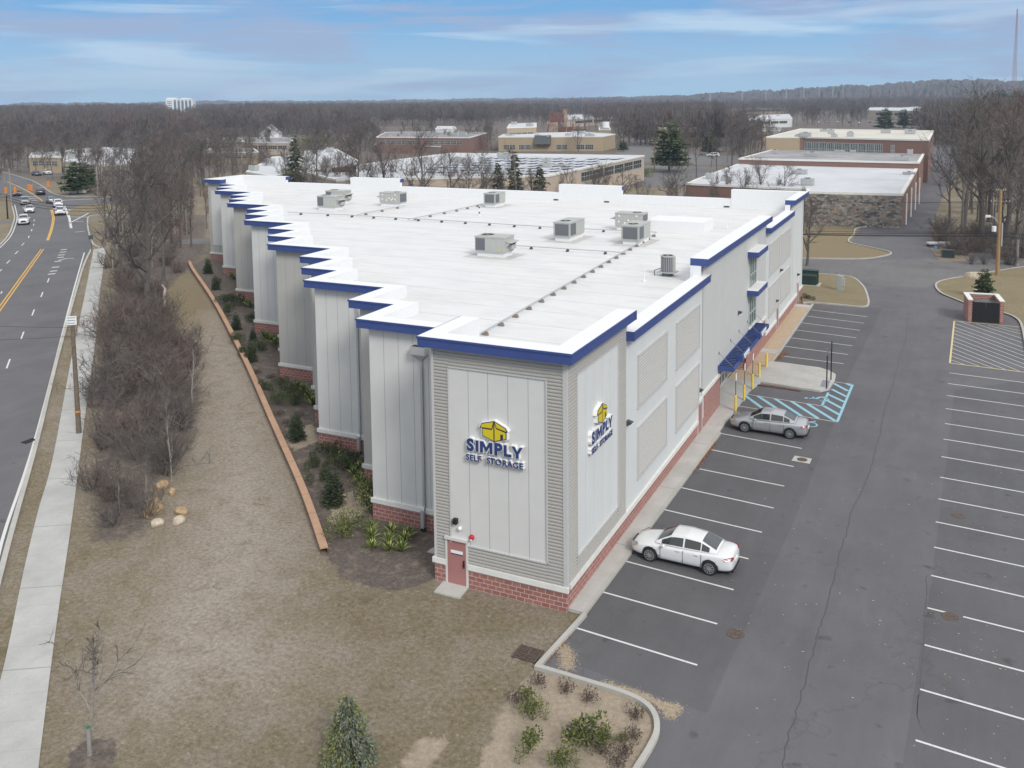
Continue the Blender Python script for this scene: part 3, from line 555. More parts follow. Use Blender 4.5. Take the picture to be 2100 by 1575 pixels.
# ---- south and west walls
wl=MB(); cap=MB(); br=MB()
def swall(x0,x1,y,ztop,m,seam=True,z0=1.12,mb=wl):
    mb.add([(x0,y,z0),(x1,y,z0),(x1,y,ztop),(x0,y,ztop)],[(0,1,2,3)],m)
    if seam:
        n=max(1,round((x1-x0)/.86))
        for k in range(1,n): xx=x0+(x1-x0)*k/n; mb.box(xx-.009,xx+.009,y-.004,y+.01,z0,ztop,2)
def bricks(x0,x1,y):
    br.box(x0-.03,x1,y-.03,y+.2,-.3,.88); cap.box(x0-.09,x1,y-.11,y+.2,.88,1.12)
warm={1,5,11,17}; wx=[(x+.45,y+.45) for x,y in zig]; 
for i in range(len(nose)):
    x0=nose[i][0]+.45; y=nose[i][1]+.45; x1=(nose[i-1][0]+.45) if i else -6.35
    m=1 if i in(1,3,4,5,7,11,13) else 0
    swall(x0,x1,y,ZZ-.47,m); bricks(x0,x1,y)
    yn=(nose[i+1][1]+.45) if i+1<len(nose) else 60.55
    wl.add([(x0,yn,1.12),(x0,y,1.12),(x0,y,ZZ-.47),(x0,yn,ZZ-.47)],[(0,1,2,3)],m)
    br.box(x0-.03,x0+.1,y,yn,-.3,.88); cap.box(x0-.09,x0+.1,y,yn,.88,1.12)
# end box
swall(WW,-73.95,60.55,10.7,1); bricks(WW,-73.95,60.55); wl.box(WW+.5,-74.45,60.5,60.56,2.1,9.6,0)
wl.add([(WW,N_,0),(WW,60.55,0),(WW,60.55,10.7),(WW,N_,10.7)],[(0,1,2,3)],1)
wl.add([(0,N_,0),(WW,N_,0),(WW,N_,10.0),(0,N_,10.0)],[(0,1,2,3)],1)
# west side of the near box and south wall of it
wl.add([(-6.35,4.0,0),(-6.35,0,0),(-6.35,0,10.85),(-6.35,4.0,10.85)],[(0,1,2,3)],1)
def ribs(mb,axis,a0,a1,c,z0,z1,pitch=.15,dep=.045,m=0,out=1):
    # horizontal corrugation: profile along z, extruded along the wall
    n=max(1,round((z1-z0)/pitch)); pitch=(z1-z0)/n; pr=[]
    for k in range(n):
        z=z0+k*pitch
        pr+=[(z,0),(z+pitch*.35,0),(z+pitch*.5,dep),(z+pitch*.88,dep)]
    pr.append((z1,0)); vs=[]
    for z,d in pr:
        for a_ in(a0,a1): vs.append((a_,c-d*out,z) if axis=='x' else (c+d*out,a_,z))
    fs=[(2*k,2*k+1,2*k+3,2*k+2) for k in range(len(pr)-1)]
    mb.add(vs,fs,m)
cg=MB()
for a_ in ((-6.25,-5.5,2.1+0,10.9),(-.86,-.12,1.1,10.9),(-5.5,-.86,9.98,10.9)): ribs(cg,'x',a_[0],a_[1],-.005,a_[2],a_[3])
ribs(cg,'x',-6.25,-5.78,-.005,1.1,2.1); ribs(cg,'x',-4.68,-.86,-.005,1.1,1.98)
for a_ in ((.12,1.14,1.1,10.9),(6.5,7.6,1.1,10.9),(1.14,6.5,9.98,10.9),(1.14,6.5,1.1,1.93)): ribs(cg,'y',a_[0],a_[1],.005,a_[2],a_[3])
cg.build('corrugated_cladding',M_corr,bd)
fr=MB()
fr.box(-.12,.06,-.06,.12,1.1,10.9); fr.box(-6.37,-6.25,-.055,.02,1.1,10.9)
for x0,x1,z0,z1 in ((-5.54,-5.48,1.97,9.98),(-.88,-.82,1.95,9.98),(-5.54,-.82,9.94,10.0),(-4.68,-.82,1.94,2.0)): fr.box(x0,x1,-.075,-.0,z0,z1)
for y0,y1,z0,z1 in ((1.1,1.16,1.9,9.98),(6.47,6.53,1.9,9.98),(1.1,6.53,9.94,10.0),(1.1,6.53,1.89,1.95)): fr.box(0,.075,y0,y1,z0,z1)
fr.box(0,.06,7.56,7.66,1.1,10.9)
fr.build('corner_trim',M_trim,bd)
pn=MB(); pn.add([(-5.5,-.012,1.95),(-.86,-.012,1.95),(-.86,-.012,9.96),(-5.5,-.012,9.96)],[(0,1,2,3)])
for k in range(1,5): xx=-5.5+k*.95; pn.box(xx-.009,xx+.009,-.016,-.01,1.95,9.96,1)
pn.box(-6.34,-.02,.03,.1,1.0,10.85,0); pn.box(-.1,-.03,.03,7.6,1.0,10.85,0)
pn.add([(.012,1.14,1.92),(.012,6.5,1.92),(.012,6.5,9.96),(.012,1.14,9.96)],[(0,1,2,3)],2)
for k in range(1,5): yy=1.14+k*1.07; pn.box(.010,.015,yy-.012,yy+.012,1.92,9.96,3)
pn.build('panel',[M_wall,M_seam,M_wallE,M_trim],bd)
wl.build('wall',[M_wall,M_wall2,M_seam],bd)
# ---- east wall beyond the near box
ea=MB(); lv=MB()
def ewall(y0,y1,z0,z1,m,x=0): ea.add([(x,y0,z0),(x,y1,z0),(x,y1,z1),(x,y0,z1)],[(0,1,2,3)],m)
ewall(7.6,23.25,.9,9.9,0); ewall(45.5,58.8,.9,10,0); ewall(58.8,N_,.9,10.95,0)
ewall(23.05,28.3,2.3,10.95,1); ewall(28.3,37.5,2.75,10.95,1); ewall(37.5,45.55,2.3,10.95,1)
for y0,y1,z0,z1 in ((59.3,59.42,1,10.9),(66.4,66.52,1,10.9),(60.3,60.36,1.9,10.1),(60.3,66,10.05,10.11)): ea.box(0,.03,y0,y1,z0,z1,3)
ea.box(-.4,0.0,23.05,23.25,9.5,10.95,1)
def louvre(y0,y1,z0,z1):
    mb=MB(); ribs(mb,'y',y0+.1,y1-.1,.03,z0+.1,z1-.1,pitch=.15,dep=.05)
    f=.11; mb.box(0,.1,y0,y0+f,z0,z1,1); mb.box(0,.1,y1-f,y1,z0,z1,1); mb.box(0,.1,y0+f,y1-f,z0,z0+f,1); mb.box(0,.1,y0+f,y1-f,z1-f,z1,1)
    mb.build('louvre_panel',[M_louv,M_trim],bd)
for y0,y1 in ((9.55,14.8),(16.8,22.15)):
    louvre(y0,y1,5.8,8.6); louvre(y0,y1,2.05,4.85)
for y0,y1 in ((46.9,52.2),(53.1,58.3)):
    louvre(y0,y1,5.85,8.7); louvre(y0,y1,2.15,4.9)
ea.build('east_wall',[M_wallE,M_wallE2,M_seam,M_trim],bd)
def eb(y0,y1,zt,x=.03,capz=None):
    br.box(x-.25,x,y0,y1,-.2,zt-.22); cap.box(x-.25,x+.08,y0,y1,zt-.22,zt)
br.box(-4.68,-.0+.03,-.03,.2,-.2,.88); br.box(-6.38,-5.78,-.03,.2,-.2,.88)
cap.box(-4.68,.11,-.11,.02,.88,1.12); cap.box(-6.46,-5.78,-.11,.02,.88,1.12); br.box(-6.38,-6.2,.2,4,-.2,.88); cap.box(-6.46,-6.3,.02,4,.88,1.12)
eb(.21,22.0,1.12); eb(23.15,28.3,2.52); eb(37.5,45.5,2.7); eb(45.5,51.0,1.15); eb(52.1,63.5,1.15); eb(64.5,N_,1.3)
br.box(-1.3,-.01,28.3-.2,28.3,0,2.75); br.box(-1.3,-.01,37.5,37.7,0,2.75)
cap.box(0,.1,21.85,21.98,1.12,2.3); cap.box(0,.1,23.12,23.25,.9,2.5); cap.box(0,.1,21.85,23.25,2.2,2.34); cap.box(0,.12,45.45,45.6,1.15,2.85)
br.build('brick_base',M_block,bd); cap.build('stone_cap',M_cap,bd)
# ---- doors
def door(o,axis):
    pass
d=MB(); d.box(-5.70,-4.76,-.06,.02,.05,2.12); dd=d.build('door',M_door,bd)
f=MB(); f.box(-5.80,-5.70,-.08,.03,.02,2.22); f.box(-4.76,-4.66,-.08,.03,.02,2.22); f.box(-5.80,-4.66,-.16,.03,2.12,2.24); f.build('door_frame',mat('frame_white',(.6,.58,.56),.6),dd)
h_=MB(); h_.box(-4.9,-4.86,-.12,-.06,.98,1.14); h_.box(-4.9,-4.84,-.1,-.06,.9,1.25); h_.build('handle',M_black,dd)
h_=MB(); h_.box(-5.52,-4.92,-.075,-.061,1.50,1.64,0); h_.box(-5.52,-4.92,-.08,-.061,1.46,1.50,1); h_.build('door_plate',[M_white,M_navy],dd)
for y0 in(22.0,51.0,63.5):
    d=MB(); d.box(0,.05,y0+.02,y0+1.0,.05,2.1); dd=d.build('door',M_door,bd); f=MB(); f.box(0,.09,y0-.02,y0+.02,.0,2.2); f.box(0,.09,y0+1.0,y0+1.08,.0,2.2); f.box(0,.12,y0-.02,y0+1.08,2.1,2.22); f.build('door_frame',M_trim,dd)
# ---- windows with hoods
for z0,z1 in ((6.45,9.1),(3.35,6.05)):
    wn=MB(); y0,y1=38.2,41.0
    for a_,b_ in ((y0,y0+.1),(y1-.1,y1)): wn.box(-.04,.07,a_,b_,z0,z1)
    for zz in (z0,z1-.1,z0+(z1-z0)*.38): wn.box(-.04,.07,y0+.1,y1-.1,zz,zz+.09)
    for k in (1,2): yy=y0+(y1-y0)*k/3; wn.box(-.03,.06,yy-.04,yy+.04,z0+.09,z1-.1)
    wo=wn.build('window',M_frame,bd); gl=MB(); gl.box(-.02,.02,y0+.05,y1-.05,z0+.05,z1-.05); gl.build('pane',M_glassg,wo)
    s_=MB(); s_.box(0,.14,y0-.1,y1+.1,z0-.14,z0-.005); s_.build('sill',M_cap,wo)
for z0 in (9.12,6.1-.02):
    hd=MB(); hd.box(0,.85,37.45,41.6,z0,z0+.40,0); hd.box(0,.83,37.47,41.58,z0+.40,z0+.42,1); hd.build('window_hood',[M_blue,M_roofp],bd)
# ---- entrance: glazing, canopy
sf=MB()
for k in range(9): y=28.4+k*1.12; sf.box(-.98,-.88,y-.04,y+.04,.14,2.75)
for z in(.14,.9,2.1,2.68): sf.box(-.975,-.885,28.4,37.4,z,z+.07)
so=sf.build('entrance_glazing',M_frame,bd); gl=MB(); gl.box(-.95,-.92,28.35,37.45,.15,2.72); gl.build('pane',M_glass,so)
sf=MB(); sf.box(-1.2,0,28.3,37.5,2.74,2.76); sf.build('soffit',M_trim,bd)
rl=MB()
rl.build('x',M_trim) if False else None
cn=MB(); Y0,Y1,X1=27.6,41.0,1.12; z0=2.82
cn.box(X1-.06,X1,Y0,Y1,z0,z0+.32); cn.box(0.02,.08,Y0,Y1,z0,z0+.32); cn.box(.08,X1-.06,Y0,Y0+.06,z0,z0+.32); cn.box(.08,X1-.06,Y1-.06,Y1,z0,z0+.32)
co=cn.build('canopy',M_blue,bd)
ct=MB(); ct.box(.08,X1-.06,Y0+.06,Y1-.06,z0,z0+.03); ct.build('canopy_shade_sheet',mat('canopy_shadow_blue',(.008,.012,.05),.7),co)  # added near-black sheet: paints the shade seen between the open slats
sl=MB(); n=34
for k in range(n):
    y=Y0+.15+(Y1-Y0-.3)*k/(n-1)
    sl.box(.08,X1-.06,y-.055,y+.055,z0+.24,z0+.275)
sl.build('louvre_slats',M_blue,co)
for y in (27.9,31.6,34.5,37.7,40.7):
    t=MB(); t.tube((.02,y,3.95),(X1-.15,y,z0+.3),.017,n=6); t.box(0,.05,y-.06,y+.06,3.86,4.05); t.build('tie_rod',mat('rod_grey',(.2,.2,.21),.6),bd)
# ---- scuppers and downspouts
def downspout(x,y,zt,hopper):
    mb=MB(); mb.box(x-.06,x+.06,y-.12,y-.0,1.2,zt); mb.add([(x-.06,y-.12,1.25),(x+.06,y-.12,1.25),(x+.06,y-.28,1.05),(x-.06,y-.28,1.05),(x-.06,y,1.25),(x+.06,y,1.25),(x+.06,y-.13,1.0),(x-.06,y-.13,1.0)],[(0,1,2,3),(4,7,6,5),(0,3,7,4),(1,5,6,2)])
    mb.box(x-.09,x+.09,y-.30,y-.12,.18,1.1); mb.box(x-.1,x+.1,y-.31,y-.11,.0,.18,1)
    if hopper:
        mb.box(x-.42,x+.42,y-.42,y-.02,zt+.35,zt+.75); mb.add([(x-.42,y-.42,zt+.35),(x+.42,y-.42,zt+.35),(x+.42,y-.02,zt+.35),(x-.42,y-.02,zt+.35),(x-.08,y-.14,zt),(x+.08,y-.14,zt),(x+.08,y-.02,zt),(x-.08,y-.02,zt)],[(0,1,5,4),(1,2,6,5),(2,3,7,6),(3,0,4,7)])
        mb.box(x-.36,x+.36,y-.37,y-.07,zt+.751,zt+.756,1)
    mb.build('downspout',[M_galv,M_black],bd)
downspout(-9.3,4.0,8.75,True); downspout(-18.1,11.09,9.6,False); downspout(-12.9+.25,7.5,9.6,False); downspout(-21.3,14.45,9.7,False)
# small fittings on the south wall
mb=MB(); mb.box(-5.34,-5.14,-.2,-.02,2.9,3.14); mb.box(-5.32,-5.16,-.26,-.1,3.0,3.08); mb.build('wall_lamp',M_black,bd)
mb=MB(); mb.ball((-5.03,-.1,2.72),.10); mb.box(-5.1,-4.96,-.1,-.01,2.66,2.78); mb.build('camera_dome',M_white,bd,smooth=True)
mb=MB(); mb.tube((-4.46,-.02,2.41),(-4.46,-.1,2.41),.12,n=14); mb.tube((-4.46,-.1,2.41),(-4.46,-.13,2.41),.08,.05,n=12); mb.box(-4.5,-4.42,-.145,-.12,2.28,2.34,1); mb.build('fire_bell',[M_red,M_white],bd)
mb=MB(); mb.path([(-8.45,3.9,-.05),(-8.45,3.9,1.0),(-8.35,3.9,1.1),(-7.9,3.9,1.1)],.035,n=6); mb.box(-8.52,-8.38,3.82,3.92,.3,.5,1); mb.build('conduit',[M_galv,M_black],bd)
for y,z in ((7.95,5.62),(34.24,5.44),(53.0,5.4),(50.8,2.94),(63.9,3.04),(22.3,3.0)):
    mb=MB(); mb.add([(0,y-.15,z+.12),(0,y+.15,z+.12),(.32,y+.13,z+.05),(.32,y-.13,z+.05),(0,y-.15,z-.16),(0,y+.15,z-.16),(.22,y+.12,z-.06),(.22,y-.12,z-.06)],[(0,3,2,1),(4,5,6,7),(0,4,7,3),(1,2,6,5),(3,7,6,2)]); mb.build('wall_lamp',M_dark,bd)
for y,z0,z1 in ((45.75,4.6,5.1),(45.7,2.6,3.0)):
    pass
# ---- roof: curb box, pipes on blocks, vents
rt_=[]
def on_roof(u,v,lift=0):
    z=9.75
    for _ in range(4): x,y=bat(u,v,z+lift); z=rz(y)
    return x,y,z
def rthing(mb,name,mats,label,cat,group=None,smooth=False):
    o=mb.build(name,mats); o.location=(BO[0],BO[1],0); o.rotation_euler=(0,0,TH); return tag(o,label,cat,group)
x,y,z=on_roof(1443,479); mb=MB(); mb.box(x-5.2,x,y,y+3.7,z-.2,z+.95); mb.build('roof_hatch_curb',M_roofp,bd)
def unit(u,v,wx_,wy_,hh,face,label,back=False):
    """packaged rooftop unit, near-left bottom corner at pixel (u,v); face 's' long side to the south, 'e' long side to the east"""
    x,y,z=on_roof(u,v,.4)
    X,Y_,_=bw(x,y); e=empty('rooftop_unit',(X,Y_,z),TH,label,'rooftop unit','packaged heating and cooling units on the white roof')
    b=MB(); b.box(.12,wx_-.1,.12,wy_-.1,-.05,.34); b.build('curb',M_roofp,e)
    b=MB(); b.box(0,wx_,0,wy_,.40,.40+hh-.08,0); b.box(-.03,wx_+.03,-.03,wy_+.03,.32+hh,.42+hh,0); b.box(.02,wx_-.02,.02,wy_-.02,.34,.40,1)
    if face=='s':
        for k in (.36,.62,.82): b.box(wx_*k-.012,wx_*k+.012,-.012,0,.45,.25+hh,1)
        b.box(wx_*.80,wx_*.85,-.02,-.01,.5,.62,2)
    else:
        for k in (.42,.66,.84): b.box(wx_,wx_+.012,wy_*k-.012,wy_*k+.012,.45,.25+hh,1)
    if back:
        for px_,pz_ in ((.12,.9),(.1,.35),(.32,.25),(.55,.3),(.62,.45),(.74,.35),(.75,.95),(.45,.5)): b.box(wx_*px_,wx_*px_+.16,-.03,-.005,.4+pz_*hh*.8,.55+pz_*hh*.8,3)
    b.build('cabinet',[M_unit,M_trim,M_yel,M_white],e)
    b=MB()
    if not back:
        if face=='s': b.box(.07,wx_*.34,-.03,.01,.5,.26+hh); b.box(-.03,.01,.1,wy_-.1,.5,.26+hh)
        else: b.box(.16,wx_-.14,-.03,.01,.5,.26+hh); b.box(wx_-.01,wx_+.03,.12,wy_*.38,.5,.26+hh); b.box(-.03,.01,.12,wy_*.38,.5,.26+hh)
    else: b.box(wx_-.01,wx_+.03,.1,wy_-.1,.5,.26+hh)
    b.build('coil_grille',M_coil,e)
    b=MB(); cx_,cy_=(wx_*.27,wy_*.5) if face=='s' and not back else ((wx_*.5,wy_*.27) if face=='e' else (wx_*.72,wy_*.5)); r=.33*min(wx_,wy_)
    b.tube((cx_,cy_,.42+hh),(cx_,cy_,.455+hh),r,n=24,m=0); b.tube((cx_,cy_,.43+hh),(cx_,cy_,.46+hh),r*.86,n=24,m=1); b.tube((cx_,cy_,.44+hh),(cx_,cy_,.47+hh),r*.2,n=12,m=0)
    b.build('fan',[M_unit,M_unitd],e)
    b=MB(); q=[(0,.12,.36+hh*.55),(.55,.12,.28+hh*.62),(.55,wy_-.12,.28+hh*.62),(0,wy_-.12,.36+hh*.55)]
    if face=='s' and not back:
        zt=.3+hh*.78; b.add([(wx_,.15,zt+.06),(wx_+.5,.15,zt-.04),(wx_+.5,wy_-.15,zt-.04),(wx_,wy_-.15,zt+.06),(wx_,.15,zt),(wx_+.5,.15,zt-.08),(wx_+.5,wy_-.15,zt-.08),(wx_,wy_-.15,zt)],[(0,1,2,3),(7,6,5,4),(0,4,5,1),(1,5,6,2),(2,6,7,3)]); b.add([(wx_,.2,zt),(wx_+.4,.2,zt-.08),(wx_,.2,zt-.5)],[(0,1,2)]); b.add([(wx_,wy_-.2,zt),(wx_+.4,wy_-.2,zt-.08),(wx_,wy_-.2,zt-.5)],[(2,1,0)])
        b.box(wx_-.005,wx_+.25,wy_*.45,wy_-.15,.55,zt-.3)
    elif face=='e':
        zt=.3+hh*.72; b.add([(.15,wy_,zt+.3),(wx_-.1,wy_,zt+.3),(wx_-.1,wy_+.45,zt),(.15,wy_+.45,zt)],[(0,1,2,3)]); b.add([(wx_-.1,wy_,zt+.3),(wx_-.1,wy_,zt-.1),(wx_-.1,wy_+.45,zt)],[(0,1,2)]); b.add([(.15,wy_,zt+.3),(.15,wy_,zt-.1),(.15,wy_+.45,zt)],[(2,1,0)])
    else:
        zt=.3+hh*.6; b.add([(0,.1,zt+.25),(-.6,.1,zt),(-.6,wy_-.1,zt),(0,wy_-.1,zt+.25),(0,.1,zt-.05),(0,wy_-.1,zt-.05)],[(0,3,2,1),(0,1,4),(3,5,2),(1,2,5,4)])
    b.build('intake_hood',M_unit,e)
    return e
unit(974.3,514.3,2.45,1.7,1.12,'s','unit with side intake hood standing alone nearest the blue stepped edge')
unit(1135,484.3,1.5,3.3,1.18,'e','unit with square dark coil, middle of the roof, west of the paired units')
unit(1273.6,491.4,1.52,3.1,1.18,'e','front one of the two overlapping units by the roof curb box')
unit(1261.4,463,2.6,1.5,1.18,'s','rear one of the two overlapping units, with white stickers',back=True)
unit(992,417,1.45,2.6,1.15,'e','unit with dark coil nearest the back parapet at mid roof')
unit(650.7,423,2.4,1.7,1.15,'s','front one of the pair of units at the far west end')
unit(667.9,411,2.4,1.7,1.15,'s','rear one of the pair of units at the far west end')
unit(778.6,415,2.7,1.5,1.15,'s','unit dotted with white fittings, between the raised parapet and the far pair',back=True)
# flashing pads under units
for u,v,a_,b_ in ((974.3,514.3,2.45,1.7),(1135,484.3,1.5,3.3),(1273.6,491.4,1.52,3.1),(992,417,1.45,2.6)):
    x,y,z=on_roof(u,v,.4); fl=MB(); fl.add([(x-.7,y-.7,rz(y-.7)+.008),(x+a_+.7,y-.7,rz(y-.7)+.008),(x+a_+.7,y+b_+.7,rz(y+b_+.7)+.008),(x-.7,y+b_+.7,rz(y+b_+.7)+.008)],[(0,1,2,3)])
    fl.build('walkway_pad',mat('roof_pad',(.50,.50,.485),.8,var=.12,scale=1),bd)
# round condenser
x,y,z=on_roof(1369,556,.3); X,Y_,_=bw(x,y); e=empty('condenser',(X,Y_,z),0,'round grey condenser with vertical fins near the stepped-up east parapet','condenser')
b=MB(); b.box(-.6,.6,-.45,.45,.22,.30,0); b.box(-.25,.3,-.42,.3,.02,.22,1); b.build('stand',[M_galv,M_dark],e)
b=MB(); b.tube((0,0,.3),(0,0,1.28),.42,n=24,m=0); b.tube((0,0,1.28),(0,0,1.36),.47,n=24,m=1); b.tube((0,0,1.30),(0,0,1.37),.34,n=24,m=2); b.tube((0,0,1.3),(0,0,1.385),.12,n=12,m=1)
for k in range(22): a_=2*math.pi*k/22; c_,s_=math.cos(a_),math.sin(a_); b.tube((.43*c_,.43*s_,.32),(.43*c_,.43*s_,1.28),.018,n=4,m=3)
b.box(.36,.5,-.16,.16,.3,1.28,1); b.build('body',[M_coil,M_unit,M_unitd,M_galv],e)
b=MB(); b.path([(-.4,-.2,.5),(-.8,-.35,.35),(-.75,-.4,.02)],.03,n=6); b.build('refrigerant_line',M_dark,e)
# gas pipes
def pipe(px,label,spacing=2.4):
    P=[]
    for (u,v) in px: x,y,z=on_roof(u,v,.22); P.append((x,y,z+.22))
    mb=MB(); mb.path(P,.045,n=6); 
    e=empty('gas_pipe',(BO[0],BO[1],0),TH,label,'pipe','gas pipes across the roof'); mb.build('tube',M_galv,e)
    for a_,b_ in zip(P,P[1:]):
        d_=Vector(b_)-Vector(a_); n=max(1,int(d_.length/spacing))
        for k in range(n):
            p=Vector(a_)+d_*((k+.5)/n); t=MB(); w1,w2=(.17,.09) if abs(d_.y)>abs(d_.x) else (.09,.17)
            t.add([(p.x-w1,p.y-w2,p.z-.2),(p.x+w1,p.y-w2,p.z-.2),(p.x+w1,p.y+w2,p.z-.2),(p.x-w1,p.y+w2,p.z-.2),(p.x-w1*.7,p.y-w2*.7,p.z-.06),(p.x+w1*.7,p.y-w2*.7,p.z-.06),(p.x+w1*.7,p.y+w2*.7,p.z-.04),(p.x-w1*.7,p.y+w2*.7,p.z-.04)],[(0,1,5,4),(1,2,6,5),(2,3,7,6),(3,0,4,7),(4,5,6,7)]); t.build('support_block',M_brown if abs(d_.y)>abs(d_.x) else M_dark,e)
pipe([(978,688),(1346,477)],'long grey pipe on brown blocks running down the roof to the nearest corner',2.0)
pipe([(590,435),(700,440),(930,453),(1134,466),(1346,476)],'pipe on dark blocks running west to east across the middle of the roof')
pipe([(1053,503),(1281,518)],'short pipe from the lone unit to the long brown-block pipe')
pipe([(733,440),(830,421)],'thin pipe running to the unit dotted with white fittings')
pipe([(836,450),(925,432),(990,418)],'thin pipe running to the unit nearest the back parapet')
for u,v,hh,lab in ((1321,577,1.8,'thin white mast on the roof left of the round condenser'),(1491,467,1.6,'thin white mast on the roof behind the curb box'),(1555,428,1.6,'thin white mast by the far raised parapet'),(983,443,1.1,'small red and white vent pipe standing on the mid roof')):
    x,y,z=on_roof(u,v); mb=MB(); mb.tube((x,y,z),(x,y,z+hh),.025 if hh>1.2 else .05,n=6); mb.tube((x,y,z),(x,y,z+.08),.14,n=10)
    if hh<1.2: mb.tube((x,y,z+.25),(x,y,z+.45),.07,n=8,m=1); mb.tube((x,y,z+.8),(x,y,z+1.0),.07,n=8,m=1)
    rthing(mb,'vent_mast',[M_roofp,M_rust],lab,'mast','masts on the white roof')
sc_=MB()
for u,v in ((1256,412),(1502,420),(1157,407),(579,385)):
    x,y,z=on_roof(u,v); sc_.box(x-.3,x+.3,66.86,66.9,rz(66.9)+.02,rz(66.9)+.16)
sc_.build('roof_drain_slot',M_black,bd)
# ---- signs
def text_mesh(name,body,size,bold,depth,m,parent,loc,rot,spacing=1.0,align='CENTER'):
    cu=bpy.data.curves.new(name,'FONT'); cu.body=body; cu.size=size; cu.offset=bold; cu.extrude=depth; cu.align_x=align; cu.space_character=spacing
    o=bpy.data.objects.new(name,cu); C.objects.link(o); bpy.context.view_layer.update()
    me=bpy.data.meshes.new_from_object(o.evaluated_get(bpy.context.evaluated_depsgraph_get())); bpy.data.objects.remove(o)
    me.materials.clear(); me.materials.append(m); q=bpy.data.objects.new(name,me); C.objects.link(q); q.parent=parent; q.location=loc; q.rotation_euler=rot; return q
def simply(e,k):
    H_=.50; x=0; items=[]
    for ch in 'SIMPLY':
        if ch=='M': w=.60; pts=[(0,0),(0,1),(.27,1),(.5,.50),(.73,1),(1,1),(1,0),(.77,0),(.77,.60),(.5,.08),(.23,.60),(.23,0)]; items.append((ch,x,w,pts)); x+=w+.065; continue
        if ch=='I': w=.135; items.append((ch,x,w,[(0,0),(0,1),(1,1),(1,0)])); x+=w+.075; continue
        if ch=='L': w=.36; items.append((ch,x,w,[(0,0),(0,1),(.38,1),(.38,.25),(1,.25),(1,0)])); x+=w+.01; continue
        if ch=='Y': w=.52; items.append((ch,x,w,[(.37,0),(.37,.38),(0,1),(.28,1),(.5,.6),(.72,1),(1,1),(.63,.38),(.63,0)])); x+=w; continue
        w=.40; items.append((ch,x,w,None)); x+=w+.07
    for lay,(off,d0,d1,m) in enumerate(((.03,.01,.19,M_white),(0,.19,.205,M_navy))):
        for ch,x0,w,pts in items:
            nm='letter_tray' if lay==0 else 'letter'
            if pts:
                P_=[(x0-x/2+p[0]*w,6.42+p[1]*H_) for p in pts]
                if lay==0: P_=offs(P_+[P_[0]],off)[:-1]; q_=offs([P_[-1],P_[0],P_[1]],0)
                a_=sum(P_[i][0]*P_[(i+1)%len(P_)][1]-P_[(i+1)%len(P_)][0]*P_[i][1] for i in range(len(P_)))
                mb=MB(); n_=len(P_); P_=P_ if a_>0 else P_[::-1]; mb.add([(p[0],-d0,p[1]) for p in P_]+[(p[0],-d1,p[1]) for p in P_],[(i,(i+1)%n_,n_+(i+1)%n_,n_+i) for i in range(n_)]+[tuple(range(n_,2*n_))]); mb.build(nm,m,e)
            else: text_mesh(nm,ch,.72,.036+off*.8,(d1-d0)/2,m,e,(x0-x/2+w/2,-(d0+d1)/2,6.43),(math.pi/2,0,0))
def logo_sign(xc,face,label,rootname='wall_sign'):
    X,Y_,_=(bw(xc,0) if face=='s' else bw(0,xc)); e=empty(rootname,(X,Y_,0),TH+(0 if face=='s' else math.pi/2),label,'sign')
    # local: x along wall, -y outward
    ro=(math.pi/2,0,0); n=lambda d:-d
    def poly(pts,d0,d1,m,name):
        mb=MB(); k=len(pts); mb.add([(p[0],-d0,p[1]) for p in pts]+[(p[0],-d1,p[1]) for p in pts],[(i,(i+1)%k,k+(i+1)%k,k+i) for i in range(k)]+[tuple(range(k,2*k)),tuple(reversed(range(k)))]); return mb
    text=[('SIMPLY',.50,.013,6.42,1.10),('SELF  STORAGE',.262,.006,5.99,1.08)]
    simply(e,1.0)
    for b_,s_,bo,z_,sp_ in text[1:]:
        text_mesh('letter_tray',b_,s_*1.42,bo*1.0+.022,.085,M_white,e,(0,-.10,z_),ro,sp_)
        text_mesh('letters',b_,s_*1.42,bo,.01,M_navy,e,(0,-.205,z_),ro,sp_)
    A_=[(-.62,7.66),(.03,7.86),(.60,7.50),(.66,7.22),(.58,7.20),(.58,6.98),(.02,6.90),(-.56,7.14),(-.56,7.46),(-.66,7.46)]
    A_=[(-.58,7.73),(0.02,7.90),(.56,7.66),(.66,7.50),(.60,7.47),(.60,7.16),(.02,6.98),(-.56,7.18),(-.56,7.52),(-.68,7.52)]
    pb_=poly([(x*1.07,(z-7.45)*1.07+7.45) for x,z in A_],.01,.19,0,''); pb_.build('logo_tray',M_white,e)
    pb_=poly(A_,.19,.205,0,''); pb_.build('logo_outline',M_lin,e)
    fc=MB()
    for q in ([(-.565,7.70),(-.02,7.855),(-.10,7.56),(-.62,7.55)],[(.05,7.86),(.53,7.64),(.61,7.515),(.14,7.62)],[(-.53,7.49),(-.09,7.49),(-.03,7.62),(-.015,7.79),(-.015,7.03),(-.53,7.205)],[(.04,7.03),(.04,7.78),(.115,7.565),(.565,7.455),(.565,7.19),(.44,7.15),(.44,7.36),(.31,7.36),(.31,7.115)]):
        fc.add([(x,-.2075,z) for x,z in q],[tuple(range(len(q)))])
    fc.build('logo_faces',M_logo,e); return e
logo_sign(-3.24,'s','yellow box logo over dark blue SIMPLY SELF STORAGE letters on the narrow south wall')
logo_sign(3.85,'e','yellow box logo over dark blue SIMPLY SELF STORAGE letters on the east parking-side wall')
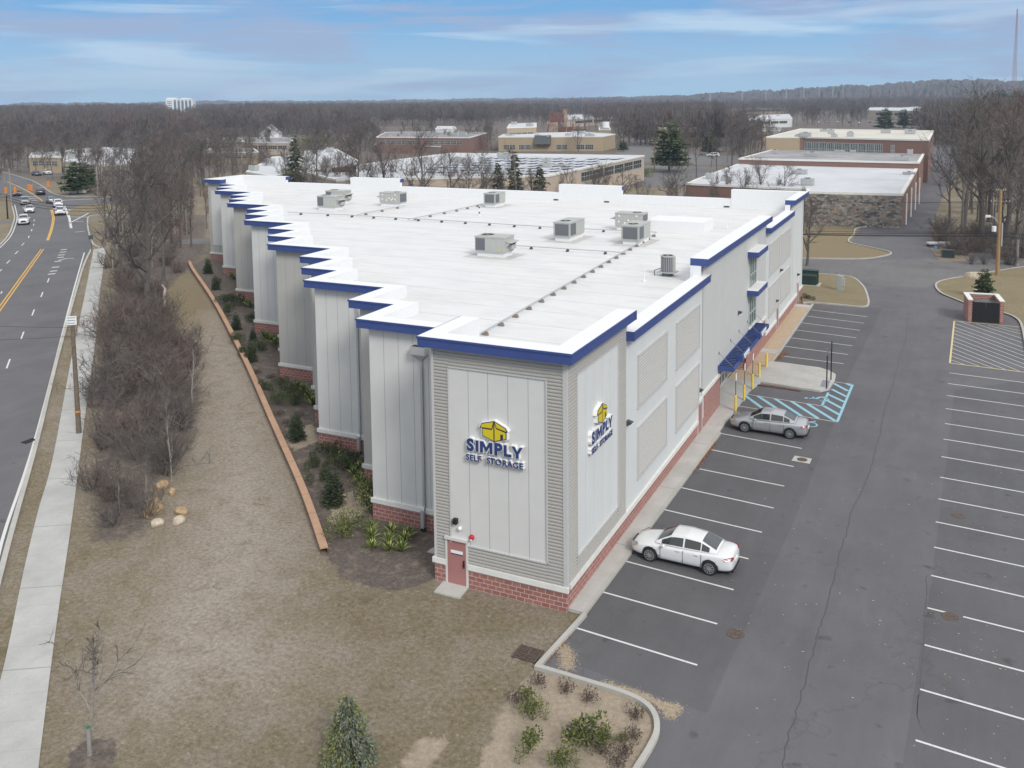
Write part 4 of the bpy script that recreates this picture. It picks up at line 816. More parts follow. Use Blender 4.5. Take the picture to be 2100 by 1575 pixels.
for yc,lab in ((31.2,'OFFICE letters on the canopy edge, nearer of the two by the accessible bay'),(37.9,'OFFICE letters on the canopy edge, farther of the two towards the gravel strip')):
    X,Y_,_=bw(1.2,yc); e=empty('canopy_sign',(X,Y_,0),TH+math.pi/2,lab,'sign')
    b=MB(); b.box(-1.35,1.35,-.02,.06,3.05,3.42); b.box(-1.42,-1.35,-.06,.35,2.95,3.45); b.build('backing',M_blue,e)
    text_mesh('letters','OFFICE',.52,.0,.03,M_white,e,(.1,-.06,3.03),(math.pi/2,0,0),1.1)
# ================================================================ CARS
def carpaint(name,c,metal=0,rough=.25):
    m=mat(name,c,rough,metal=metal); b=m.node_tree.nodes['Principled BSDF']; b.inputs['Coat Weight'].default_value=.7; b.inputs['Coat Roughness'].default_value=.08; return m
P_white=carpaint('car_white',(.72,.73,.74)); P_silver=carpaint('car_silver',(.46,.47,.49),.55,.3); P_dark=carpaint('car_charcoal',(.035,.038,.045)); P_grey=carpaint('car_grey',(.17,.18,.19),.4); P_blue=carpaint('car_navy',(.03,.05,.10))
M_tyre=mat('tyre',(.018,.018,.018),.85); M_alloy=mat('alloy',(.52,.53,.54),.3,metal=.7); M_carglass=mat('car_glass',(.020,.026,.026),.05,spec=1.0); M_rglass=mat('rear_glass',(.045,.052,.062),.08,spec=1.0); M_tail=mat('tail_red',(.28,.01,.02),.2); M_head=mat('headlamp',(.38,.36,.33),.12,spec=.8); M_amber=mat('amber',(.6,.25,.06),.3)
def make_car(kind='sedan',detail=True,paintm=P_white,name='parked_car'):
    if kind=='sedan':
        st_=[(-2.42,.52,.34,.50,.56),(-2.37,.70,.24,.60,.67),(-2.15,.84,.19,.71,.79),(-1.7,.895,.17,.81,.90),(-1.1,.915,.17,.89,.99),(-.2,.92,.17,.92,.97),(.8,.92,.17,.95,1.0),(1.6,.905,.18,.985,1.06),(2.1,.865,.22,.99,1.085),(2.35,.78,.27,.93,1.04),(2.42,.62,.36,.66,.75)]
        cb=[(-1.16,.76,.93,.70,.985,1.02),(-.42,.80,.94,.60,1.37,1.42),(.25,.80,.95,.575,1.42,1.47),(.92,.79,.97,.555,1.37,1.42),(1.72,.74,1.0,.66,1.055,1.09)]
        wins=[(-.88,.13),(.21,.95),(1.0,1.36)]; wb=(-1.42,1.40); wr=.335
    else:
        st_=[(-2.35,.60,.40,.70,.78),(-2.3,.76,.32,.84,.92),(-2.1,.88,.27,.95,1.03),(-1.6,.94,.25,1.02,1.12),(-1.1,.95,.25,1.05,1.16),(-.2,.96,.25,1.07,1.12),(.8,.96,.25,1.09,1.12),(1.6,.95,.26,1.10,1.14),(2.1,.93,.30,1.10,1.14),(2.3,.88,.36,1.05,1.10),(2.35,.78,.45,.80,.85)]
        cb=[(-1.12,.82,1.08,.76,1.14,1.17),(-.5,.86,1.08,.68,1.62,1.67),(.3,.86,1.1,.67,1.68,1.73),(1.6,.85,1.1,.66,1.63,1.68),(2.2,.84,1.12,.74,1.16,1.19)]
        wins=[(-.85,.1),(.18,.95),(1.03,1.75)]; wb=(-1.38,1.35); wr=.37
    root=empty(name); mb=MB()
    rows=[]
    for x,w,zb,zs,zd in st_:
        h=[(0,zb),(w*.80,zb),(w*.965,zb+.10),(w,(zb+zs)*.5),(w*.985,zs-.10),(w*.93,zs-.015),(w*.55,zd-.02),(0,zd)]
        rows.append([(x,y,z) for y,z in h]+[(x,-y,z) for y,z in h[-2:0:-1]])
    k=len(rows[0]); vs=[p for r_ in rows for p in r_]; fs=[(i*k+j,i*k+(j+1)%k,(i+1)*k+(j+1)%k,(i+1)*k+j) for i in range(len(rows)-1) for j in range(k)]
    fs=[tuple(reversed(f_)) for f_ in fs]; fs+=[tuple(range(k)),tuple(reversed([(len(rows)-1)*k+j for j in range(k)]))]
    mb.add(vs,fs); o=mb.build('body',paintm,None)
    bm=bmesh.new(); bm.from_mesh(o.data); bmesh.ops.recalc_face_normals(bm,faces=bm.faces); bm.to_mesh(o.data); bm.free()
    ss=o.modifiers.new('s','SUBSURF'); ss.levels=2; ss.render_levels=2
    cut=MB()
    for x in wb:
        for s in (-1,1): cut.tube((x,s*.70,wr),(x,s*1.2,wr),wr+.055,n=28)
    co_=cut.build('cut',M_black); bo=o.modifiers.new('b','BOOLEAN'); bo.operation='DIFFERENCE'; bo.object=co_; bo.solver='EXACT'
    bpy.context.view_layer.update(); dg=bpy.context.evaluated_depsgraph_get(); me=bpy.data.meshes.new_from_object(o.evaluated_get(dg)); me.name='body'
    o.modifiers.clear(); o.data=me; bpy.data.objects.remove(co_); o.parent=root
    for p in me.polygons: p.use_smooth=True
    # wheel wells lining
    for x in wb:
        for s in(-1,1): ww_=MB(); ww_.tube((x,s*.62,wr),(x,s*.705,wr),wr+.06,n=20); ww_.build('wheel_arch',M_black,root)
    # cabin
    def sta(x):
        for a_,b_ in zip(cb,cb[1:]):
            if a_[0]<=x<=b_[0]: t=(x-a_[0])/(b_[0]-a_[0]); return [a_[i]+(b_[i]-a_[i])*t for i in range(6)]
        return list(cb[-1])
    def top(x,t,off=0): c_=sta(x); return (x,t*c_[3],c_[4]+(c_[5]-c_[4])*(1-t*t)+off)
    def side(x,s,sg,off=0): c_=sta(x); return (x,sg*(c_[1]+(c_[3]-c_[1])*s+off),c_[2]-.0+(c_[4]-c_[2])*s+off*.3)
    xs_=sorted(set([round(cb[0][0]+(cb[-1][0]-cb[0][0])*i/14,4) for i in range(15)]+[c_[0] for c_ in cb])); ca_=MB(); ts=[-1,-.6,-.2,.2,.6,1]
    g_=[[side(x,0,-1),side(x,.5,-1)]+[top(x,t) for t in ts]+[side(x,.5,1),side(x,0,1)] for x in xs_]; k=len(g_[0])
    ca_.add([p for r_ in g_ for p in r_],[(i*k+j,(i+1)*k+j,(i+1)*k+j+1,i*k+j+1) for i in range(len(g_)-1) for j in range(k-1)])
    co2=ca_.build('cabin',paintm,root,smooth=True)
    def topwin(x0,x1,tw,name,m):
        w=MB(); nx_=5; T_=[-tw,-tw*.5,0,tw*.5,tw]; X_=[x0+(x1-x0)*i/nx_ for i in range(nx_+1)]
        w.add([top(x,t,.014) for x in X_ for t in T_],[(i*5+j,(i+1)*5+j,(i+1)*5+j+1,i*5+j+1) for i in range(nx_) for j in range(4)]); w.build(name,m,root,smooth=True)
    if kind=='sedan': topwin(-1.12,-.47,.93,'windscreen',M_carglass); topwin(.98,1.64,.90,'rear_window',M_rglass)
    else: topwin(-1.06,-.56,.93,'windscreen',M_carglass); topwin(1.68,2.12,.88,'rear_window',M_rglass)
    for sg in(-1,1):
        for x0,x1 in wins:
            w=MB(); n_=5; X_=[x0+(x1-x0)*i/n_ for i in range(n_+1)]; w.add([side(x,s,sg,.010) for x in X_ for s in(.10,.86)],[((2*i,2*i+1,2*i+3,2*i+2) if sg<0 else (2*i,2*i+2,2*i+3,2*i+1)) for i in range(n_)]); w.build('side_window',M_carglass,root)
    for x in wb:
        for s in(-1,1):
            w=MB(); yo=s*(st_[5][1]-.005); yi=s*(st_[5][1]-.23); w.tube((x,yi,wr),(x,yo,wr),wr,n=28); w.tube((x,yo,wr),(x,yo-s*.0+s*.012,wr),wr*.97,wr*.86,n=28)
            wo=w.build('wheel',M_tyre,root)
            w=MB(); w.tube((x,yo,wr),(x,yo+s*.014,wr),wr*.70,n=24,m=1)
            if detail:
                for q in range(10):
                    a_=2*math.pi*q/10; w.tube((x+.05*math.cos(a_),yo+s*.02,wr+.05*math.sin(a_)),(x+wr*.66*math.cos(a_),yo+s*.02,wr+wr*.66*math.sin(a_)),.022,.016,n=4,m=0)
                for q in range(24):
                    a_,b_=2*math.pi*q/24,2*math.pi*(q+1)/24; w.tube((x+wr*.69*math.cos(a_),yo+s*.018,wr+wr*.69*math.sin(a_)),(x+wr*.69*math.cos(b_),yo+s*.018,wr+wr*.69*math.sin(b_)),.013,n=4,m=0)
                w.tube((x,yo+s*.01,wr),(x,yo+s*.03,wr),.055,n=10,m=0)
            else: w.tube((x,yo+s*.01,wr),(x,yo+s*.02,wr),wr*.6,n=12,m=0)
            w.build('rim',[M_alloy,M_dark],wo)
    dz=0 if kind=='sedan' else .22
    if True:
        for s in(-1,1):
            w=MB(); w.add([(-2.405,s*.54,.60+dz),(-2.385,s*.56,.69+dz),(-2.06,s*.80,.80+dz),(-1.98,s*.875,.76+dz),(-2.12,s*.885,.68+dz),(-2.33,s*.76,.58+dz)],[(0,1,2,3,4,5) if s<0 else (5,4,3,2,1,0)],0)
            w.add([(-2.10,s*.865,.70+dz),(-2.0,s*.88,.76+dz),(-1.96,s*.90,.73+dz),(-2.06,s*.895,.68+dz)],[(0,1,2,3) if s<0 else (3,2,1,0)],1)
            w.build('headlight',[M_head,M_amber],root)
            w=MB(); w.add([(2.10,s*.875,.92+dz),(2.02,s*.90,.88+dz),(2.14,s*.885,.80+dz),(2.38,s*.73,.79+dz),(2.425,s*.55,.84+dz),(2.42,s*.52,.93+dz),(2.32,s*.78,.94+dz)],[(0,1,2,3,4,5,6) if s>0 else (6,5,4,3,2,1,0)]); w.build('tail_light',M_tail,root)
            w=MB(); w.ball((-.72,s*1.0,.98+dz*.7),(.08,.11,.07),n=10,k=6); w.box(-.76,-.70,min(s*.84,s*.95),max(s*.84,s*.95),.93+dz*.7,.97+dz*.7); mo=w.build('mirror',paintm,root,smooth=True)
            if detail:
                w=MB()
                for x in(-.15,.72): w.box(x,x+.2,min(s*.915,s*.95),max(s*.915,s*.95),.815,.845)
                w.build('door_handle',paintm,root)
                w=MB()
                for x in (-.90,.17,1.02): w.box(x-.005,x+.005,min(s*.90,s*.928),max(s*.90,s*.928),.26,.88)
                w.build('door_seam',M_dark,root)
        w=MB(); w.box(-2.44,-2.36,-.46,.46,.36+dz,.52+dz); w.box(-2.435,-2.38,-.34,.34,.55+dz,.64+dz); w.build('grille',M_black,root)
        w=MB(); w.box(2.40,2.435,-.2,.2,.60+dz,.72+dz); w.build('number_plate',M_white,root)
        w=MB(); w.box(2.28,2.41,-.62,.62,.22+dz,.34+dz); w.build('rear_valance',M_black,root)
    return root
def place_car(root,x,y,rz_,label,cat='car',group=None,name=None,sc=1):
    root.location=(x,y,.012); root.rotation_euler=(0,0,rz_); root.scale=(sc,)*3; tag(root,label,cat,group)
    if name: root.name=name
def axle_place(f,r,wb):   # centre and heading from front/rear wheel ground pixels (south side wheels)
    pf,pr=Vector(at(*f)),Vector(at(*r)); d=(pr-pf).normalized(); n=Vector((-d.y,d.x)); mid=(pf+pr)/2+n*.92; return mid.x,mid.y,math.atan2(d.y,d.x)
c1=make_car('sedan',True,P_white); x,y,a_=axle_place((1333,1153),(1453,1181),2.8); place_car(c1,x,y,a_,'white four-door sedan parked across a stall by the near end of the east wall')
def recolour(root,newm,old):
    for k in kids(root):
        for s_ in k.material_slots:
            if s_.material==old: s_.link='OBJECT'; s_.material=newm
c2=copy_tree(c1); recolour(c2,P_silver,P_white); x,y,a_=axle_place((1528,887.5),(1618,901),2.8); place_car(c2,x,y,a_,'silver four-door sedan parked beside the blue hatched accessible bay')
car_lo=make_car('sedan',False,P_grey,'car'); suv_lo=make_car('suv',False,P_white,'car')
def heading(u1,v1,u2,v2):    # nose points towards the second pixel
    p,q=at(u1,v1),at(u2,v2); return math.atan2(q[1]-p[1],q[0]-p[0])+math.pi
first={'sedan':True,'suv':True}
def traffic(kind,paintm,u,v,head,label,group='vehicles on the street and side drives',sc=1):
    src=car_lo if kind=='sedan' else suv_lo; base=P_grey if kind=='sedan' else P_white
    c=copy_tree(src)
    if paintm!=base: recolour(c,paintm,base)
    x,y=at(u,v); place_car(c,x,y,head,label,'car',group,sc=sc); return c
hd=heading(60,440,40,490)
hd2=heading(60,490,62,440)
T=[('suv',P_white,49,459,heading(49,459,42,490),'white pickup-fronted vehicle nearest on the left lanes of the street'),('sedan',P_white,60,435,heading(58,434,62,460),'white sedan second in the queue coming down the street'),
('suv',P_silver,52,419,heading(52,419,56,440),'pale silver pickup third in the queue below the signals'),('sedan',P_dark,35,401,heading(35,401,44,420),'black car under the left traffic signals'),
('suv',P_dark,83,399,heading(83,399,66,382),'dark utility vehicle driving away up the street beyond the junction'),('sedan',P_grey,105,416,heading(105,416,92,400),'grey sedan driving away in the junction'),
('suv',P_white,119,424,heading(119,424,112,408),'white van ahead of another by the solid white lane line'),('suv',P_white,123,440,heading(123,440,118,420),'white van nearest in the right lane beside the yellow lines'),
('sedan',P_blue,75,360,heading(75,360,90,362),'dark car in the side drive by tree trunks'),('suv',P_white,97,358,heading(97,358,112,362),'white van parked in the side drive among the trees'),
('suv',P_white,1462,322,heading(1462,322,1440,322),'white estate car in the far paved yard by a bare tree'),('sedan',P_silver,1318,275,heading(1318,275,1330,274),'pale car outside the tan brick workshop'),('suv',P_white,1246,274,heading(1246,274,1260,273),'white van behind the tan brick office roof')]
for t in T: traffic(*t)
for k,(u,v,p_) in enumerate([(1680,252,P_white),(1697,252,P_silver),(1718,251,P_white),(1742,252,P_dark),(1762,253,P_white),(1784,252,P_grey),(1842,262,P_white),(1856,262,P_silver),(1872,262,P_white),(1890,262,P_white)]):
    traffic('suv' if k%2 else 'sedan',p_,u,v,heading(u,v,u+3,v-4),['white','silver','white','black','white','grey','white','silver','white','white'][k]+' vehicle in the far yard, '+['leftmost','second from the left','third from the left','the only black one','fifth from the left','the only dark grey one','left of the pines','between two white ones by the pines','third under the pines','rightmost under the pines'][k],'vehicles in the far yard')
for r_ in (car_lo,suv_lo):
    for k in kids(r_):
        for q in kids(k): bpy.data.objects.remove(q)
        bpy.data.objects.remove(k)
    bpy.data.objects.remove(r_)
# ================================================================ SITE OBJECTS
# retaining wall
rw=MB(); ln=smoothline(A((388,543),(398,562),(440,625),(500,740),(560,875),(620,1010),(665,1136)),6); o1=offs(ln,.15); o2=offs(ln,-.15)
def h_(i): return .46-.2*i/len(ln)
for i in range(len(ln)-1):
    a_,b_=h_(i),h_(i+1)
    for P_,fl in ((o1,1),(o2,0)): rw.add([(P_[i][0],P_[i][1],0),(P_[i+1][0],P_[i+1][1],0),(P_[i+1][0],P_[i+1][1],b_),(P_[i][0],P_[i][1],a_)],[(0,1,2,3) if not fl else (3,2,1,0)],0)
o3=offs(ln,.19); o4=offs(ln,-.19); cp=MB()
for i in range(len(ln)-1):
    a_,b_=h_(i),h_(i+1); q=[(o3[i][0],o3[i][1],a_),(o4[i][0],o4[i][1],a_),(o4[i+1][0],o4[i+1][1],b_),(o3[i+1][0],o3[i+1][1],b_)]
    cp.add(q+[(p[0],p[1],p[2]+.09) for p in q],[(3,2,1,0),(4,5,6,7),(0,1,5,4),(1,2,6,5),(2,3,7,6),(3,0,4,7)])
e=empty('retaining_wall',(0,0,0),0,'long low reddish block retaining wall with tan capstones curving past the shrub bed','retaining wall'); rw.build('block_wall',M_redbrick,e)
cps=conc('cap_stones',(.46,.29,.19),.6,(-.6,.8)); cp.build('capstones',cps,e)
# end face
# bollards and sign posts
def bollard(u,v,label,sign=False):
    x,y=at(u,v,.14); e=empty('bollard',(x,y,.14),0,label,'bollard','yellow bollards at the office entrance')
    b=MB(); b.tube((0,0,0),(0,0,1.05),.085,n=14); b.ball((0,0,1.05),(.085,.085,.06),n=14,k=6); b.build('post',M_yel,e,smooth=False)
    if sign:
        b=MB(); b.box(-.02,.02,-.02,.02,1.05,2.7); b.build('sign_post',M_dark,e); b=MB(); b.box(.022,.035,-.155,.155,2.15,2.65); 
        b.build('sign_plate',M_white,e)
    return e
bollard(1508,843,'yellow bollard with a sign post, nearest to the silver car',True); bollard(1526,820,'yellow bollard with a sign post, middle one at the accessible bay',True); bollard(1543,797,'yellow bollard with a sign post, farthest one beside the plaza leaves',True)
bollard(1557,773,'plain yellow bollard, nearer of the two on the plaza'); bollard(1572,752,'plain yellow bollard, farther one at the gravel edge')
def signpost(u,v,label,h,plate,face):
    x,y=at(u,v,.15); e=empty('sign_post',(x,y,.15),0,label,'sign','dark sign posts on the plaza tip')
    b=MB(); b.tube((0,0,0),(0,0,h),.045,n=8); b.build('pole',M_black,e); b=MB(); b.box(-.01,.01,-.15,.15,h-.5,h) if face else b.box(-.15,.15,-.01,.01,h-.5,h); b.build('plate',plate,e)
signpost(1695,797,'dark post with a pale top at the plaza tip, nearer one of two',3.0,M_galv,True); signpost(1704,779,'dark post with dark sign at the plaza tip, farther one',3.0,M_dark,True)
tp=A((1681,782),(1702,784),(1697,794.5),(1684,796),(1681,793)); tp=[at(1687,779,.15),at(1703,781,.15),at(1698,795,.15),at(1682,792,.15)]; struct(MB().prism(tp,.15,.16),'tactile_pad',mat('tactile',(.22,.24,.28),.8,var=.2,scale=20))
# leaves piled by the kerb
lp=MB(); rr=random.Random(3)
def leafpile(pts,n,w):
    for _ in range(n):
        t=rr.random()*(len(pts)-1); i=int(t); f_=t-i; x=pts[i][0]+(pts[i+1][0]-pts[i][0])*f_+abs(rr.gauss(0,w)); y=pts[i][1]+(pts[i+1][1]-pts[i][1])*f_+rr.gauss(0,w*.5); z=.02+rr.random()*.07; a_=rr.random()*6.3; s_=rr.uniform(.03,.06)
        lp.add([(x+s_*math.cos(a_+k*1.57),y+s_*math.sin(a_+k*1.57),z+rr.uniform(-.02,.03)) for k in range(4)],[(0,1,2,3)])
leafpile(A((1408,970),(1440,935),(1462,905)),900,.16); leafpile(A((1580,742),(1608,722)),350,.25); leafpile(A((1548,790),(1580,794),(1640,803)),500,.07); leafpile(A((1118,1360),(1160,1300)),40,.15); leafpile(A((1660,640),(1700,633)),60,.3)
tag(lp.build('fallen_leaves',M_leafr),kind='stuff',label='drifts of dry reddish leaves along the kerb')
# litter of tiny pale bits on asphalt
lt=MB()
for _ in range(520):
    u=rr.uniform(1500,2095); v=rr.uniform(640,1570) if rr.random()<.6 else rr.uniform(960,1400)
    if u<1900 and rr.random()<.6: continue
    x,y=at(u,v); a_=rr.random()*6.3; s_=rr.uniform(.014,.034)
    lt.add([(x+s_*math.cos(a_+k*1.57)*(1.6 if k%2 else .7),y+s_*math.sin(a_+k*1.57),.022+rr.uniform(0,.01)) for k in range(4)],[(0,1,2,3)],0 if rr.random()<.7 else 1)
tag(lt.build('litter',[mat('pale_litter',(.42,.39,.34),.8),M_leafr]),kind='stuff',label='scattered pale bits on the asphalt')
# bin enclosure
X0,Y0=at(1985,660); X1,Y1=at(2057.5,664.5)
ww=math.hypot(X1-X0,Y1-Y0); ang=math.atan2(Y1-Y0,X1-X0); e=empty('bin_enclosure',(X0,Y0,0),ang,'brick bin enclosure with pale coping and black metal gates by the hatched box','bin enclosure')
b=MB(); D_=3.3; Hh=2.1; b.box(0,.32,0,D_,0,Hh); b.box(ww-.32,ww,0,D_,0,Hh); b.box(.32,ww-.32,D_-.25,D_,0,Hh); b.build('brick_wall',M_block,e)
b=MB(); b.box(-.06,.38,-.06,D_+.06,Hh,Hh+.1); b.box(ww-.38,ww+.06,-.06,D_+.06,Hh,Hh+.1); b.box(.38,ww-.38,D_-.31,D_+.06,Hh,Hh+.1); b.build('coping',M_cap,e)
for k in(0,1):
    b=MB(); x0=.34+k*(ww-.68)/2; x1=x0+(ww-.68)/2-.02; b.box(x0,x1,.02,.05,.12,1.95)
    n_=int((x1-x0)/.11)
    for q in range(n_): b.box(x0+q*.11,x0+q*.11+.05,.0,.02,.12,1.95)
    for z in(.12,1.0,1.9): b.box(x0,x1,-.02,.0,z,z+.06)
    b.build('gate',M_black,e)
x_,y_=ww*.28,1.1; e2=empty('rubbish_skip',(X0+x_*math.cos(ang)-y_*math.sin(ang),Y0+x_*math.sin(ang)+y_*math.cos(ang),0.01),ang,'dark lidded rubbish skip inside the brick enclosure','skip')
b=MB(); b.add([(-.0,0,0),(2.0,0,0),(2.0,1.5,0),(0,1.5,0),(-.1,-.15,1.45),(2.1,-.15,1.3),(2.1,1.6,1.6),(-.1,1.6,1.6)],[(0,3,2,1),(0,1,5,4),(1,2,6,5),(2,3,7,6),(3,0,4,7)]); b.build('bin_body',M_dark,e2)
b=MB(); b.add([(-.12,-.18,1.42),(2.12,-.18,1.32),(2.12,1.62,1.66),(-.12,1.62,1.66),(-.12,-.18,1.48),(2.12,-.18,1.38),(2.12,1.62,1.72),(-.12,1.62,1.72)],[(4,5,6,7),(0,1,5,4),(1,2,6,5),(2,3,7,6),(3,0,4,7)]); b.build('lid',mat('lid_grey',(.10,.105,.11),.7,var=.4,scale=2),e2)
# transformer + cabinet
x,y=at(1661,585); e=empty('transformer',(x,y,.15),R(2),'dark green pad-mounted transformer on a concrete pad beside the far corner','transformer')
M_green=mat('dark_green_metal',(.018,.042,.033),.45); b=MB(); b.box(-1.15,1.15,-.9,1.1,-.15,0); b.build('pad',M_apron,e)
b=MB(); b.box(-.95,.85,.0,.95,0,1.5); b.add([(-.95,-.65,0),(.75,-.65,0),(.75,0,0),(-.95,0,0),(-.95,-.65,1.05),(.75,-.65,1.05),(.75,0,1.25),(-.95,0,1.25)],[(0,1,5,4),(1,2,6,5),(4,5,6,7),(3,0,4,7)]); b.box(-1.0,.9,-.02,1.0,1.5,1.56); b.build('cabinet',M_green,e)
b=MB(); b.box(-.12,-.08,-.67,-.64,.05,1.0); b.box(-.05,.0,-.7,-.64,.5,.62); b.build('door_handle',M_black,e)
x,y=at(1722,597); e=empty('meter_cabinet',(x,y,.12),R(-10),'narrow grey-green backflow and meter cabinet standing alone on the grass island','utility cabinet')
b=MB(); b.box(-.3,.3,-.2,.2,0,1.55); b.box(-.33,.33,-.23,.23,1.55,1.6); b.box(.3,.5,-.12,.14,.5,1.35,1); b.tube((.4,0,0),(.4,0,.5),.05,n=8,m=1); b.tube((-.1,.0,1.6),(-.1,0,1.8),.05,n=8,m=1); b.build('cabinet',[mat('pale_green_metal',(.38,.43,.40),.5,var=.08,scale=3),M_galv],e)
b=MB(); b.box(-.24,.24,-.215,-.2,.15,1.45); b.build('door',M_galv,e)
x,y=at(1944,528); e=empty('black_crate',(x,y,0.01),R(5),'small dark box standing at the edge of the side street','box'); b=MB(); b.box(-.75,.75,-.35,.35,0,.95); b.box(-.8,.8,-.4,.4,.95,1.02,1); b.box(-.78,-.7,-.38,.38,0,.95,1); b.box(.7,.78,-.38,.38,0,.95,1); b.build('box_body',[mat('dark_teal',(.02,.035,.04),.6),M_dark],e)
# dumped sheet and debris
x,y=at(1925,505); e=empty('dumped_mattress',(x,y,.0),R(25),'pale grey mattress lying on scraps at the wood edge','mattress'); b=MB()
b.prism([(-1.6,-.5),(1.5,-.45),(1.7,.1),(1.5,.5),(-1.5,.45),(-1.75,0)],.35,.6); b.build('mattress_body',mat('mattress',(.50,.49,.52),.8,var=.15,scale=3),e)
b=MB()
for _ in range(26):
    px_,py_=rr.uniform(-1.8,2.2),rr.uniform(-2.2,.6); b.box(px_,px_+rr.uniform(.1,.9),py_,py_+rr.uniform(.05,.4),0,rr.uniform(.05,.35),rr.choice((0,1,2,3)))
b.build('scraps',[M_dark,mat('blue_tarp',(.12,.25,.42),.6),M_brown,M_galv],e)
# ---- boulders
def boulder(u,v,r,m,label,seed,group='boulders by the thicket'):
    rr=random.Random(seed); x,y=at(u,v); bm=bmesh.new(); bmesh.ops.create_icosphere(bm,subdivisions=3,radius=1); d_=[Vector((rr.gauss(0,1),rr.gauss(0,1),rr.gauss(0,1))).normalized() for _ in range(9)]; k_=[rr.uniform(.68,.95) for _ in d_]
    for vv in bm.verts:
        p=vv.co.normalized(); s_=1
        for q,kk in zip(d_,k_):
            t=p.dot(q)
            if t>.3: s_=min(s_,kk/t)
        vv.co=Vector((p.x*r[0],p.y*r[1],p.z*r[2]))*(s_*.85+.15)
    me=bpy.data.meshes.new('boulder'); bm.to_mesh(me); bm.free(); me.materials.append(m); o=bpy.data.objects.new('boulder',me); C.objects.link(o); o.scale=(.74,.74,.74) if group else (1,1,1); o.location=(x,y,r[2]*.22); o.rotation_euler=(0,0,rr.random()*6); return tag(o,label,'boulder',group)
boulder(371,1052,(.55,.45,.36),M_rock,'smooth tan boulder, upper of the two in the open grass',1); boulder(367,1071,(.52,.42,.36),M_rock2,'pale cream boulder, lower of the two in the open grass',2)
boulder(323,1076,(.5,.45,.34),M_rock2,'small pale boulder at the front edge of the thicket',3); boulder(316,1048,(.75,.65,.75),M_rock,'largest tan boulder, half inside the thicket',4); boulder(333,998,(.55,.5,.4),M_rock,'tan boulder deep in the thicket behind the largest one',5); boulder(353,1012,(.35,.3,.35),M_rock,'small upright tan boulder among the thicket stems',6); boulder(300,1058,(.4,.3,.4),M_rock,'rusty tan boulder leaning on the largest one',7)
boulder(1999,571,(1.2,.8,.8),M_rock2,'large pale boulder at the head of the far grass island',8,None); boulder(2003,598,(.5,.5,.3),M_rock2,'small pale rock behind the enclosure pine',9,None)
# ---- utility poles
def pole(u,v,vt,r,m,label,arms=(),extra=None,name='utility_pole',cat='utility pole',lean=(0,0)):
    x,y=at(u,v); d=dist(x,y)
    # height from the top pixel
    lo_,hi_=0,60
    for _ in range(40):
        mid=(lo_+hi_)/2; p=Vector((x,y,mid))-CAM; vv=CY-F*(p.dot(UP))/p.dot(fw)
        if vv>vt: lo_=mid
        else: hi_=mid
    h=lo_; e=empty(name,(x,y,0),0,label,cat,'utility poles along the streets'); b=MB(); b.tube((0,0,0),(lean[0],lean[1],h),r,r*.72,n=12); b.build('pole',m,e)
    for (z,l,a_) in arms:
        b=MB(); c_,s_=math.cos(a_),math.sin(a_); zz=h*z; b.tube((-l*c_,-l*s_,zz),(l*c_,l*s_,zz),.07,n=6); 
        for t in(-1,-.6,.6,1): b.tube((l*c_*t,l*s_*t,zz),(l*c_*t,l*s_*t,zz+.22),.05,n=6,m=1)
        b.build('crossarm',[M_wood,M_galv],e)
    return e,h,x,y
pe,ph,px_,py_=pole(162,889,667,.17,M_wood,'leaning grey roadside pole standing in the pavement beside the thicket')
b=MB(); b.tube((0,0,ph*.2),(0,0,ph*.215),.2,n=12); b.build('orange_band',M_orange,pe)
re_,rh,rx,ry_=pole(2045,566,389,.24,M_wood2,'tall tan wooden pole with street lamp and transformers by the far island',arms=((.86,1.0,R(15)),(.99,.5,R(15))))
b=MB(); b.tube((.3,-.1,rh*.35),(.3,-.1,rh*.62),.09,n=8); b.build('riser_conduit',M_galv,re_)
b=MB(); b.path([(0,0,rh*.60),(-.6,-.4,rh*.68),(-1.0,-.7,rh*.70)],.05,n=6); b.box(-1.5,-.95,-.85,-.6,rh*.685,rh*.71,1); b.build('lamp_arm',[M_galv,M_white],re_)
b=MB(); b.tube((-.6,-.2,rh*.50),(.7,.2,rh*.50),.10,n=8); b.tube((-.55,-.3,rh*.52),(-.55,-.3,rh*.58),.25,n=12,m=1); b.build('equipment',[M_dark,M_white],re_)
pole(1342,354,292,.16,M_wood,'brown pole with twin floodlights in the paved yard behind the roof',arms=((.97,.9,R(10)),))
pole(24,424,345,.16,M_concp,'pale pole with a crossarm at the left street corner',arms=((1.0,2.4,R(20)),)); pole(201,401,340,.2,M_concp,'pale bare pole across the junction beside the grass verge',arms=())
pole(16,449,401,.15,M_black,'short black-footed signal pole at the left street edge',arms=((.98,.8,R(15)),)); pole(12,412,355,.14,M_concp,'thin grey pole at the far left street edge')
for u,v,vt,lab in ((788,300,255,'distant pole behind the red brick block, left one'),(962,300,256,'distant pole behind the red brick block, right one'),(1824,262,238,'thin lamp pole in the far yard'),(1403,262,205,'pale pole rising from the far woods')): pole(u,v,vt,.12,M_concp,lab,arms=((.97,1.0,R(10)),))
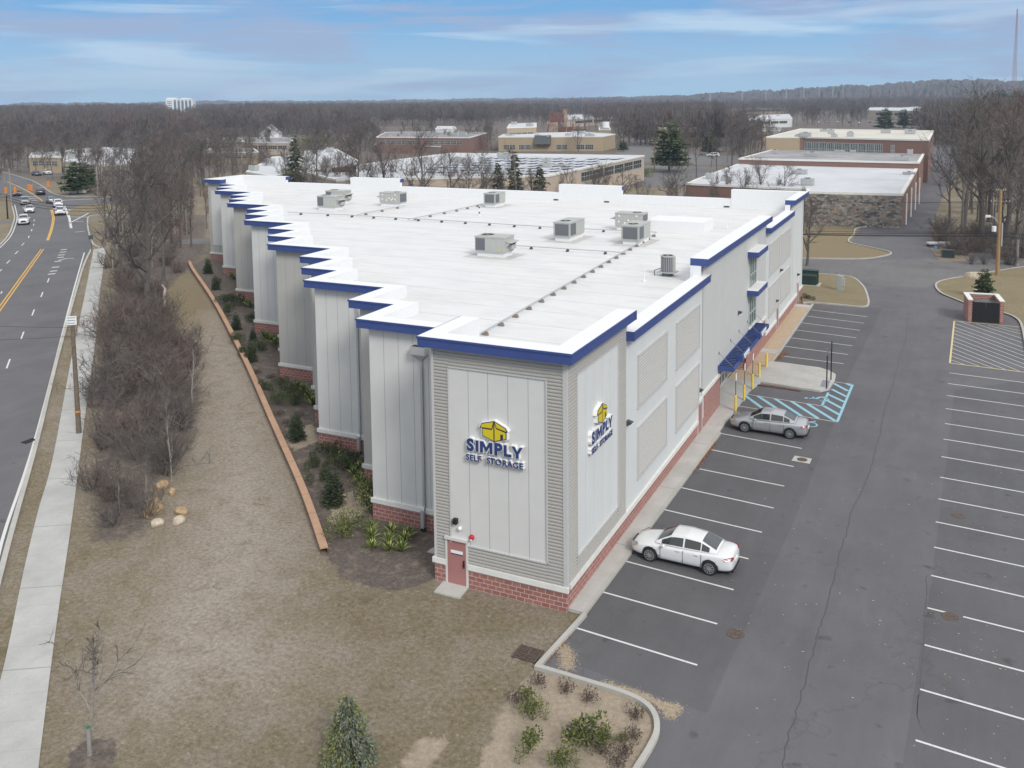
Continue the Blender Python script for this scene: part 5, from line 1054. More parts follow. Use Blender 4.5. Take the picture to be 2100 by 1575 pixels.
# wires
def wire(pts,r,label,name='overhead_wire'):
    mb=MB()
    for a_,b_,sag in pts:
        a_,b_=Vector(a_),Vector(b_); P_=[a_.lerp(b_,t/14)-Vector((0,0,sag*4*(t/14)*(1-t/14))) for t in range(15)]; mb.path(P_,r,n=4)
    return tag(mb.build(name,M_black),label,'wire','overhead wires')
far=Vector((rx-95,ry_-4,0))
for k,(z,zz,r_,dx) in enumerate(((.50,.50,.045,0),(.515,.52,.03,0),(.47,.46,.05,.1),(.455,.44,.035,-.1))):
    wire([((rx+dx,ry_,rh*z),(far.x,far.y-k*.3,rh*zz),1.6-.15*k),((rx,ry_,rh*z),(rx+60,ry_+5,rh*z),1.0)],r_,['thick wire, uppermost of the low bundle crossing the far driveway','thin wire second from the top of the low bundle over the driveway','thick wire third in the low bundle over the driveway','lowest wire over the driveway in front of the stone wall'][k])
wire([((rx-1,ry_-.2,rh*.86),(far.x,far.y,rh*.88),1.2),((rx+1,ry_+.2,rh*.86),(far.x,far.y+2,rh*.88),1.2)],.018,'pair of thin high wires running from the tan pole crossarm')
x0,y0=at(16,449); x1,y1=at(-60,460); xr,yr=at(215,470)
for k in range(3): wire([((x0,y0,4.6-k*.5),(xr,yr,4.2-k*.5),.8),((x0,y0,4.6-k*.5),(x0-60,y0-10,5.6-k*.5),.6)],.05,['wire over the street at the queue of cars, topmost','middle wire over the street at the queue of cars','lowest wire over the street at the queue of cars'][k])
wire([((px_,py_,ph*.98),(px_-30,py_-6,ph*1.02),.5)],.012,'thin wire from the roadside pole over the street, upper'); wire([((px_,py_,ph*.9),(px_-30,py_-12,ph*.86),.5)],.012,'thin wire from the roadside pole over the street, lower')
# traffic signals on a span wire
sigs=[(62,394,352,'orange traffic signal facing away, left one of the middle pair'),(67,394,352,'orange traffic signal, right one of the middle pair'),(102,392,349,'orange traffic signal hanging over the far lanes, rightmost'),(15,400,365,'orange traffic signal at the far left over the verge'),(34,398,362,'orange traffic signal over the black car')]
for u,vg,vb,lab in sigs:
    dd=at(u,432 if u<60 else 425); x,y=dd; p=Vector((x,y,0)); vt_={62:378,67:379,102:372,15:384,34:383}[u]
    lo_,hi_=0,30
    for _ in range(40):
        mid=(lo_+hi_)/2; q=Vector((x,y,mid))-CAM; vv=CY-F*(q.dot(UP))/q.dot(fw)
        if vv>vt_: lo_=mid
        else: hi_=mid
    e=empty('traffic_signal',(x,y,lo_-1.2),YAW*-1+.2,lab,'traffic signal','orange traffic signals over the junction'); b=MB(); b.box(-.22,.22,-.18,.18,0,1.15); b.build('housing',M_orange,e)
    b=MB()
    for z in(.2,.6,1.0): b.tube((0,-.22,z),(0,-.34,z),.15,n=12,m=0); b.tube((0,-.23,z),(0,-.24,z),.12,n=12,m=1)
    b.build('lenses',[M_orange,M_dark],e); b=MB(); b.tube((0,0,1.2),(0,0,2.0),.03,n=5); b.build('hanger',M_dark,e)
# street signs
x,y=at(150,705); e=empty('street_sign',(x,y,0),R(35),'white street sign with blue-grey arrows on a post between kerb and pavement','sign'); b=MB(); b.tube((0,0,0),(0,0,2.4),.035,n=6); b.build('post',M_galv,e)
b=MB(); b.box(-.42,.42,-.05,-.03,1.75,2.55,0)
for k in range(3): z=1.88+k*.24; b.box(-.30,.32,-.056,-.05,z,z+.06,1); b.add([(-.38,-.056,z+.03),(-.27,-.056,z-.04),(-.27,-.056,z+.10)],[(0,1,2)],1)
b.build('plate',[M_white,mat('sign_slate',(.12,.18,.26),.5)],e)
x,y=at(188,515); e=empty('street_sign',(x,y,0),R(35),'small dark sign on a thin post at the pavement start','sign'); b=MB(); b.tube((0,0,0),(0,0,2.3),.04,n=6); b.build('post',M_dark,e); b=MB(); b.box(-.3,.3,-.05,-.03,1.75,2.35); b.build('plate',M_dark,e)
x,y=at(159,398); e=empty('monument_sign',(x,y,0),R(32),'low white sign board with a black cap on the grass verge across the junction','sign'); b=MB(); b.box(-2,2,-.15,.15,.3,1.9,0); b.box(-2.1,2.1,-.2,.2,1.9,2.4,1); b.box(-1.9,-1.6,-.12,.12,0,.3,1); b.box(1.6,1.9,-.12,.12,0,.3,1)
for k in range(3): b.box(-1.5,1.3-k*.4,-.165,-.15,1.5-k*.35,1.62-k*.35,1)
b.build('board',[M_white,M_black],e)
# ================================================================ VEGETATION
def branch(mb,p,d,l,r,rr,seg,n,taper=.55,up=.12,wob=.16,m=0):
    """curved tapering limb; returns points along it"""
    pts=[(p.copy(),r)]; d=d.normalized()
    for k in range(seg):
        d=(d+Vector((rr.gauss(0,wob),rr.gauss(0,wob),rr.gauss(0,wob)+up))).normalized(); r2=r*(1-(1-taper)/seg*(k+1)) if True else r
        q=pts[-1][0]+d*(l/seg); rr0=pts[-1][1]; r1=pts[0][1]*(1-(1-taper)*(k+1)/seg)
        mb.tube(pts[-1][0],q,rr0,r1,n=n,m=m,caps=False); pts.append((q,r1))
    return pts,d
def rdir(d,ang,rr):
    a=d.orthogonal().normalized(); b=d.cross(a); t=rr.random()*2*math.pi
    return (d*math.cos(ang)+(a*math.cos(t)+b*math.sin(t))*math.sin(ang)).normalized()
def sliver(mb,p,q,w,rr,m=0):
    d=(q-p); s=d.cross(Vector((rr.gauss(0,1),rr.gauss(0,1),rr.gauss(0,1)))); 
    if s.length<1e-6: return
    s=s.normalized()*w; mb.add([p-s,p+s,q],[(0,1,2)],m)
def bare_tree(seed,h,spread=1.,trunk_f=.32,tr=.22,lim=7,tw=5,mb_tr=M_bark,mb_tw=M_twig,name='bare_tree',fine=.022,dead=False,levels=3,wide=.75,tuft=.4):
    rr=random.Random(seed); T=MB(); K=MB(); root=empty(name)
    pts,d=branch(T,Vector((0,0,-.1)),Vector((rr.gauss(0,.05),rr.gauss(0,.05),1)),h*.86,tr,rr,8,7,taper=.16,up=.25,wob=.06)
    T.tube((0,0,-.1),(0,0,.4),tr*1.5,tr,n=7,caps=False)
    lims=[]
    for k in range(lim):
        f=trunk_f+(1-trunk_f)*(k+.3)/lim*.93; i=min(int(f*8),7); t=f*8-i; p=pts[i][0].lerp(pts[i+1][0],t); r=pts[i][1]*.62
        l=h*wide*(1-f*.62)*rr.uniform(.62,.9)*spread*.72; q,dd=branch(T,p,rdir(Vector((0,0,1)),rr.uniform(.6,1.15)-f*.35,rr),l,max(r,.03),rr,5,5,taper=.25,up=.11,wob=.15); lims.append((q,l))
    lims.append((pts[4:],h*tuft))
    for q,l in lims:
        nb=max(3,int(tw*1.5))
        for j in range(nb):
            i=rr.randrange(1,len(q)-1) if j<nb-2 else len(q)-2; t=rr.random(); p=q[i][0].lerp(q[i+1][0],t); dd=(q[i+1][0]-q[i][0]).normalized(); l2=l*rr.uniform(.30,.55)
            b_,_=branch(T if l2>1.5 else K,p,rdir(dd,rr.uniform(.4,.95),rr),l2,max(q[i][1]*.5,.018),rr,4,3,taper=.3,up=.07,wob=.17)
            for _ in range(tw):
                i2=rr.randrange(0,4); p2=b_[i2][0].lerp(b_[i2+1][0],rr.random()); d2=(b_[i2+1][0]-b_[i2][0]).normalized(); l3=l2*rr.uniform(.35,.7)
                c_,_=branch(K,p2,rdir(d2,rr.uniform(.3,.9),rr),l3,.012+fine*.3,rr,2,3,taper=.5,up=.08,wob=.2)
                if levels>2:
                    for _ in range(tw+2):
                        i3=rr.randrange(0,2); p3=c_[i3][0].lerp(c_[i3+1][0],rr.random()); d3=(c_[i3+1][0]-c_[i3][0]).normalized(); q3=p3+rdir(d3,rr.uniform(.2,.9),rr)*l3*rr.uniform(.3,.75)+Vector((0,0,.08*l3)); sliver(K,p3,q3,fine*.5,rr)
    T.build('trunk',mb_tr,root); K.build('crown',mb_tw,root); return root
def bush(seed,h,w,n,tw,m,name,fine=.02,up=.15):
    rr=random.Random(seed); K=MB(); root=None
    for k in range(n):
        a=rr.random()*6.28; r0=rr.random()*w*.35; p=Vector((r0*math.cos(a),r0*math.sin(a),-.05)); d=Vector((math.cos(a)*rr.uniform(.1,.9),math.sin(a)*rr.uniform(.1,.9),1))
        b_,_=branch(K,p,d,h*rr.uniform(.7,1.2),rr.uniform(.012,.03)+fine*.3,rr,5,3,taper=.3,up=-.02 if rr.random()<.5 else up,wob=.2)
        for _ in range(tw):
            i2=rr.randrange(1,5); p2=b_[i2][0].lerp(b_[i2+1][0],rr.random()) if i2<5 else b_[5][0]; l3=h*rr.uniform(.2,.45); c_,_=branch(K,p2,rdir(Vector((0,0,1)),rr.uniform(.2,1.3),rr),l3,.008+fine*.2,rr,2,3,taper=.5,up=.0,wob=.25)
            for _ in range(tw): i3=rr.randrange(0,2); p3=c_[i3][0].lerp(c_[i3+1][0],rr.random()); q3=p3+rdir((c_[i3+1][0]-c_[i3][0]).normalized(),rr.uniform(.3,1.1),rr)*l3*rr.uniform(.3,.8); sliver(K,p3,q3,fine*.45,rr)
    return K.build(name,m)
def leaf(mb,p,d,l,w,rr,m=0):
    s=d.cross(Vector((rr.gauss(0,1),rr.gauss(0,1),rr.gauss(0,1)))).normalized()*w; mb.add([p,p+d*l*.5+s,p+d*l,p+d*l*.5-s],[(0,1,2,3)],m)
def conifer(seed,h,r,m,name,tiers=16,dens=26,leafl=.3,gap=.15,base=.08,trunkr=None,droop=.25,m2=None,power=.85,trunkm=M_bark,ragged=.25):
    rr=random.Random(seed); K=MB(); T=MB(); root=empty(name); tr=trunkr or h*.016; T.tube((0,0,-.1),(0,0,h*.97),tr,tr*.15,n=7)
    for k in range(tiers):
        f=base+(1-base)*(k+rr.uniform(-.25,.25))/tiers; z=h*f; rad=r*max(.04,(1-f)**power)*rr.uniform(1-ragged,1+ragged*.5); nb=max(4,int(9*(1-f)+4))
        for b in range(nb):
            if rr.random()<gap: continue
            a=2*math.pi*(b+rr.random()*.8)/nb; L_=rad*rr.uniform(.7,1.1); d=Vector((math.cos(a),math.sin(a),-droop+rr.gauss(0,.08))).normalized(); p0=Vector((0,0,z)); T.tube(p0,p0+d*L_*.9,tr*.25*(1-f)+.008,.006,n=3,caps=False)
            nn=max(3,int(dens*L_/r))
            for q in range(nn):
                t=rr.uniform(.22,1.05); p=p0+d*L_*t+Vector((rr.gauss(0,.05*L_+.04),rr.gauss(0,.05*L_+.04),rr.gauss(0,.04)-.05*t)); dd=(d+Vector((rr.gauss(0,.5),rr.gauss(0,.5),rr.gauss(-.1,.35)))).normalized(); leaf(K,p,dd,leafl*rr.uniform(.6,1.2),leafl*.22,rr,1 if m2 and rr.random()<.32+.3*math.sin(a*1.3+z) else 0)
    T.build('trunk',trunkm,root); K.build('crown',[m]+([m2] if m2 else []),root); return root
def shrub(seed,h,r,m,name,n=420,leafl=.07,m2=None,lumps=5,stem=True):
    rr=random.Random(seed); K=MB(); cs=[(Vector((rr.gauss(0,r*.42),rr.gauss(0,r*.42),h*rr.uniform(.35,.75))),rr.uniform(.4,.62)) for _ in range(lumps)]
    root=empty(name)
    T=MB()
    for c,k in cs: T.tube((0,0,0),c,.018,.008,n=4)
    for _ in range(n):
        c,k=rr.choice(cs); d=Vector((rr.gauss(0,1),rr.gauss(0,1),rr.gauss(0,.8))).normalized(); p=c+Vector((d.x*r*k,d.y*r*k,d.z*h*k*.8))*rr.uniform(.45,1.05)
        if p.z<.02: p.z=.02+rr.random()*.1
        leaf(K,p,(d+Vector((rr.gauss(0,.6),rr.gauss(0,.6),rr.gauss(.3,.5)))).normalized(),leafl*rr.uniform(.7,1.5),leafl*.36,rr,1 if m2 and rr.random()<.35 else 0)
    T.build('stems',M_bark,root); K.build('foliage',[m]+([m2] if m2 else []),root); return root
def yucca(seed):
    rr=random.Random(seed); K=MB()
    for k in range(46):
        a=rr.random()*6.28; el=rr.uniform(.25,1.35); l=rr.uniform(.42,.62); d=Vector((math.cos(a)*math.cos(el),math.sin(a)*math.cos(el),math.sin(el))); s=Vector((-math.sin(a),math.cos(a),0)); p=Vector((0,0,.04)); q=p+d*l*.6; e_=p+d*l-Vector((0,0,.14*l))
        K.add([p-s*.022,q-s*.026,q+s*.026,p+s*.022],[(0,1,2,3)],0); K.add([q-s*.026,e_,q+s*.026],[(0,1,2)],0); K.add([p-s*.008+Vector((0,0,.004)),q-s*.010+Vector((0,0,.006)),q+s*.010+Vector((0,0,.006)),p+s*.008+Vector((0,0,.004))],[(0,1,2,3)],1)
    return K.build('yucca',[mat('yucca_leaf',(.10,.15,.03),.6,var=.3,scale=6),mat('yucca_stripe',(.72,.68,.26),.6)])
def fit_h(u,v,vt):
    x,y=at(u,v); lo_,hi_=0,220
    for _ in range(40):
        mid=(lo_+hi_)/2; p=Vector((x,y,mid))-CAM; vv=CY-F*(p.dot(UP))/p.dot(fw)
        if vv>vt: lo_=mid
        else: hi_=mid
    return x,y,lo_
class Proto:
    """a built plant used first itself, then copied"""
    def __init__(s,o,h): s.o=o; s.h=h; s.used=False; s.ch=kids(o); s.nm=o.name
    def put(s,x,y,h,rz_,label,cat,group,wsc=1.):
        k=h/s.h; sc=(k*wsc,k*wsc,k)
        if not s.used: o=s.o; s.used=True; o.location=(x,y,0); o.rotation_euler=(0,0,rz_); o.scale=sc
        else: o=copy_tree(s.o,loc=(x,y,0),rz=rz_,sc=sc,ch=s.ch)
        return tag(o,label,cat,group)
vr=random.Random(42)
BT=[Proto(bare_tree(11,14,1.0,.30,.24,8,5),14),Proto(bare_tree(12,14,1.15,.22,.26,9,5),14),Proto(bare_tree(13,14,.85,.38,.20,8,5),14),Proto(bare_tree(14,14,1.05,.28,.22,9,5,mb_tw=M_twigr),14),Proto(bare_tree(15,14,.7,.25,.16,8,5,mb_tr=M_bark2),14)]
FT=[Proto(bare_tree(21,14,1.0,.3,.26,7,4,fine=.06,levels=3),14),Proto(bare_tree(22,14,1.1,.25,.26,8,4,fine=.06,levels=3,mb_tw=M_twigr),14),Proto(bare_tree(23,14,.85,.35,.24,7,4,fine=.06,levels=3),14)]
SB=[Proto(bush(31,2.6,1.6,30,5,M_twig,'bare_shrub',fine=.022),2.6),Proto(bush(32,2.2,1.9,30,5,M_twigr,'bare_shrub',fine=.022),2.2),Proto(bush(33,3.2,1.4,24,5,M_twig,'bare_shrub',fine=.022),3.2)]
def tree_at(u,v,vt,k,label,group='bare winter trees',w=1.,P=None): x,y,h=fit_h(u,v,vt); return (P or BT)[k].put(x,y,h,vr.random()*6.28,label,'tree',group,w)
# --- trees one can tell apart
hero=[(300,645,352,1,'largest bare tree of the thicket, its dark twin trunks rising over the lawn'),(252,600,400,0,'bare tree left in the thicket with limbs reaching over the pavement'),(335,575,380,3,'reddish bare tree right of the largest thicket tree'),(393,506,385,2,'straight bare tree next to the left corner of the storage building'),
(270,520,345,0,'grey bare tree behind the large thicket tree, left side'),(352,500,350,3,'reddish bare tree behind the thicket, with clinging brown leaves below'),(318,480,330,1,'broad bare tree in the middle of the strip by the building corner'),(232,560,430,4,'slim pale bare tree at the pavement edge'),
(1975,468,235,1,'tall dark-trunked bare tree at the driveway edge, limbs reaching over it'),(2012,500,215,0,'tall bare tree behind the tan utility pole'),(2062,505,200,3,'tall bare tree at the right frame edge beyond the pole'),(1990,430,225,2,'upright bare tree behind the dark-trunked one'),(2085,545,330,4,'slim bare tree right of the tan pole base'),(2030,455,205,1,'wide bare tree high above the right wood edge'),
(648,440,296,1,'bare tree just left of the raised back parapet'),(735,445,292,0,'spreading bare tree behind the middle back parapet, left one'),(790,440,300,1,'spreading bare tree in front of the pale roof'),(862,450,288,1,'wide bare tree leaning over the pale roof'),(925,450,310,0,'bare tree right of the wide leaning one'),(985,455,312,4,'pale slim birch-like tree between the small spruces'),(1065,460,305,4,'pale slim tree in front of the middle spruce'),
(1225,440,345,1,'low bare shrub-like tree before the pale warehouse wall'),(1385,440,345,1,'low bare tree by the rear yard edge'),(1560,440,336,1,'bare tree in front of the stone-walled building, right of centre'),(1610,445,342,0,'bare tree in front of the long grey roof'),(1490,440,345,3,'reddish bare tree before the rear brick wall'),(1412,330,296,1,'small round-crowned bare tree on the far grass strip'),(1186,312,262,1,'bare tree in front of the tan brick office, left one'),(1268,300,258,0,'bare tree at the right end of the tan brick office'),
(1655,545,420,1,'bare tree leaning out from behind the far right corner of the storage building'),(1548,330,252,0,'tall bare tree left of the yellow brick wall'),(1580,320,250,3,'reddish bare tree beside the yellow brick wall')]
for u,v,vt,k,lab in hero: tree_at(u,v,vt if v<560 and u<430 else vt-(v-vt)*.10,k,lab,w=1.15)
mt=bare_tree(51,5.2,1.25,.34,.075,7,3,mb_tr=M_bark2,mb_tw=M_bark,name='young_tree',fine=.014,wide=.85,tuft=.22); x,y,h=fit_h(184,1548,1290); mt.location=(x,y,0); mt.scale=(h/5.2,)*3; mt.rotation_euler=(0,0,1.0); tag(mt,'young leafless tree in a mulch ring beside the pavement at the bottom left','tree')
b=MB(); b.tube((0,0,1.15),(0,0,1.2),.08,n=10); b.build('green_tie',mat('green_tie',(.02,.18,.06),.5),mt); b=MB(); b.tube((0,0,0),(0,0,1.1),.09,.08,n=10); b.build('trunk_guard',M_concp,mt)
# --- thicket shrubs
thick=A((190,1112),(172,960),(200,760),(222,620),(260,560),(330,620),(375,700),(405,800),(385,900),(345,990),(322,1098),(240,1122))
bb=(min(p[0] for p in thick),max(p[0] for p in thick),min(p[1] for p in thick),max(p[1] for p in thick)); pos=[]
tries=0
while len(pos)<74 and tries<6000:
    tries+=1; p=(vr.uniform(bb[0],bb[1]),vr.uniform(bb[2],bb[3]))
    if inside(p,thick) and all((p[0]-q[0])**2+(p[1]-q[1])**2>1.12**2 for q in pos): pos.append(p)
def pix(x,y,z=0): p=Vector((x,y,z))-CAM; zz=p.dot(fw); return CX+F*p.dot(RT)/zz,CY-F*p.dot(UP)/zz
for i,(x,y) in enumerate(pos): SB[i%3].put(x,y,vr.uniform(1.5,2.9)*(.75 if pix(x,y)[1]>1000 else 1),vr.random()*6.28,'tangled leafless shrub in the brush thicket between pavement and lawn','shrub','leafless shrubs of the thicket',vr.uniform(.9,1.25))
for u,v,vt in ((352,985,800),(300,1060,930),(245,1050,930),(395,840,660)): tree_at(u,v,vt,4,'thin pale sapling standing in the brush thicket',group='saplings in the thicket',w=.8)
# fallen pale log
b=MB(); x,y=at(318,640); P_=[Vector((x-1.6,y+2.6,2.2)),Vector((x-.6,y+2.0,2.0)),Vector((x+.3,y+1.0,1.2)),Vector((x+1.3,y+.2,.3))]; b.tube(P_[0],P_[1],.09,.13,n=8); b.tube(P_[1],P_[2],.13,.16,n=8); b.tube(P_[2],P_[3],.16,.2,n=8); tag(b.build('fallen_branch',mat('bleached_wood',(.42,.38,.33),.8,var=.2,scale=5)),'bleached bare broken limb leaning at the foot of the largest thicket tree','branch')
# brown clinging leaves patch
K=MB(); rr=random.Random(8)
for _ in range(2600):
    u,v=rr.gauss(345,24),rr.gauss(478,22); x,y=at(u,v); leaf(K,Vector((x,y,rr.uniform(.3,4.2))),Vector((rr.gauss(0,1),rr.gauss(0,1),rr.gauss(0,.5))).normalized(),.16,.05,rr)
tag(K.build('oak_leaves',M_brownl),kind='stuff',label='rusty dry leaves clinging to undergrowth')
# --- young columnar / shrubs in the mulch bed
CO=Proto(conifer(61,2.0,.5,M_need,'columnar_evergreen',tiers=15,dens=34,leafl=.14,gap=.02,base=.03,droop=-.25,power=.6,ragged=.1),2.0)
def cput(P,u,v,vt,label,cat,group,w=1.): x,y,h=fit_h(u,v,vt); return P.put(x,y,h,vr.random()*6.28,label,cat,group,w)
for u,v,vt,lab in ((684,1035,955,'nearest'),(609,903,843,'second nearest'),(515,741,695,'third nearest'),(485,676,640,'fourth from the near end'),(443,594,563,'fifth, low in the bed'),(427,561,528,'farthest'),(519,700,672,'small one against the stepped wall')):
    cput(CO,u,v,vt,'narrow dark evergreen in the shrub bed, '+lab,'shrub','narrow evergreens in the shrub bed',1.15)
SH=[Proto(shrub(71,.9,.62,M_need,'evergreen_shrub',1500,.07,M_leafg),.9),Proto(shrub(72,.8,.66,M_need,'evergreen_shrub',1500,.07,M_leafg),.8)]
sp_=[(652,985,948),(690,965,930),(632,958,925),(661,940,905),(716,955,915),(560,830,800),(535,800,775),(585,815,783),(600,828,795),(570,795,770),(495,730,700),(475,705,680),(460,640,615),(455,625,600),(530,720,690),(505,660,640),(436,585,565),(468,628,600)]
for i,(u,v,vt) in enumerate(sp_): cput(SH[i%2],u+9,v,vt+4,'rounded dark green shrub in the mulch behind the retaining wall','shrub','rounded shrubs in the bed',.85)
for u,v,vt,lab in ((712,1095,1050,'olive green mound at the near end of the shrub bed'),(752,1040,985,'green and rusty shrub against the first wall step')): cput(Proto(shrub(73+u,.9,.75,M_leafg,'mounded_shrub',1600,.07,M_needy,7),.9),u,v,vt,lab,'shrub',None)
DD=Proto(shrub(75,.35,.5,M_dead,'dead_shrub',260,.07,None,4),.35)
for u,v in ((590,868),(575,850),(596,875),(480,655),(470,650),(525,765),(555,775),(612,855)): x,y=at(u,v); DD.put(x,y,.35,vr.random()*6,'low brown dead shrub in the mulch bed','shrub','low dead shrubs in the bed')
YU=Proto(yucca(81),.6)
for i,(u,v) in enumerate([(762,1090),(763,1104),(765,1125),(802,1092),(797,1113),(800,1130),(830,1109),(824,1130),(838,1100),(688,936),(699,948),(714,960),(723,975),(733,965),(740,985),(735,992),(745,970),(612,797),(622,806),(630,815),(636,822),(640,830),(541,692),(549,697),(556,702),(562,707),(566,700),(497,622),(505,626),(512,630),(474,570),(480,573)]): x,y=at(u,v); YU.put(x,y,.74 if v>900 else .95,vr.random()*6,'spiky yellow-striped yucca at the foot of the stepped wall','plant','yuccas along the stepped wall')
# front bed of the corner
SF=[Proto(shrub(91,.75,.5,M_leafg,'broadleaf_shrub',620,.085,M_needy,6),.75)]
for u,v,vt,w,lab in ((1083,1445,1412,.8,'yellow-green shrub at the upper left of the corner bed'),(1092,1478,1438,.8,'taller yellow-green shrub, second from the top left in the corner bed'),(1083,1545,1498,.8,'loose green shrub at the left of the corner bed'),(1155,1582,1540,.85,'green shrub cut by the bottom frame edge'),(1205,1532,1480,1.2,'widest olive green shrub in the corner bed'),(1240,1530,1498,.9,'olive shrub joined to the right of the widest one'),(1275,1522,1503,.9,'small olive sprig at the right end of the wide clump')):
    cput(SF[0],u,v,vt,lab,'shrub',None,w)
for i,(u,v) in enumerate([(1108,1402),(1158,1418),(1205,1436),(1300,1472),(1303,1515),(1233,1545),(1278,1548),(1268,1573),(1170,1510),(1062,1440)]): x,y=at(u,v); DD.put(x,y,.42,vr.random()*6,'small bare brown shrub dotting the sandy corner bed','shrub','small bare shrubs in the corner bed',.62)
# blue spruce, small pine
bs=Proto(conifer(101,2.5,1.05,M_needb,'blue_spruce',tiers=26,dens=85,leafl=.13,gap=.02,base=.02,droop=.35,m2=M_needy,power=.5,ragged=.16),2.5); cput(bs,716,1562,1424,'blue-green young spruce alone on the lawn at the bottom','tree',None,1.05)
PN=Proto(conifer(102,4,1.3,M_pinen,'pine_tree',tiers=12,dens=60,leafl=.3,gap=.12,base=.15,droop=-.15,m2=M_need,power=.6),4); cput(PN,2018,612,548,'young green pine behind the brick bin enclosure','tree','pines')
cput(SH[0],1657,615,602,'small round shrub at the tip of the transformer island','shrub',None)
SPR=Proto(conifer(103,16,3.4,M_need,'spruce_tree',tiers=24,dens=70,leafl=.6,gap=.12,base=.08,droop=.35,power=.75),16)
for u,v,vt,w,lab in ((608,425,272,1.,'tall dark spruce at the left behind the back parapet'),(1022,455,325,1.1,'small dark spruce, left of three behind the back parapet'),(1057,450,306,1.0,'narrow dark spruce, middle and tallest of the three'),(1107,455,334,1.35,'bushy spruce, right of the three behind the back parapet')): cput(SPR,u,v,vt,lab,'tree','spruces behind the back parapet',w)
for u,v,vt,w,lab in ((1372,352,246,1.25,'broad green pine beside the paved yard'),(1455,318,268,1.3,'low green pine right of the broad one'),(1378,340,318,1.6,'dark rounded evergreen on the grass strip'),(1278,310,288,1.8,'dark spreading evergreen by the office drive'),(1815,268,220,1.3,'olive pine left of the row in the far yard'),(1852,262,222,1.2,'dark pine, second in the far yard row'),(1882,263,219,1.3,'dark pine, third in the far yard row'),(1950,262,219,1.1,'small pine right of the far yard row'),(1868,205,182,1.5,'pine on the skyline at the right'),(160,398,328,1.5,'wide dark pine across the junction'),(185,392,335,1.2,'dark pine behind the low sign board'),(2050,230,182,1.8,'dark pine at the skyline on the right edge'),(2085,240,185,1.8,'dark pine at the right frame edge skyline')): cput(PN,u,v,vt,lab,'tree','pines',w)
# --- background buildings
FOOT=[]
def poly_building(px,h,mw,mr,label,name='warehouse',par=.25,extra=None,z0=0,inset=.5,coping=M_cap):
    P_=[at(u,v,h) for u,v in px]; a_=sum(P_[i][0]*P_[(i+1)%len(P_)][1]-P_[(i+1)%len(P_)][0]*P_[i][1] for i in range(len(P_)))
    if a_<0: P_=P_[::-1]
    cx_=sum(p[0] for p in P_)/len(P_); cy_=sum(p[1] for p in P_)/len(P_); e=empty(name,(cx_,cy_,0),0,label,'building'); FOOT.append([(cx_+(p[0]-cx_)*1.08,cy_+(p[1]-cy_)*1.08) for p in P_]); Q=[(p[0]-cx_,p[1]-cy_) for p in P_]
    n=len(Q); w=MB(); w.add([(p[0],p[1],z0) for p in Q]+[(p[0],p[1],h-.3) for p in Q],[(i,(i+1)%n,n+(i+1)%n,n+i) for i in range(n)]); w.build('wall',mw,e)
    r=MB(); r.sheet(Q,h-.02); r.build('roof',mr,e)
    c=MB(); R_=Q+[Q[0]]; o_=offs(R_,-.12); i_=offs(R_,.45); o_[0]=o_[-1]=offs([Q[-1],Q[0],Q[1]],-.12)[1]; i_[0]=i_[-1]=offs([Q[-1],Q[0],Q[1]],.45)[1]
    strip(c,o_,o_,h-.3,h+par*.4); strip(c,o_,i_,h+par*.4,h+par*.4); strip(c,i_,i_,h-.02,h+par*.4); c.build('coping',coping,e); return e,Q,(cx_,cy_)
def roof_bits(e,Q,h,n,seed,m=(M_unit,M_galv,M_dark)):
    rr=random.Random(seed); xs_=[p[0] for p in Q]; ys_=[p[1] for p in Q]; k=0
    while k<n:
        x,y=rr.uniform(min(xs_),max(xs_)),rr.uniform(min(ys_),max(ys_))
        if not inside((x,y),Q): continue
        k+=1; a_,b_,c_=rr.uniform(.5,1.6),rr.uniform(.5,1.4),rr.uniform(.5,1.4); b=MB(); b.box(x-a_,x+a_,y-b_,y+b_,h,h+c_,0); b.box(x-a_*.8,x+a_*.8,y-b_-.03,y-b_,h+.2,h+c_*.85,1); b.tube((x,y,h+c_),(x,y,h+c_+.12),min(a_,b_)*.5,n=10,m=2)
        b.build('roof_unit',list(m),e)
def wallstrip(e,Q,c,i,t0,t1,z0,z1,n,m=M_glass,off=.06,mull=True,name='window'):
    a_,b_=Vector(Q[i]),Vector(Q[(i+1)%len(Q)]); d=(b_-a_); nn=Vector((d.y,-d.x)).normalized()*off
    for k in range(n):
        s0=t0+(t1-t0)*k/n; s1=t0+(t1-t0)*(k+.9)/n; p,q=a_+d*s0+nn,a_+d*s1+nn; w=MB()
        w.add([(p.x,p.y,z0),(q.x,q.y,z0),(q.x,q.y,z1),(p.x,p.y,z1)],[(0,1,2,3)],0)
        n2=nn*1.5
        if mull:
            for f in(0,.25,.5,.75,1):
                r=p.lerp(q,f); rx=d.normalized()*.05; w.add([(r.x-rx.x+n2.x*.3,r.y-rx.y+n2.y*.3,z0),(r.x+rx.x+n2.x*.3,r.y+rx.y+n2.y*.3,z0),(r.x+rx.x+n2.x*.3,r.y+rx.y+n2.y*.3,z1),(r.x-rx.x+n2.x*.3,r.y-rx.y+n2.y*.3,z1)],[(0,1,2,3)],1)
            for zz in (z0,(z0+z1)/2,z1-.08): w.add([(p.x+n2.x*.35,p.y+n2.y*.35,zz),(q.x+n2.x*.35,q.y+n2.y*.35,zz),(q.x+n2.x*.35,q.y+n2.y*.35,zz+.08),(p.x+n2.x*.35,p.y+n2.y*.35,zz+.08)],[(0,1,2,3)],1)
        w.build(name,[m,M_trim],e)
def edge(Q,c,u,v,h):   # index of the wall edge whose mid-point is nearest the pixel point
    x,y=at(u,v,h); x-=c[0]; y-=c[1]; return min(range(len(Q)),key=lambda i:(Q[i][0]/2+Q[(i+1)%len(Q)][0]/2-x)**2+(Q[i][1]/2+Q[(i+1)%len(Q)][1]/2-y)**2)
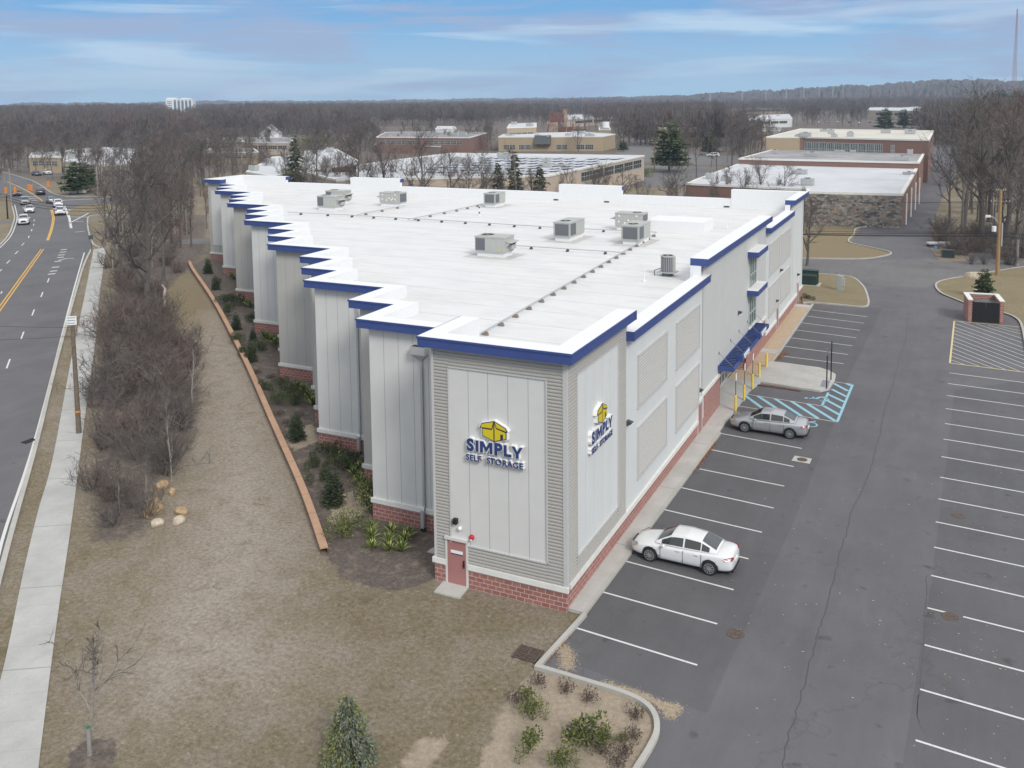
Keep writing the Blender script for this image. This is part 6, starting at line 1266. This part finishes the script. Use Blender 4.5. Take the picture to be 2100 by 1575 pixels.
# 1 pale warehouse with long window band
e,Q,c=poly_building([(1125,360),(1321,319),(925,314),(620,352),(690,369)],6.5,M_pinkbrick,M_roofpale,'pale flat-roofed warehouse with grey panels on its roof and a long dark window band'); i=edge(Q,c,1223,339,6.5); wallstrip(e,Q,c,i,.28,.97,3.6,5.7,6,M_glass); wallstrip(e,Q,c,i,.12,.18,.1,2.8,1,M_dark,name='door',mull=False); roof_bits(e,Q,6.5,9,3)
q0,q1,q2,q3=(1110,357),(1290,322),(1000,320),(840,352)
s_=MB()
for k in range(12):
    for j in range(7):
        if (k*7+j)%11==5: continue
        a_,b_=(k+.1)/12,(k+.92)/12; c_,d_=(j+.1)/7,(j+.8)/7
        def bl(s,t): p=lerp(q0,q1,t); r=lerp(q3,q2,t); w=lerp(p,r,s); x,y=at(w[0],w[1],6.7); return (x-c[0],y-c[1],6.72)
        s_.add([bl(a_,c_),bl(b_,c_),bl(b_,d_),bl(a_,d_)],[(0,1,2,3)])
s_.build('solar_panels',mat('solar_pale',(.46,.48,.53),.5,var=.12,scale=.3),e)
# 2 tan brick office
e,Q,c=poly_building([(1022,281),(1236,280),(1262,275),(1200,271),(1035,274)],6,M_tanbrick,M_roofpale,'tan brick single-storey office with a dark mansard entrance','office'); i=edge(Q,c,1129,281,6); roof_bits(e,Q,6,8,5)
for t0,t1 in ((.05,.17),(.20,.32),(.56,.67),(.75,.92)): wallstrip(e,Q,c,i,t0,t1,.8,2.8,2,M_glass)
a_,b_=Vector(Q[i]),Vector(Q[(i+1)%len(Q)]); d=(b_-a_).normalized(); nn=Vector((d.y,-d.x)); L_=(b_-a_).length; p=a_+d*L_*.35; q=a_+d*L_*.51; b=MB(); b.add([(p.x,p.y,6.6),(q.x,q.y,6.6),(q.x+nn.x*2.2,q.y+nn.y*2.2,3.0),(p.x+nn.x*2.2,p.y+nn.y*2.2,3.0),(p.x,p.y,3.0),(q.x,q.y,3.0)],[(0,3,2,1),(0,4,3),(1,2,5),(3,4,5,2)]); b.build('mansard',M_dark,e)
# 3 red brick long block
e,Q,c=poly_building([(772,281),(963,282),(1000,272),(925,270),(790,271)],6.5,M_redbrick,M_roofgrey,'long red brick block with a grey roof and a strip of windows','office'); i=edge(Q,c,867,281,6.5); wallstrip(e,Q,c,i,.04,.46,3.6,5.2,7,M_glass); wallstrip(e,Q,c,i,.56,.93,3.6,5.2,6,M_glass); roof_bits(e,Q,6.5,6,6)
e,Q,c=poly_building([(893,264),(937,264),(932,259),(898,259)],8.2,M_wallE,M_roofpale,'small white roof house rising behind the red brick block','office')
e,Q,c=poly_building([(768,296),(900,300),(925,297),(940,292),(780,292)],3,M_brown,M_roofgrey,'low dark-roofed annex in front of the red brick block','annex')
# 4 stone building
e,Q,c=poly_building([(1851,398),(1655,393),(1655,388),(1407,376),(1512,337),(1883,342)],5.6,M_redbrick,M_roofpale,'low building with a field-stone front, red brick sides and a pale grey roof'); 
a_=Vector([at(1851,398,5.6)[k]-c[k] for k in(0,1)]); b_=Vector([at(1655,393,5.6)[k]-c[k] for k in(0,1)]); d=(a_-b_).normalized(); nn=Vector((d.y,-d.x)); b=MB(); q=[b_+nn*.25-d*6,a_+nn*.25,a_-nn*.1,b_-nn*.1-d*6]; b.prism([(p.x,p.y) for p in q],0,5.3); b.build('stone_front',M_stone,e); roof_bits(e,Q,5.6,5,11)
p=a_+Vector((.3,2)); b=MB()
for k in range(4): b.tube((a_.x+.35+k*.6*0+ (k*6)*.02,a_.y+5+k*11,0),(a_.x+.35+(k*6)*.02,a_.y+5+k*11,5.2),.12,n=6)
b.build('downpipe',M_white,e)
e,Q,c=poly_building([(1516,325),(1885,333),(1900,307),(1645,304),(1585,307)],7.0,M_redbrick,M_roofweb,'flat red brick building with a mottled dark roof behind the stone-fronted one'); roof_bits(e,Q,7,7,12)
e,Q,c=poly_building([(1572,281),(1648,281),(1905,287),(1915,268),(1642,264)],10.5,M_redbrick,M_rooftan,'taller brick building with a cream roof and a long factory window band'); 
i=edge(Q,c,1776,284,10.5); wallstrip(e,Q,c,i,.0+.01,.66,5.6,9.2,10,M_glassg); wallstrip(e,Q,c,i,.72,.75,6.2,9,1,M_glass); i=edge(Q,c,1610,281,10.5); wallstrip(e,Q,c,i,.0,1.0,-.2+7.1-7,10.2,1,M_tanbrick,mull=False,name='tan_wall'); roof_bits(e,Q,10.5,9,13)
# far right roofs
for px,h,mw,mr,lab in (([(1500,224),(1613,221),(1612,213),(1510,216)],7,M_tanbrick,M_roofpale,'tan brick warehouse with a white roof in the right distance'),([(1535,245),(1625,243),(1618,234),(1560,236)],6,M_wallE,M_roofpale,'white-roofed low building with dark windows below the tan warehouse'),([(1565,268),(1600,268),(1598,263),(1560,264)],5,M_tanbrick,M_roofgrey,'small tan shed beside the drive left of the cream roof'),
 ([(1778,226),(1990,229),(1990,217),(1890,214),(1790,216)],8,M_pinkbrick,M_roofpale,'long pale factory with a grey roof behind the pines'),([(1890,213),(2025,213),(2020,206),(1900,206)],10,M_redbrick,M_roofpale,'upper storey block with white roof on the far factory'),([(1752,210),(1815,210),(1815,205),(1756,205)],9,M_dark,M_roofpale,'dark small block with white roof edge left of the far factory'),
 ([(1040,262),(1100,260),(1100,252),(1045,254)],9,M_tanbrick,M_roofpale,'pale shed left of the rusty plant'),([(1160,245),(1330,236),(1330,230),(1165,236)],6,M_pinkbrick,M_roofpale,'long white-roofed store behind the rusty plant'),([(1228,266),(1252,266),(1250,260),(1230,260)],6,M_orange if False else M_tanbrick,M_roofgrey,'small orange-tan kiosk right of the rusty plant'),
 ([(1350,262),(1440,262),(1440,258),(1352,258)],8,M_tanbrick,M_roofgrey,'tan wall of a store behind the broad pine'),([(1420,232),(1500,230),(1500,225),(1422,227)],9,M_pinkbrick,M_roofpale,'thin white roof among trees left of the tan warehouse'),
 ([(505,352),(560,362),(640,340),(600,318),(560,322)],6,M_wallE,M_roofpale,'white-roofed building behind the tall dark spruce, left part'),([(610,352),(735,356),(735,330),(690,306),(625,310)],6.5,M_wall2,M_roofpale,'white-roofed building right of the tall dark spruce'),([(395,290),(500,290),(495,283),(400,284)],6,M_tanbrick,M_roofgrey,'low tan building with grey roof in the left middle distance'),([(500,292),(600,292),(600,282),(505,283)],5,M_pinkbrick,M_roofgrey,'long grey roof below the gabled house'),([(420,312),(530,312),(520,304),(430,305)],4,M_tanbrick,M_roofgrey,'low grey-roofed shed in the left trees'),
 ([(130,330),(205,338),(300,338),(290,306),(200,302),(135,308)],5.5,M_pinkbrick,M_roofpale,'white-roofed warehouse behind trees at the left'),([(60,322),(125,322),(120,312),(65,313)],5,M_tanbrick,M_roofpale,'small white roof at the far left among trees'),([(1450,268),(1475,268),(1475,263),(1452,263)],6,M_brown,M_roofgrey,'small brown shed behind the low pine')):
    e,Q,c=poly_building(px,h,mw,mr,lab); roof_bits(e,Q,h,2+len(lab)%3,len(lab))
    i=max(range(len(Q)),key=lambda k:-(Q[k][1]+Q[(k+1)%len(Q)][1])); wallstrip(e,Q,c,i,.1,.9,h*.45,h*.75,4,M_glass)
# gabled house
x,y=at(556,292); e=empty('gabled_house',(x,y,0),.5,'small white gabled house in the left middle distance','house'); b=MB(); b.box(-5,5,-4,4,0,5); b.add([(-5,-4,5),(5,-4,5),(0,-4,9)],[(0,1,2)]); b.add([(-5,4,5),(5,4,5),(0,4,9)],[(2,1,0)]); b.build('wall',M_white,e); b=MB(); b.add([(-5.4,-4.4,4.7),(0,-4.4,9.3),(0,4.4,9.3),(-5.4,4.4,4.7),(5.4,-4.4,4.7),(5.4,4.4,4.7)],[(0,1,2,3),(1,4,5,2)]); b.build('roof',M_roofgrey,e); b=MB(); b.box(-1,1,-4.05,-4,5.2,6.8); b.build('window',M_glass,e)
# office tower
d_=1500; x,y=at(372,212+F*21.5/d_*1.0); hh=21.5+9.5/F*d_; e=empty('office_tower',(x,y,0),.55,'white ten-storey office tower with vertical window bays rising from the woods','office tower')
M_far=mat('tower_white',(.72,.73,.74),.7); b=MB(); b.box(-20,20,-9,9,0,hh-2.2); b.box(-19,-6,-7,7,hh-2.2,hh,0); b.box(2,14,-6,6,hh-2.2,hh-.8,0); b.build('wall',M_far,e)
for k in range(5):
    b=MB(); x0=-8+k*5.6; b.box(x0,x0+3.4,-9.15,-9,2,hh-5); b.box(x0,x0+3.4,-9.2,-9.0,hh-4.2,hh-3.4,1); b.build('window',[mat('tower_glass',(.13,.16,.19),.3),M_dark],e)
for k in range(8):
    b=MB(); b.box(-18,-11,-9.15,-9,2+k*2.9,3.2+k*2.9); b.build('window',MATS['tower_glass'],e)
# rusty plant
x,y=at(1150,285); h1=fit_h(1150,285,222)[2]; e=empty('rusty_plant',(x,y,0),.3,'derelict cream and rust-red industrial plant with a tall chimney block','industrial plant'); M_r1=mat('rust_cream',(.42,.37,.30),.9,col2=(.22,.12,.09),scale=.35); M_r2=mat('rust_red',(.17,.085,.07),.9,var=.4,scale=.5)
b=MB(); b.box(-7,-1,-3,3,0,h1*.55,0); b.box(-6,2,-2.5,2.5,h1*.55,h1*.85,1); b.box(1.5,3.4,-1,1,h1*.3,h1,0); b.box(1.3,3.6,-1.2,1.2,h1,h1+.8,1); b.box(0,6,-3,3,0,h1*.4,1); b.box(6,14,-3,3,0,h1*.32,1); b.box(14,20,-2,2,0,h1*.22,0); b.build('structure',[M_r1,M_r2],e)
for k in range(7): b=MB(); b.tube((-7+k*3.4,-3.4,0),(-6+k*3.2,-3.4,h1*.5),.25,n=5); b.build('leg',M_r1 if k%2 else M_r2,e)
b=MB(); b.tube((24,0,0),(24,0,h1*.55),2.0,n=14); b.build('silo',M_white,e)
# pylons, radio mast
def lattice(u,v,vt,wd,label,name,group,m,D=None,taper=.2,arms=True):
    x,y,h=fit_h(u,v,vt); e=empty(name,(x,y,0),YAW*-1,label,'mast' if not arms else 'pylon',group); b=MB()
    n_=max(6,int(h/6)) if not arms else 6; r=.16 if arms else .22
    for k in range(n_):
        f0,f1=k/n_,(k+1)/n_; w0,w1=wd*(1-f0*(1-taper)),wd*(1-f1*(1-taper)); z0,z1=h*f0,h*f1
        for s in(-1,1):
            for q in(-1,1): b.tube((s*w0,q*w0,z0),(s*w1,q*w1,z1),r,n=3)
            b.tube((-s*w0,-w0,z0),(s*w1,-w1,z1),r*.6,n=3); b.tube((-s*w0,w0,z0),(s*w1,w1,z1),r*.6,n=3)
    if arms:
        for f in(.72,.84,.96): b.tube((-wd*2.2,0,h*f),(wd*2.2,0,h*f),.18,n=3)
    b.build('lattice',m,e); return e
M_pyl=mat('pylon_grey',(.50,.52,.55),.6)
for k,(u,vb,vt) in enumerate([(1522,222,189),(1570,222,183),(1612,222,180),(1648,220,178),(1679,219,178),(1707,219,177),(1728,218,177)]): lattice(u,vb,vt,1.1,'grey transmission pylon against the right hills, number %s from the left'%('one','two','three','four','five','six','seven')[k],'pylon','transmission pylons before the hills',M_pyl)
lattice(1456,228,192,1.4,'wider pale pylon frame left of the pylon line','pylon','transmission pylons before the hills',M_pyl)
M_mast=mat('mast_red',(.42,.30,.32),.6)
x,y,h=fit_h(2077,232,18); lattice(2077,232,18,2.3,'tall thin red and white lattice radio mast on the right skyline','radio_mast',None,M_mast,arms=False,taper=.12)
# --- scattered trees
occ=[]
def scatter(poly,n,vt_h,label,group,P,seedr,cat='tree',mind=4.,w=(.85,1.2)):
    r_=random.Random(seedr); us=[p[0] for p in poly]; vs_=[p[1] for p in poly]; k=t=0
    while k<n and t<n*60:
        t+=1; u,v=r_.uniform(min(us),max(us)),r_.uniform(min(vs_),max(vs_))
        if not inside((u,v),poly): continue
        x,y=at(u,v)
        if any((x-a_)**2+(y-b_)**2<mind*mind for a_,b_ in occ): continue
        occ.append((x,y)); k+=1; P[r_.randrange(len(P))].put(x,y,r_.uniform(*vt_h),r_.random()*6.28,label,cat,group,r_.uniform(*w))
g1='leafless trees filling the strip between street and building'
scatter([(212,500),(215,440),(330,442),(430,440),(420,500),(395,500),(330,560),(255,570)],24,(8,12),'leafless tree in the strip between street and storage building',g1,BT,1,mind=3.2)
scatter([(300,440),(640,395),(640,365),(300,362),(215,400)],38,(8,12.5),'leafless tree behind the left end of the storage building',"leafless trees behind the building's left end",BT,2,mind=4.5)
scatter([(0,345),(120,352),(200,395),(300,362),(300,342),(120,342),(0,300)],40,(9,13),'leafless tree beyond the junction on the left',"leafless trees beyond the junction",BT,3,mind=6)
scatter([(1925,470),(1990,300),(2150,300),(2200,530),(2090,530),(1970,480)],46,(11,16),'leafless tree in the dense wood right of the driveway','leafless trees in the right-hand wood',BT,4,mind=3.6)
scatter([(1660,470),(1000,410),(700,400),(700,392),(1660,450)],10,(6,8),'low leafless tree hidden close behind the storage building','low leafless trees behind the back parapet',BT,5,mind=7)
scatter([(300,340),(480,340),(480,300),(760,300),(760,292),(300,292),(0,292),(0,330)],46,(9,13),'leafless tree in the left middle distance','leafless trees in the left middle distance',FT,6,mind=9)
scatter([(1500,300),(1560,345),(1330,285),(1300,262),(1560,262)],26,(9,13),'leafless tree between the paved yard and the cream-roofed building','leafless trees beside the far paved yard',FT,7,mind=8)
scatter([(760,312),(1000,312),(1010,300),(760,300)],10,(7,10),'leafless tree in front of the red brick block','leafless trees before the red brick block',FT,8,mind=8)
scatter([(1940,540),(1930,480),(2000,500),(2120,535),(2120,545),(1980,535)],1,(2,3),'x','x',BT,9) if False else None
for i in range(46):
    u,v=vr.uniform(1915,2100),vr.uniform(470,545)
    if v>470+ (u-1915)*.0 and (u>1940 or v<525): x,y=at(u,v); SB[i%3].put(x,y,vr.uniform(1.4,2.6),vr.random()*6.28,'leafless shrub at the edge of the right-hand wood','shrub','shrubs at the right wood edge',1.3)
for i in range(26):
    u,v=vr.uniform(215,400),vr.uniform(450,560); x,y=at(u,v)
    if not inside((x,y),A((0,560),(0,400),(213,440),(218,508),(175,600))): SB[i%3].put(x,y,vr.uniform(1.2,2.2),vr.random()*6.28,'leafless shrub under the trees beside the lawn','shrub','shrubs under the trees',1.3)
GS=Proto(shrub(76,1.6,1.4,M_leafg,'evergreen_bush',900,.16,M_needy,8),1.6)
for u,v,h_,lab in ((1150,384,2.4,'yellow-green bush behind the back parapet below the spruces'),(1120,384,2.4,'yellow-green bush left of another behind the back parapet'),(1318,362,2.2,'clipped green hedge bush at the yard corner'),(1250,366,3.0,'dark olive bush mass below the warehouse wall'),(1205,372,3.0,'olive bush below the warehouse wall, left'),(1285,362,2.6,'olive bush below the warehouse wall, right'),(660,300,6,'ochre bushy clump left of the white roofs'),(640,305,5,'ochre bushy clump by the tall spruce')):
    x,y=at(u,v); GS.put(x,y,h_,vr.random()*6,lab,'shrub',None,1.3)
scatter([(430,430),(640,400),(1000,425),(1000,445),(640,430)],30,(8,12),'leafless tree standing close behind the back parapet, left half','leafless trees close behind the building, left half',BT,15,mind=4)
scatter([(700,415),(1130,430),(1640,440),(1640,470),(1000,462),(700,440)],22,(6.5,9.5),'leafless tree standing close behind the back parapet, right half','leafless trees close behind the building, right half',BT,16,mind=5)
scatter([(430,372),(620,372),(760,330),(760,318),(620,300),(480,300),(430,320)],26,(8,11),'leafless tree among the white roofs at the left','leafless trees among the white roofs',FT,17,mind=7)
# --- far woods: one mass, instanced
pts=[]; r_=random.Random(77)
blocks=[((740,1300),(258,400)),((1480,1930),(236,400)),((1300,1480),(262,292)),((385,745),(278,400)),((120,310),(300,400)),((1130,1215),(238,262)),((1010,1135),(250,262)),((332,412),(218,262))]
n_far=0
while n_far<15000:
    u=r_.uniform(-250,2350); q=r_.random(); v=214.5+ (300-214.5)*(q**2.2)
    if v<216: continue
    if any(a_[0]<u<a_[1] and b_[0]<v<b_[1] for a_,b_ in blocks): continue
    x,y=at(u,v); D=math.hypot(x-CAM.x,y-CAM.y)
    if D>3600 or D<300: continue
    pts.append((x+r_.gauss(0,6),y+r_.gauss(0,6),(2.2+1.4*math.sin(x*.006+1)+1.6*math.sin(y*.0045+x*.002)+r_.uniform(-.8,.8))*min(1,max(0,(D-450)/500)))); n_far+=1
me=bpy.data.meshes.new('far_woods'); me.from_pydata(pts,[],[]); fo=bpy.data.objects.new('far_woods',me); C.objects.link(fo); tag(fo,kind='stuff',label='far leafless woods reaching to the horizon')
def far_src(seed,m):
    rr=random.Random(seed); K=MB(); h=14
    pts_,d=branch(K,Vector((0,0,-.3)),Vector((0,0,1)),h*.8,.3,rr,3,3,taper=.2,up=.2,wob=.06,m=1)
    for k in range(150):
        a=rr.random()*6.28; z=h*(.22+.78*rr.random()**.8); rad=h*.30*math.sqrt(max(.02,1-((z/h-.58)/.48)**2))*rr.random()**.5; p=Vector((rad*math.cos(a),rad*math.sin(a),z)); o=Vector((p.x*.5,p.y*.5,h*.28+z*.25)); 
        d=(p-Vector((0,0,h*.2))).normalized(); q=p+(d+Vector((rr.gauss(0,.35),rr.gauss(0,.35),.35))).normalized()*rr.uniform(1.2,2.6); sliver(K,p-(q-p)*.5,q,.16,rr,0)
    return K,[m,M_bark]
srcs=[]
for sd_,m_,uu,vv_ in ((1,M_twig,700,240),(2,M_twigr,640,243),(3,M_twig,560,238)):
    K,ms=far_src(sd_,m_); o=K.build('bare_tree',ms); x,y=at(uu,vv_); o.location=(x,y,0); tag(o,'leafless tree standing in the far woods, '+('right','middle','left')[sd_-1]+' of three marked by lone crowns','tree','lone crowns in the far woods'); srcs.append(o)
gn=bpy.data.node_groups.new('woods','GeometryNodeTree'); gn.interface.new_socket('Geometry',in_out='INPUT',socket_type='NodeSocketGeometry'); gn.interface.new_socket('Geometry',in_out='OUTPUT',socket_type='NodeSocketGeometry')
gi=gn.nodes.new('NodeGroupInput'); go=gn.nodes.new('NodeGroupOutput'); jn=gn.nodes.new('GeometryNodeGeometryToInstance')
for s_ in reversed(srcs):
    oi=gn.nodes.new('GeometryNodeObjectInfo'); oi.inputs[0].default_value=s_; oi.transform_space='ORIGINAL'; gn.links.new(oi.outputs['Geometry'],jn.inputs[0])
ip=gn.nodes.new('GeometryNodeInstanceOnPoints'); gn.links.new(gi.outputs[0],ip.inputs['Points']); gn.links.new(jn.outputs[0],ip.inputs['Instance']); ip.inputs['Pick Instance'].default_value=True
rv=gn.nodes.new('FunctionNodeRandomValue'); rv.data_type='FLOAT_VECTOR'; rv.inputs[0].default_value=(0,0,0); rv.inputs[1].default_value=(0,0,6.28); gn.links.new(rv.outputs[0],ip.inputs['Rotation'])
rs=gn.nodes.new('FunctionNodeRandomValue'); rs.data_type='FLOAT'; rs.inputs[2].default_value=.7; rs.inputs[3].default_value=1.12; rs.inputs['Seed'].default_value=5; gn.links.new(rs.outputs[1],ip.inputs['Scale'])
gn.links.new(ip.outputs[0],go.inputs[0]); md=fo.modifiers.new('woods','NODES'); md.node_group=gn
# ---- woodland between the low buildings: one mass
def merged_tree(seed,m,uu,vv_,lab):
    t=bare_tree(seed,13,1.0,.28,.2,7,4,fine=.055,levels=3); a_={k.name.split('.')[0]:k for k in kids(t)}; bm=bmesh.new()
    for i,nm in enumerate(('trunk','crown')):
        b0=len(bm.faces); bm.from_mesh(a_[nm].data); bm.faces.ensure_lookup_table()
        for f_ in bm.faces[b0:]: f_.material_index=i
    me=bpy.data.meshes.new('bare_tree'); bm.to_mesh(me); bm.free(); me.materials.append(M_bark); me.materials.append(m)
    for k in kids(t): bpy.data.objects.remove(k)
    bpy.data.objects.remove(t); o=bpy.data.objects.new('bare_tree',me); C.objects.link(o); x,y=at(uu,vv_); o.location=(x,y,0); return tag(o,lab,'tree')
ms=[merged_tree(201,M_twig,985,300,'leafless tree at the right end of the red brick block'),merged_tree(202,M_twigr,1000,292,'reddish leafless tree between the red brick block and the tan office'),merged_tree(203,M_twig,1490,310,'leafless tree left of the cream-roofed building by the yard')]
zones=[([(385,345),(385,300),(480,296),(620,296),(760,262),(760,345),(740,352),(620,300),(500,352)],60),([(385,282),(760,262),(760,292),(610,294),(385,283)],34),([(740,312),(740,294),(1010,296),(1010,310)],30),([(1000,262),(1000,240),(1340,238),(1340,266),(1262,270)],110),([(1262,300),(1262,250),(1480,236),(1600,236),(1590,262),(1540,300),(1500,312),(1490,290),(1300,286)],105),([(1560,345),(1500,312),(1540,300),(1570,282),(1570,300),(1515,330)],26),([(1620,262),(1620,232),(1800,228),(1800,240),(1760,262)],70),([(1900,300),(1925,262),(2000,235),(2150,232),(2150,330),(1985,330),(1960,300)],130),([(0,352),(0,300),(420,292),(420,400),(330,402),(215,402),(150,396),(100,380),(60,358)],150),([(-60,420),(-60,352),(-5,352),(-5,420)],20),([(1400,330),(1480,322),(1560,345),(1400,375),(1395,350)],10)]
mp_=[]; r_=random.Random(91)
for poly,n in zones:
    us=[p[0] for p in poly]; vs_=[p[1] for p in poly]; k=t=0
    while k<n and t<n*80:
        t+=1; u,v=r_.uniform(min(us),max(us)),r_.uniform(min(vs_),max(vs_))
        if not inside((u,v),poly): continue
        x,y=at(u,v)
        if any(inside((x,y),fp) for fp in FOOT): continue
        mp_.append((x,y,0)); k+=1
me=bpy.data.meshes.new('mid_woods'); me.from_pydata(mp_,[],[]); mo=bpy.data.objects.new('mid_woods',me); C.objects.link(mo); tag(mo,kind='stuff',label='leafless woodland filling the gaps between the low buildings')
g2=gn.copy(); md=mo.modifiers.new('woods','NODES'); md.node_group=g2
for nd_,s_ in zip([n for n in g2.nodes if n.bl_idname=='GeometryNodeObjectInfo'],ms): nd_.inputs[0].default_value=s_
# ---- haze
hm=bpy.data.materials.new('haze'); hm.use_nodes=True; t=hm.node_tree; t.nodes.remove(t.nodes['Principled BSDF']); pv=t.nodes.new('ShaderNodeVolumePrincipled'); pv.inputs['Color'].default_value=(.60,.76,1.0,1); pv.inputs['Density'].default_value=.00016; pv.inputs['Anisotropy'].default_value=.0
t.links.new(pv.outputs[0],t.nodes['Material Output'].inputs['Volume'])
b=MB(); b.box(-4400,3400,-420,4700,-1.5,175); hz=b.build('haze',hm); tag(hz,kind='stuff')
ORD='first second third fourth fifth sixth seventh eighth ninth tenth eleventh twelfth thirteenth fourteenth fifteenth sixteenth seventeenth eighteenth nineteenth twentieth'.split()
TEN={20:'twenty',30:'thirty',40:'forty'}
def ordw(n): return ORD[n] if n<20 else TEN[(n+1)//10*10]+('-'+ORD[(n+1)%10-1] if (n+1)%10 else 'th')
by={}
for o in bpy.data.objects:
    if o.parent is None and o.get('group') and o.get('label'): by.setdefault((o['group'],o['label']),[]).append(o)
for (g_,l_),os_ in by.items():
    if 1<len(os_)<50 and len(l_.split())<13:
        for i,o in enumerate(sorted(os_,key=lambda q:pix(q.location.x,q.location.y)[0])): o['label']=l_+', '+ordw(i)+' from the left'
for o in list(bpy.data.objects):      # nothing left behind by an unused prototype
    if o.name.startswith(('bare_','pine_','spruce_')) and o.parent is None and 'label' not in o:
        for k in kids(o): bpy.data.objects.remove(k)
        bpy.data.objects.remove(o)
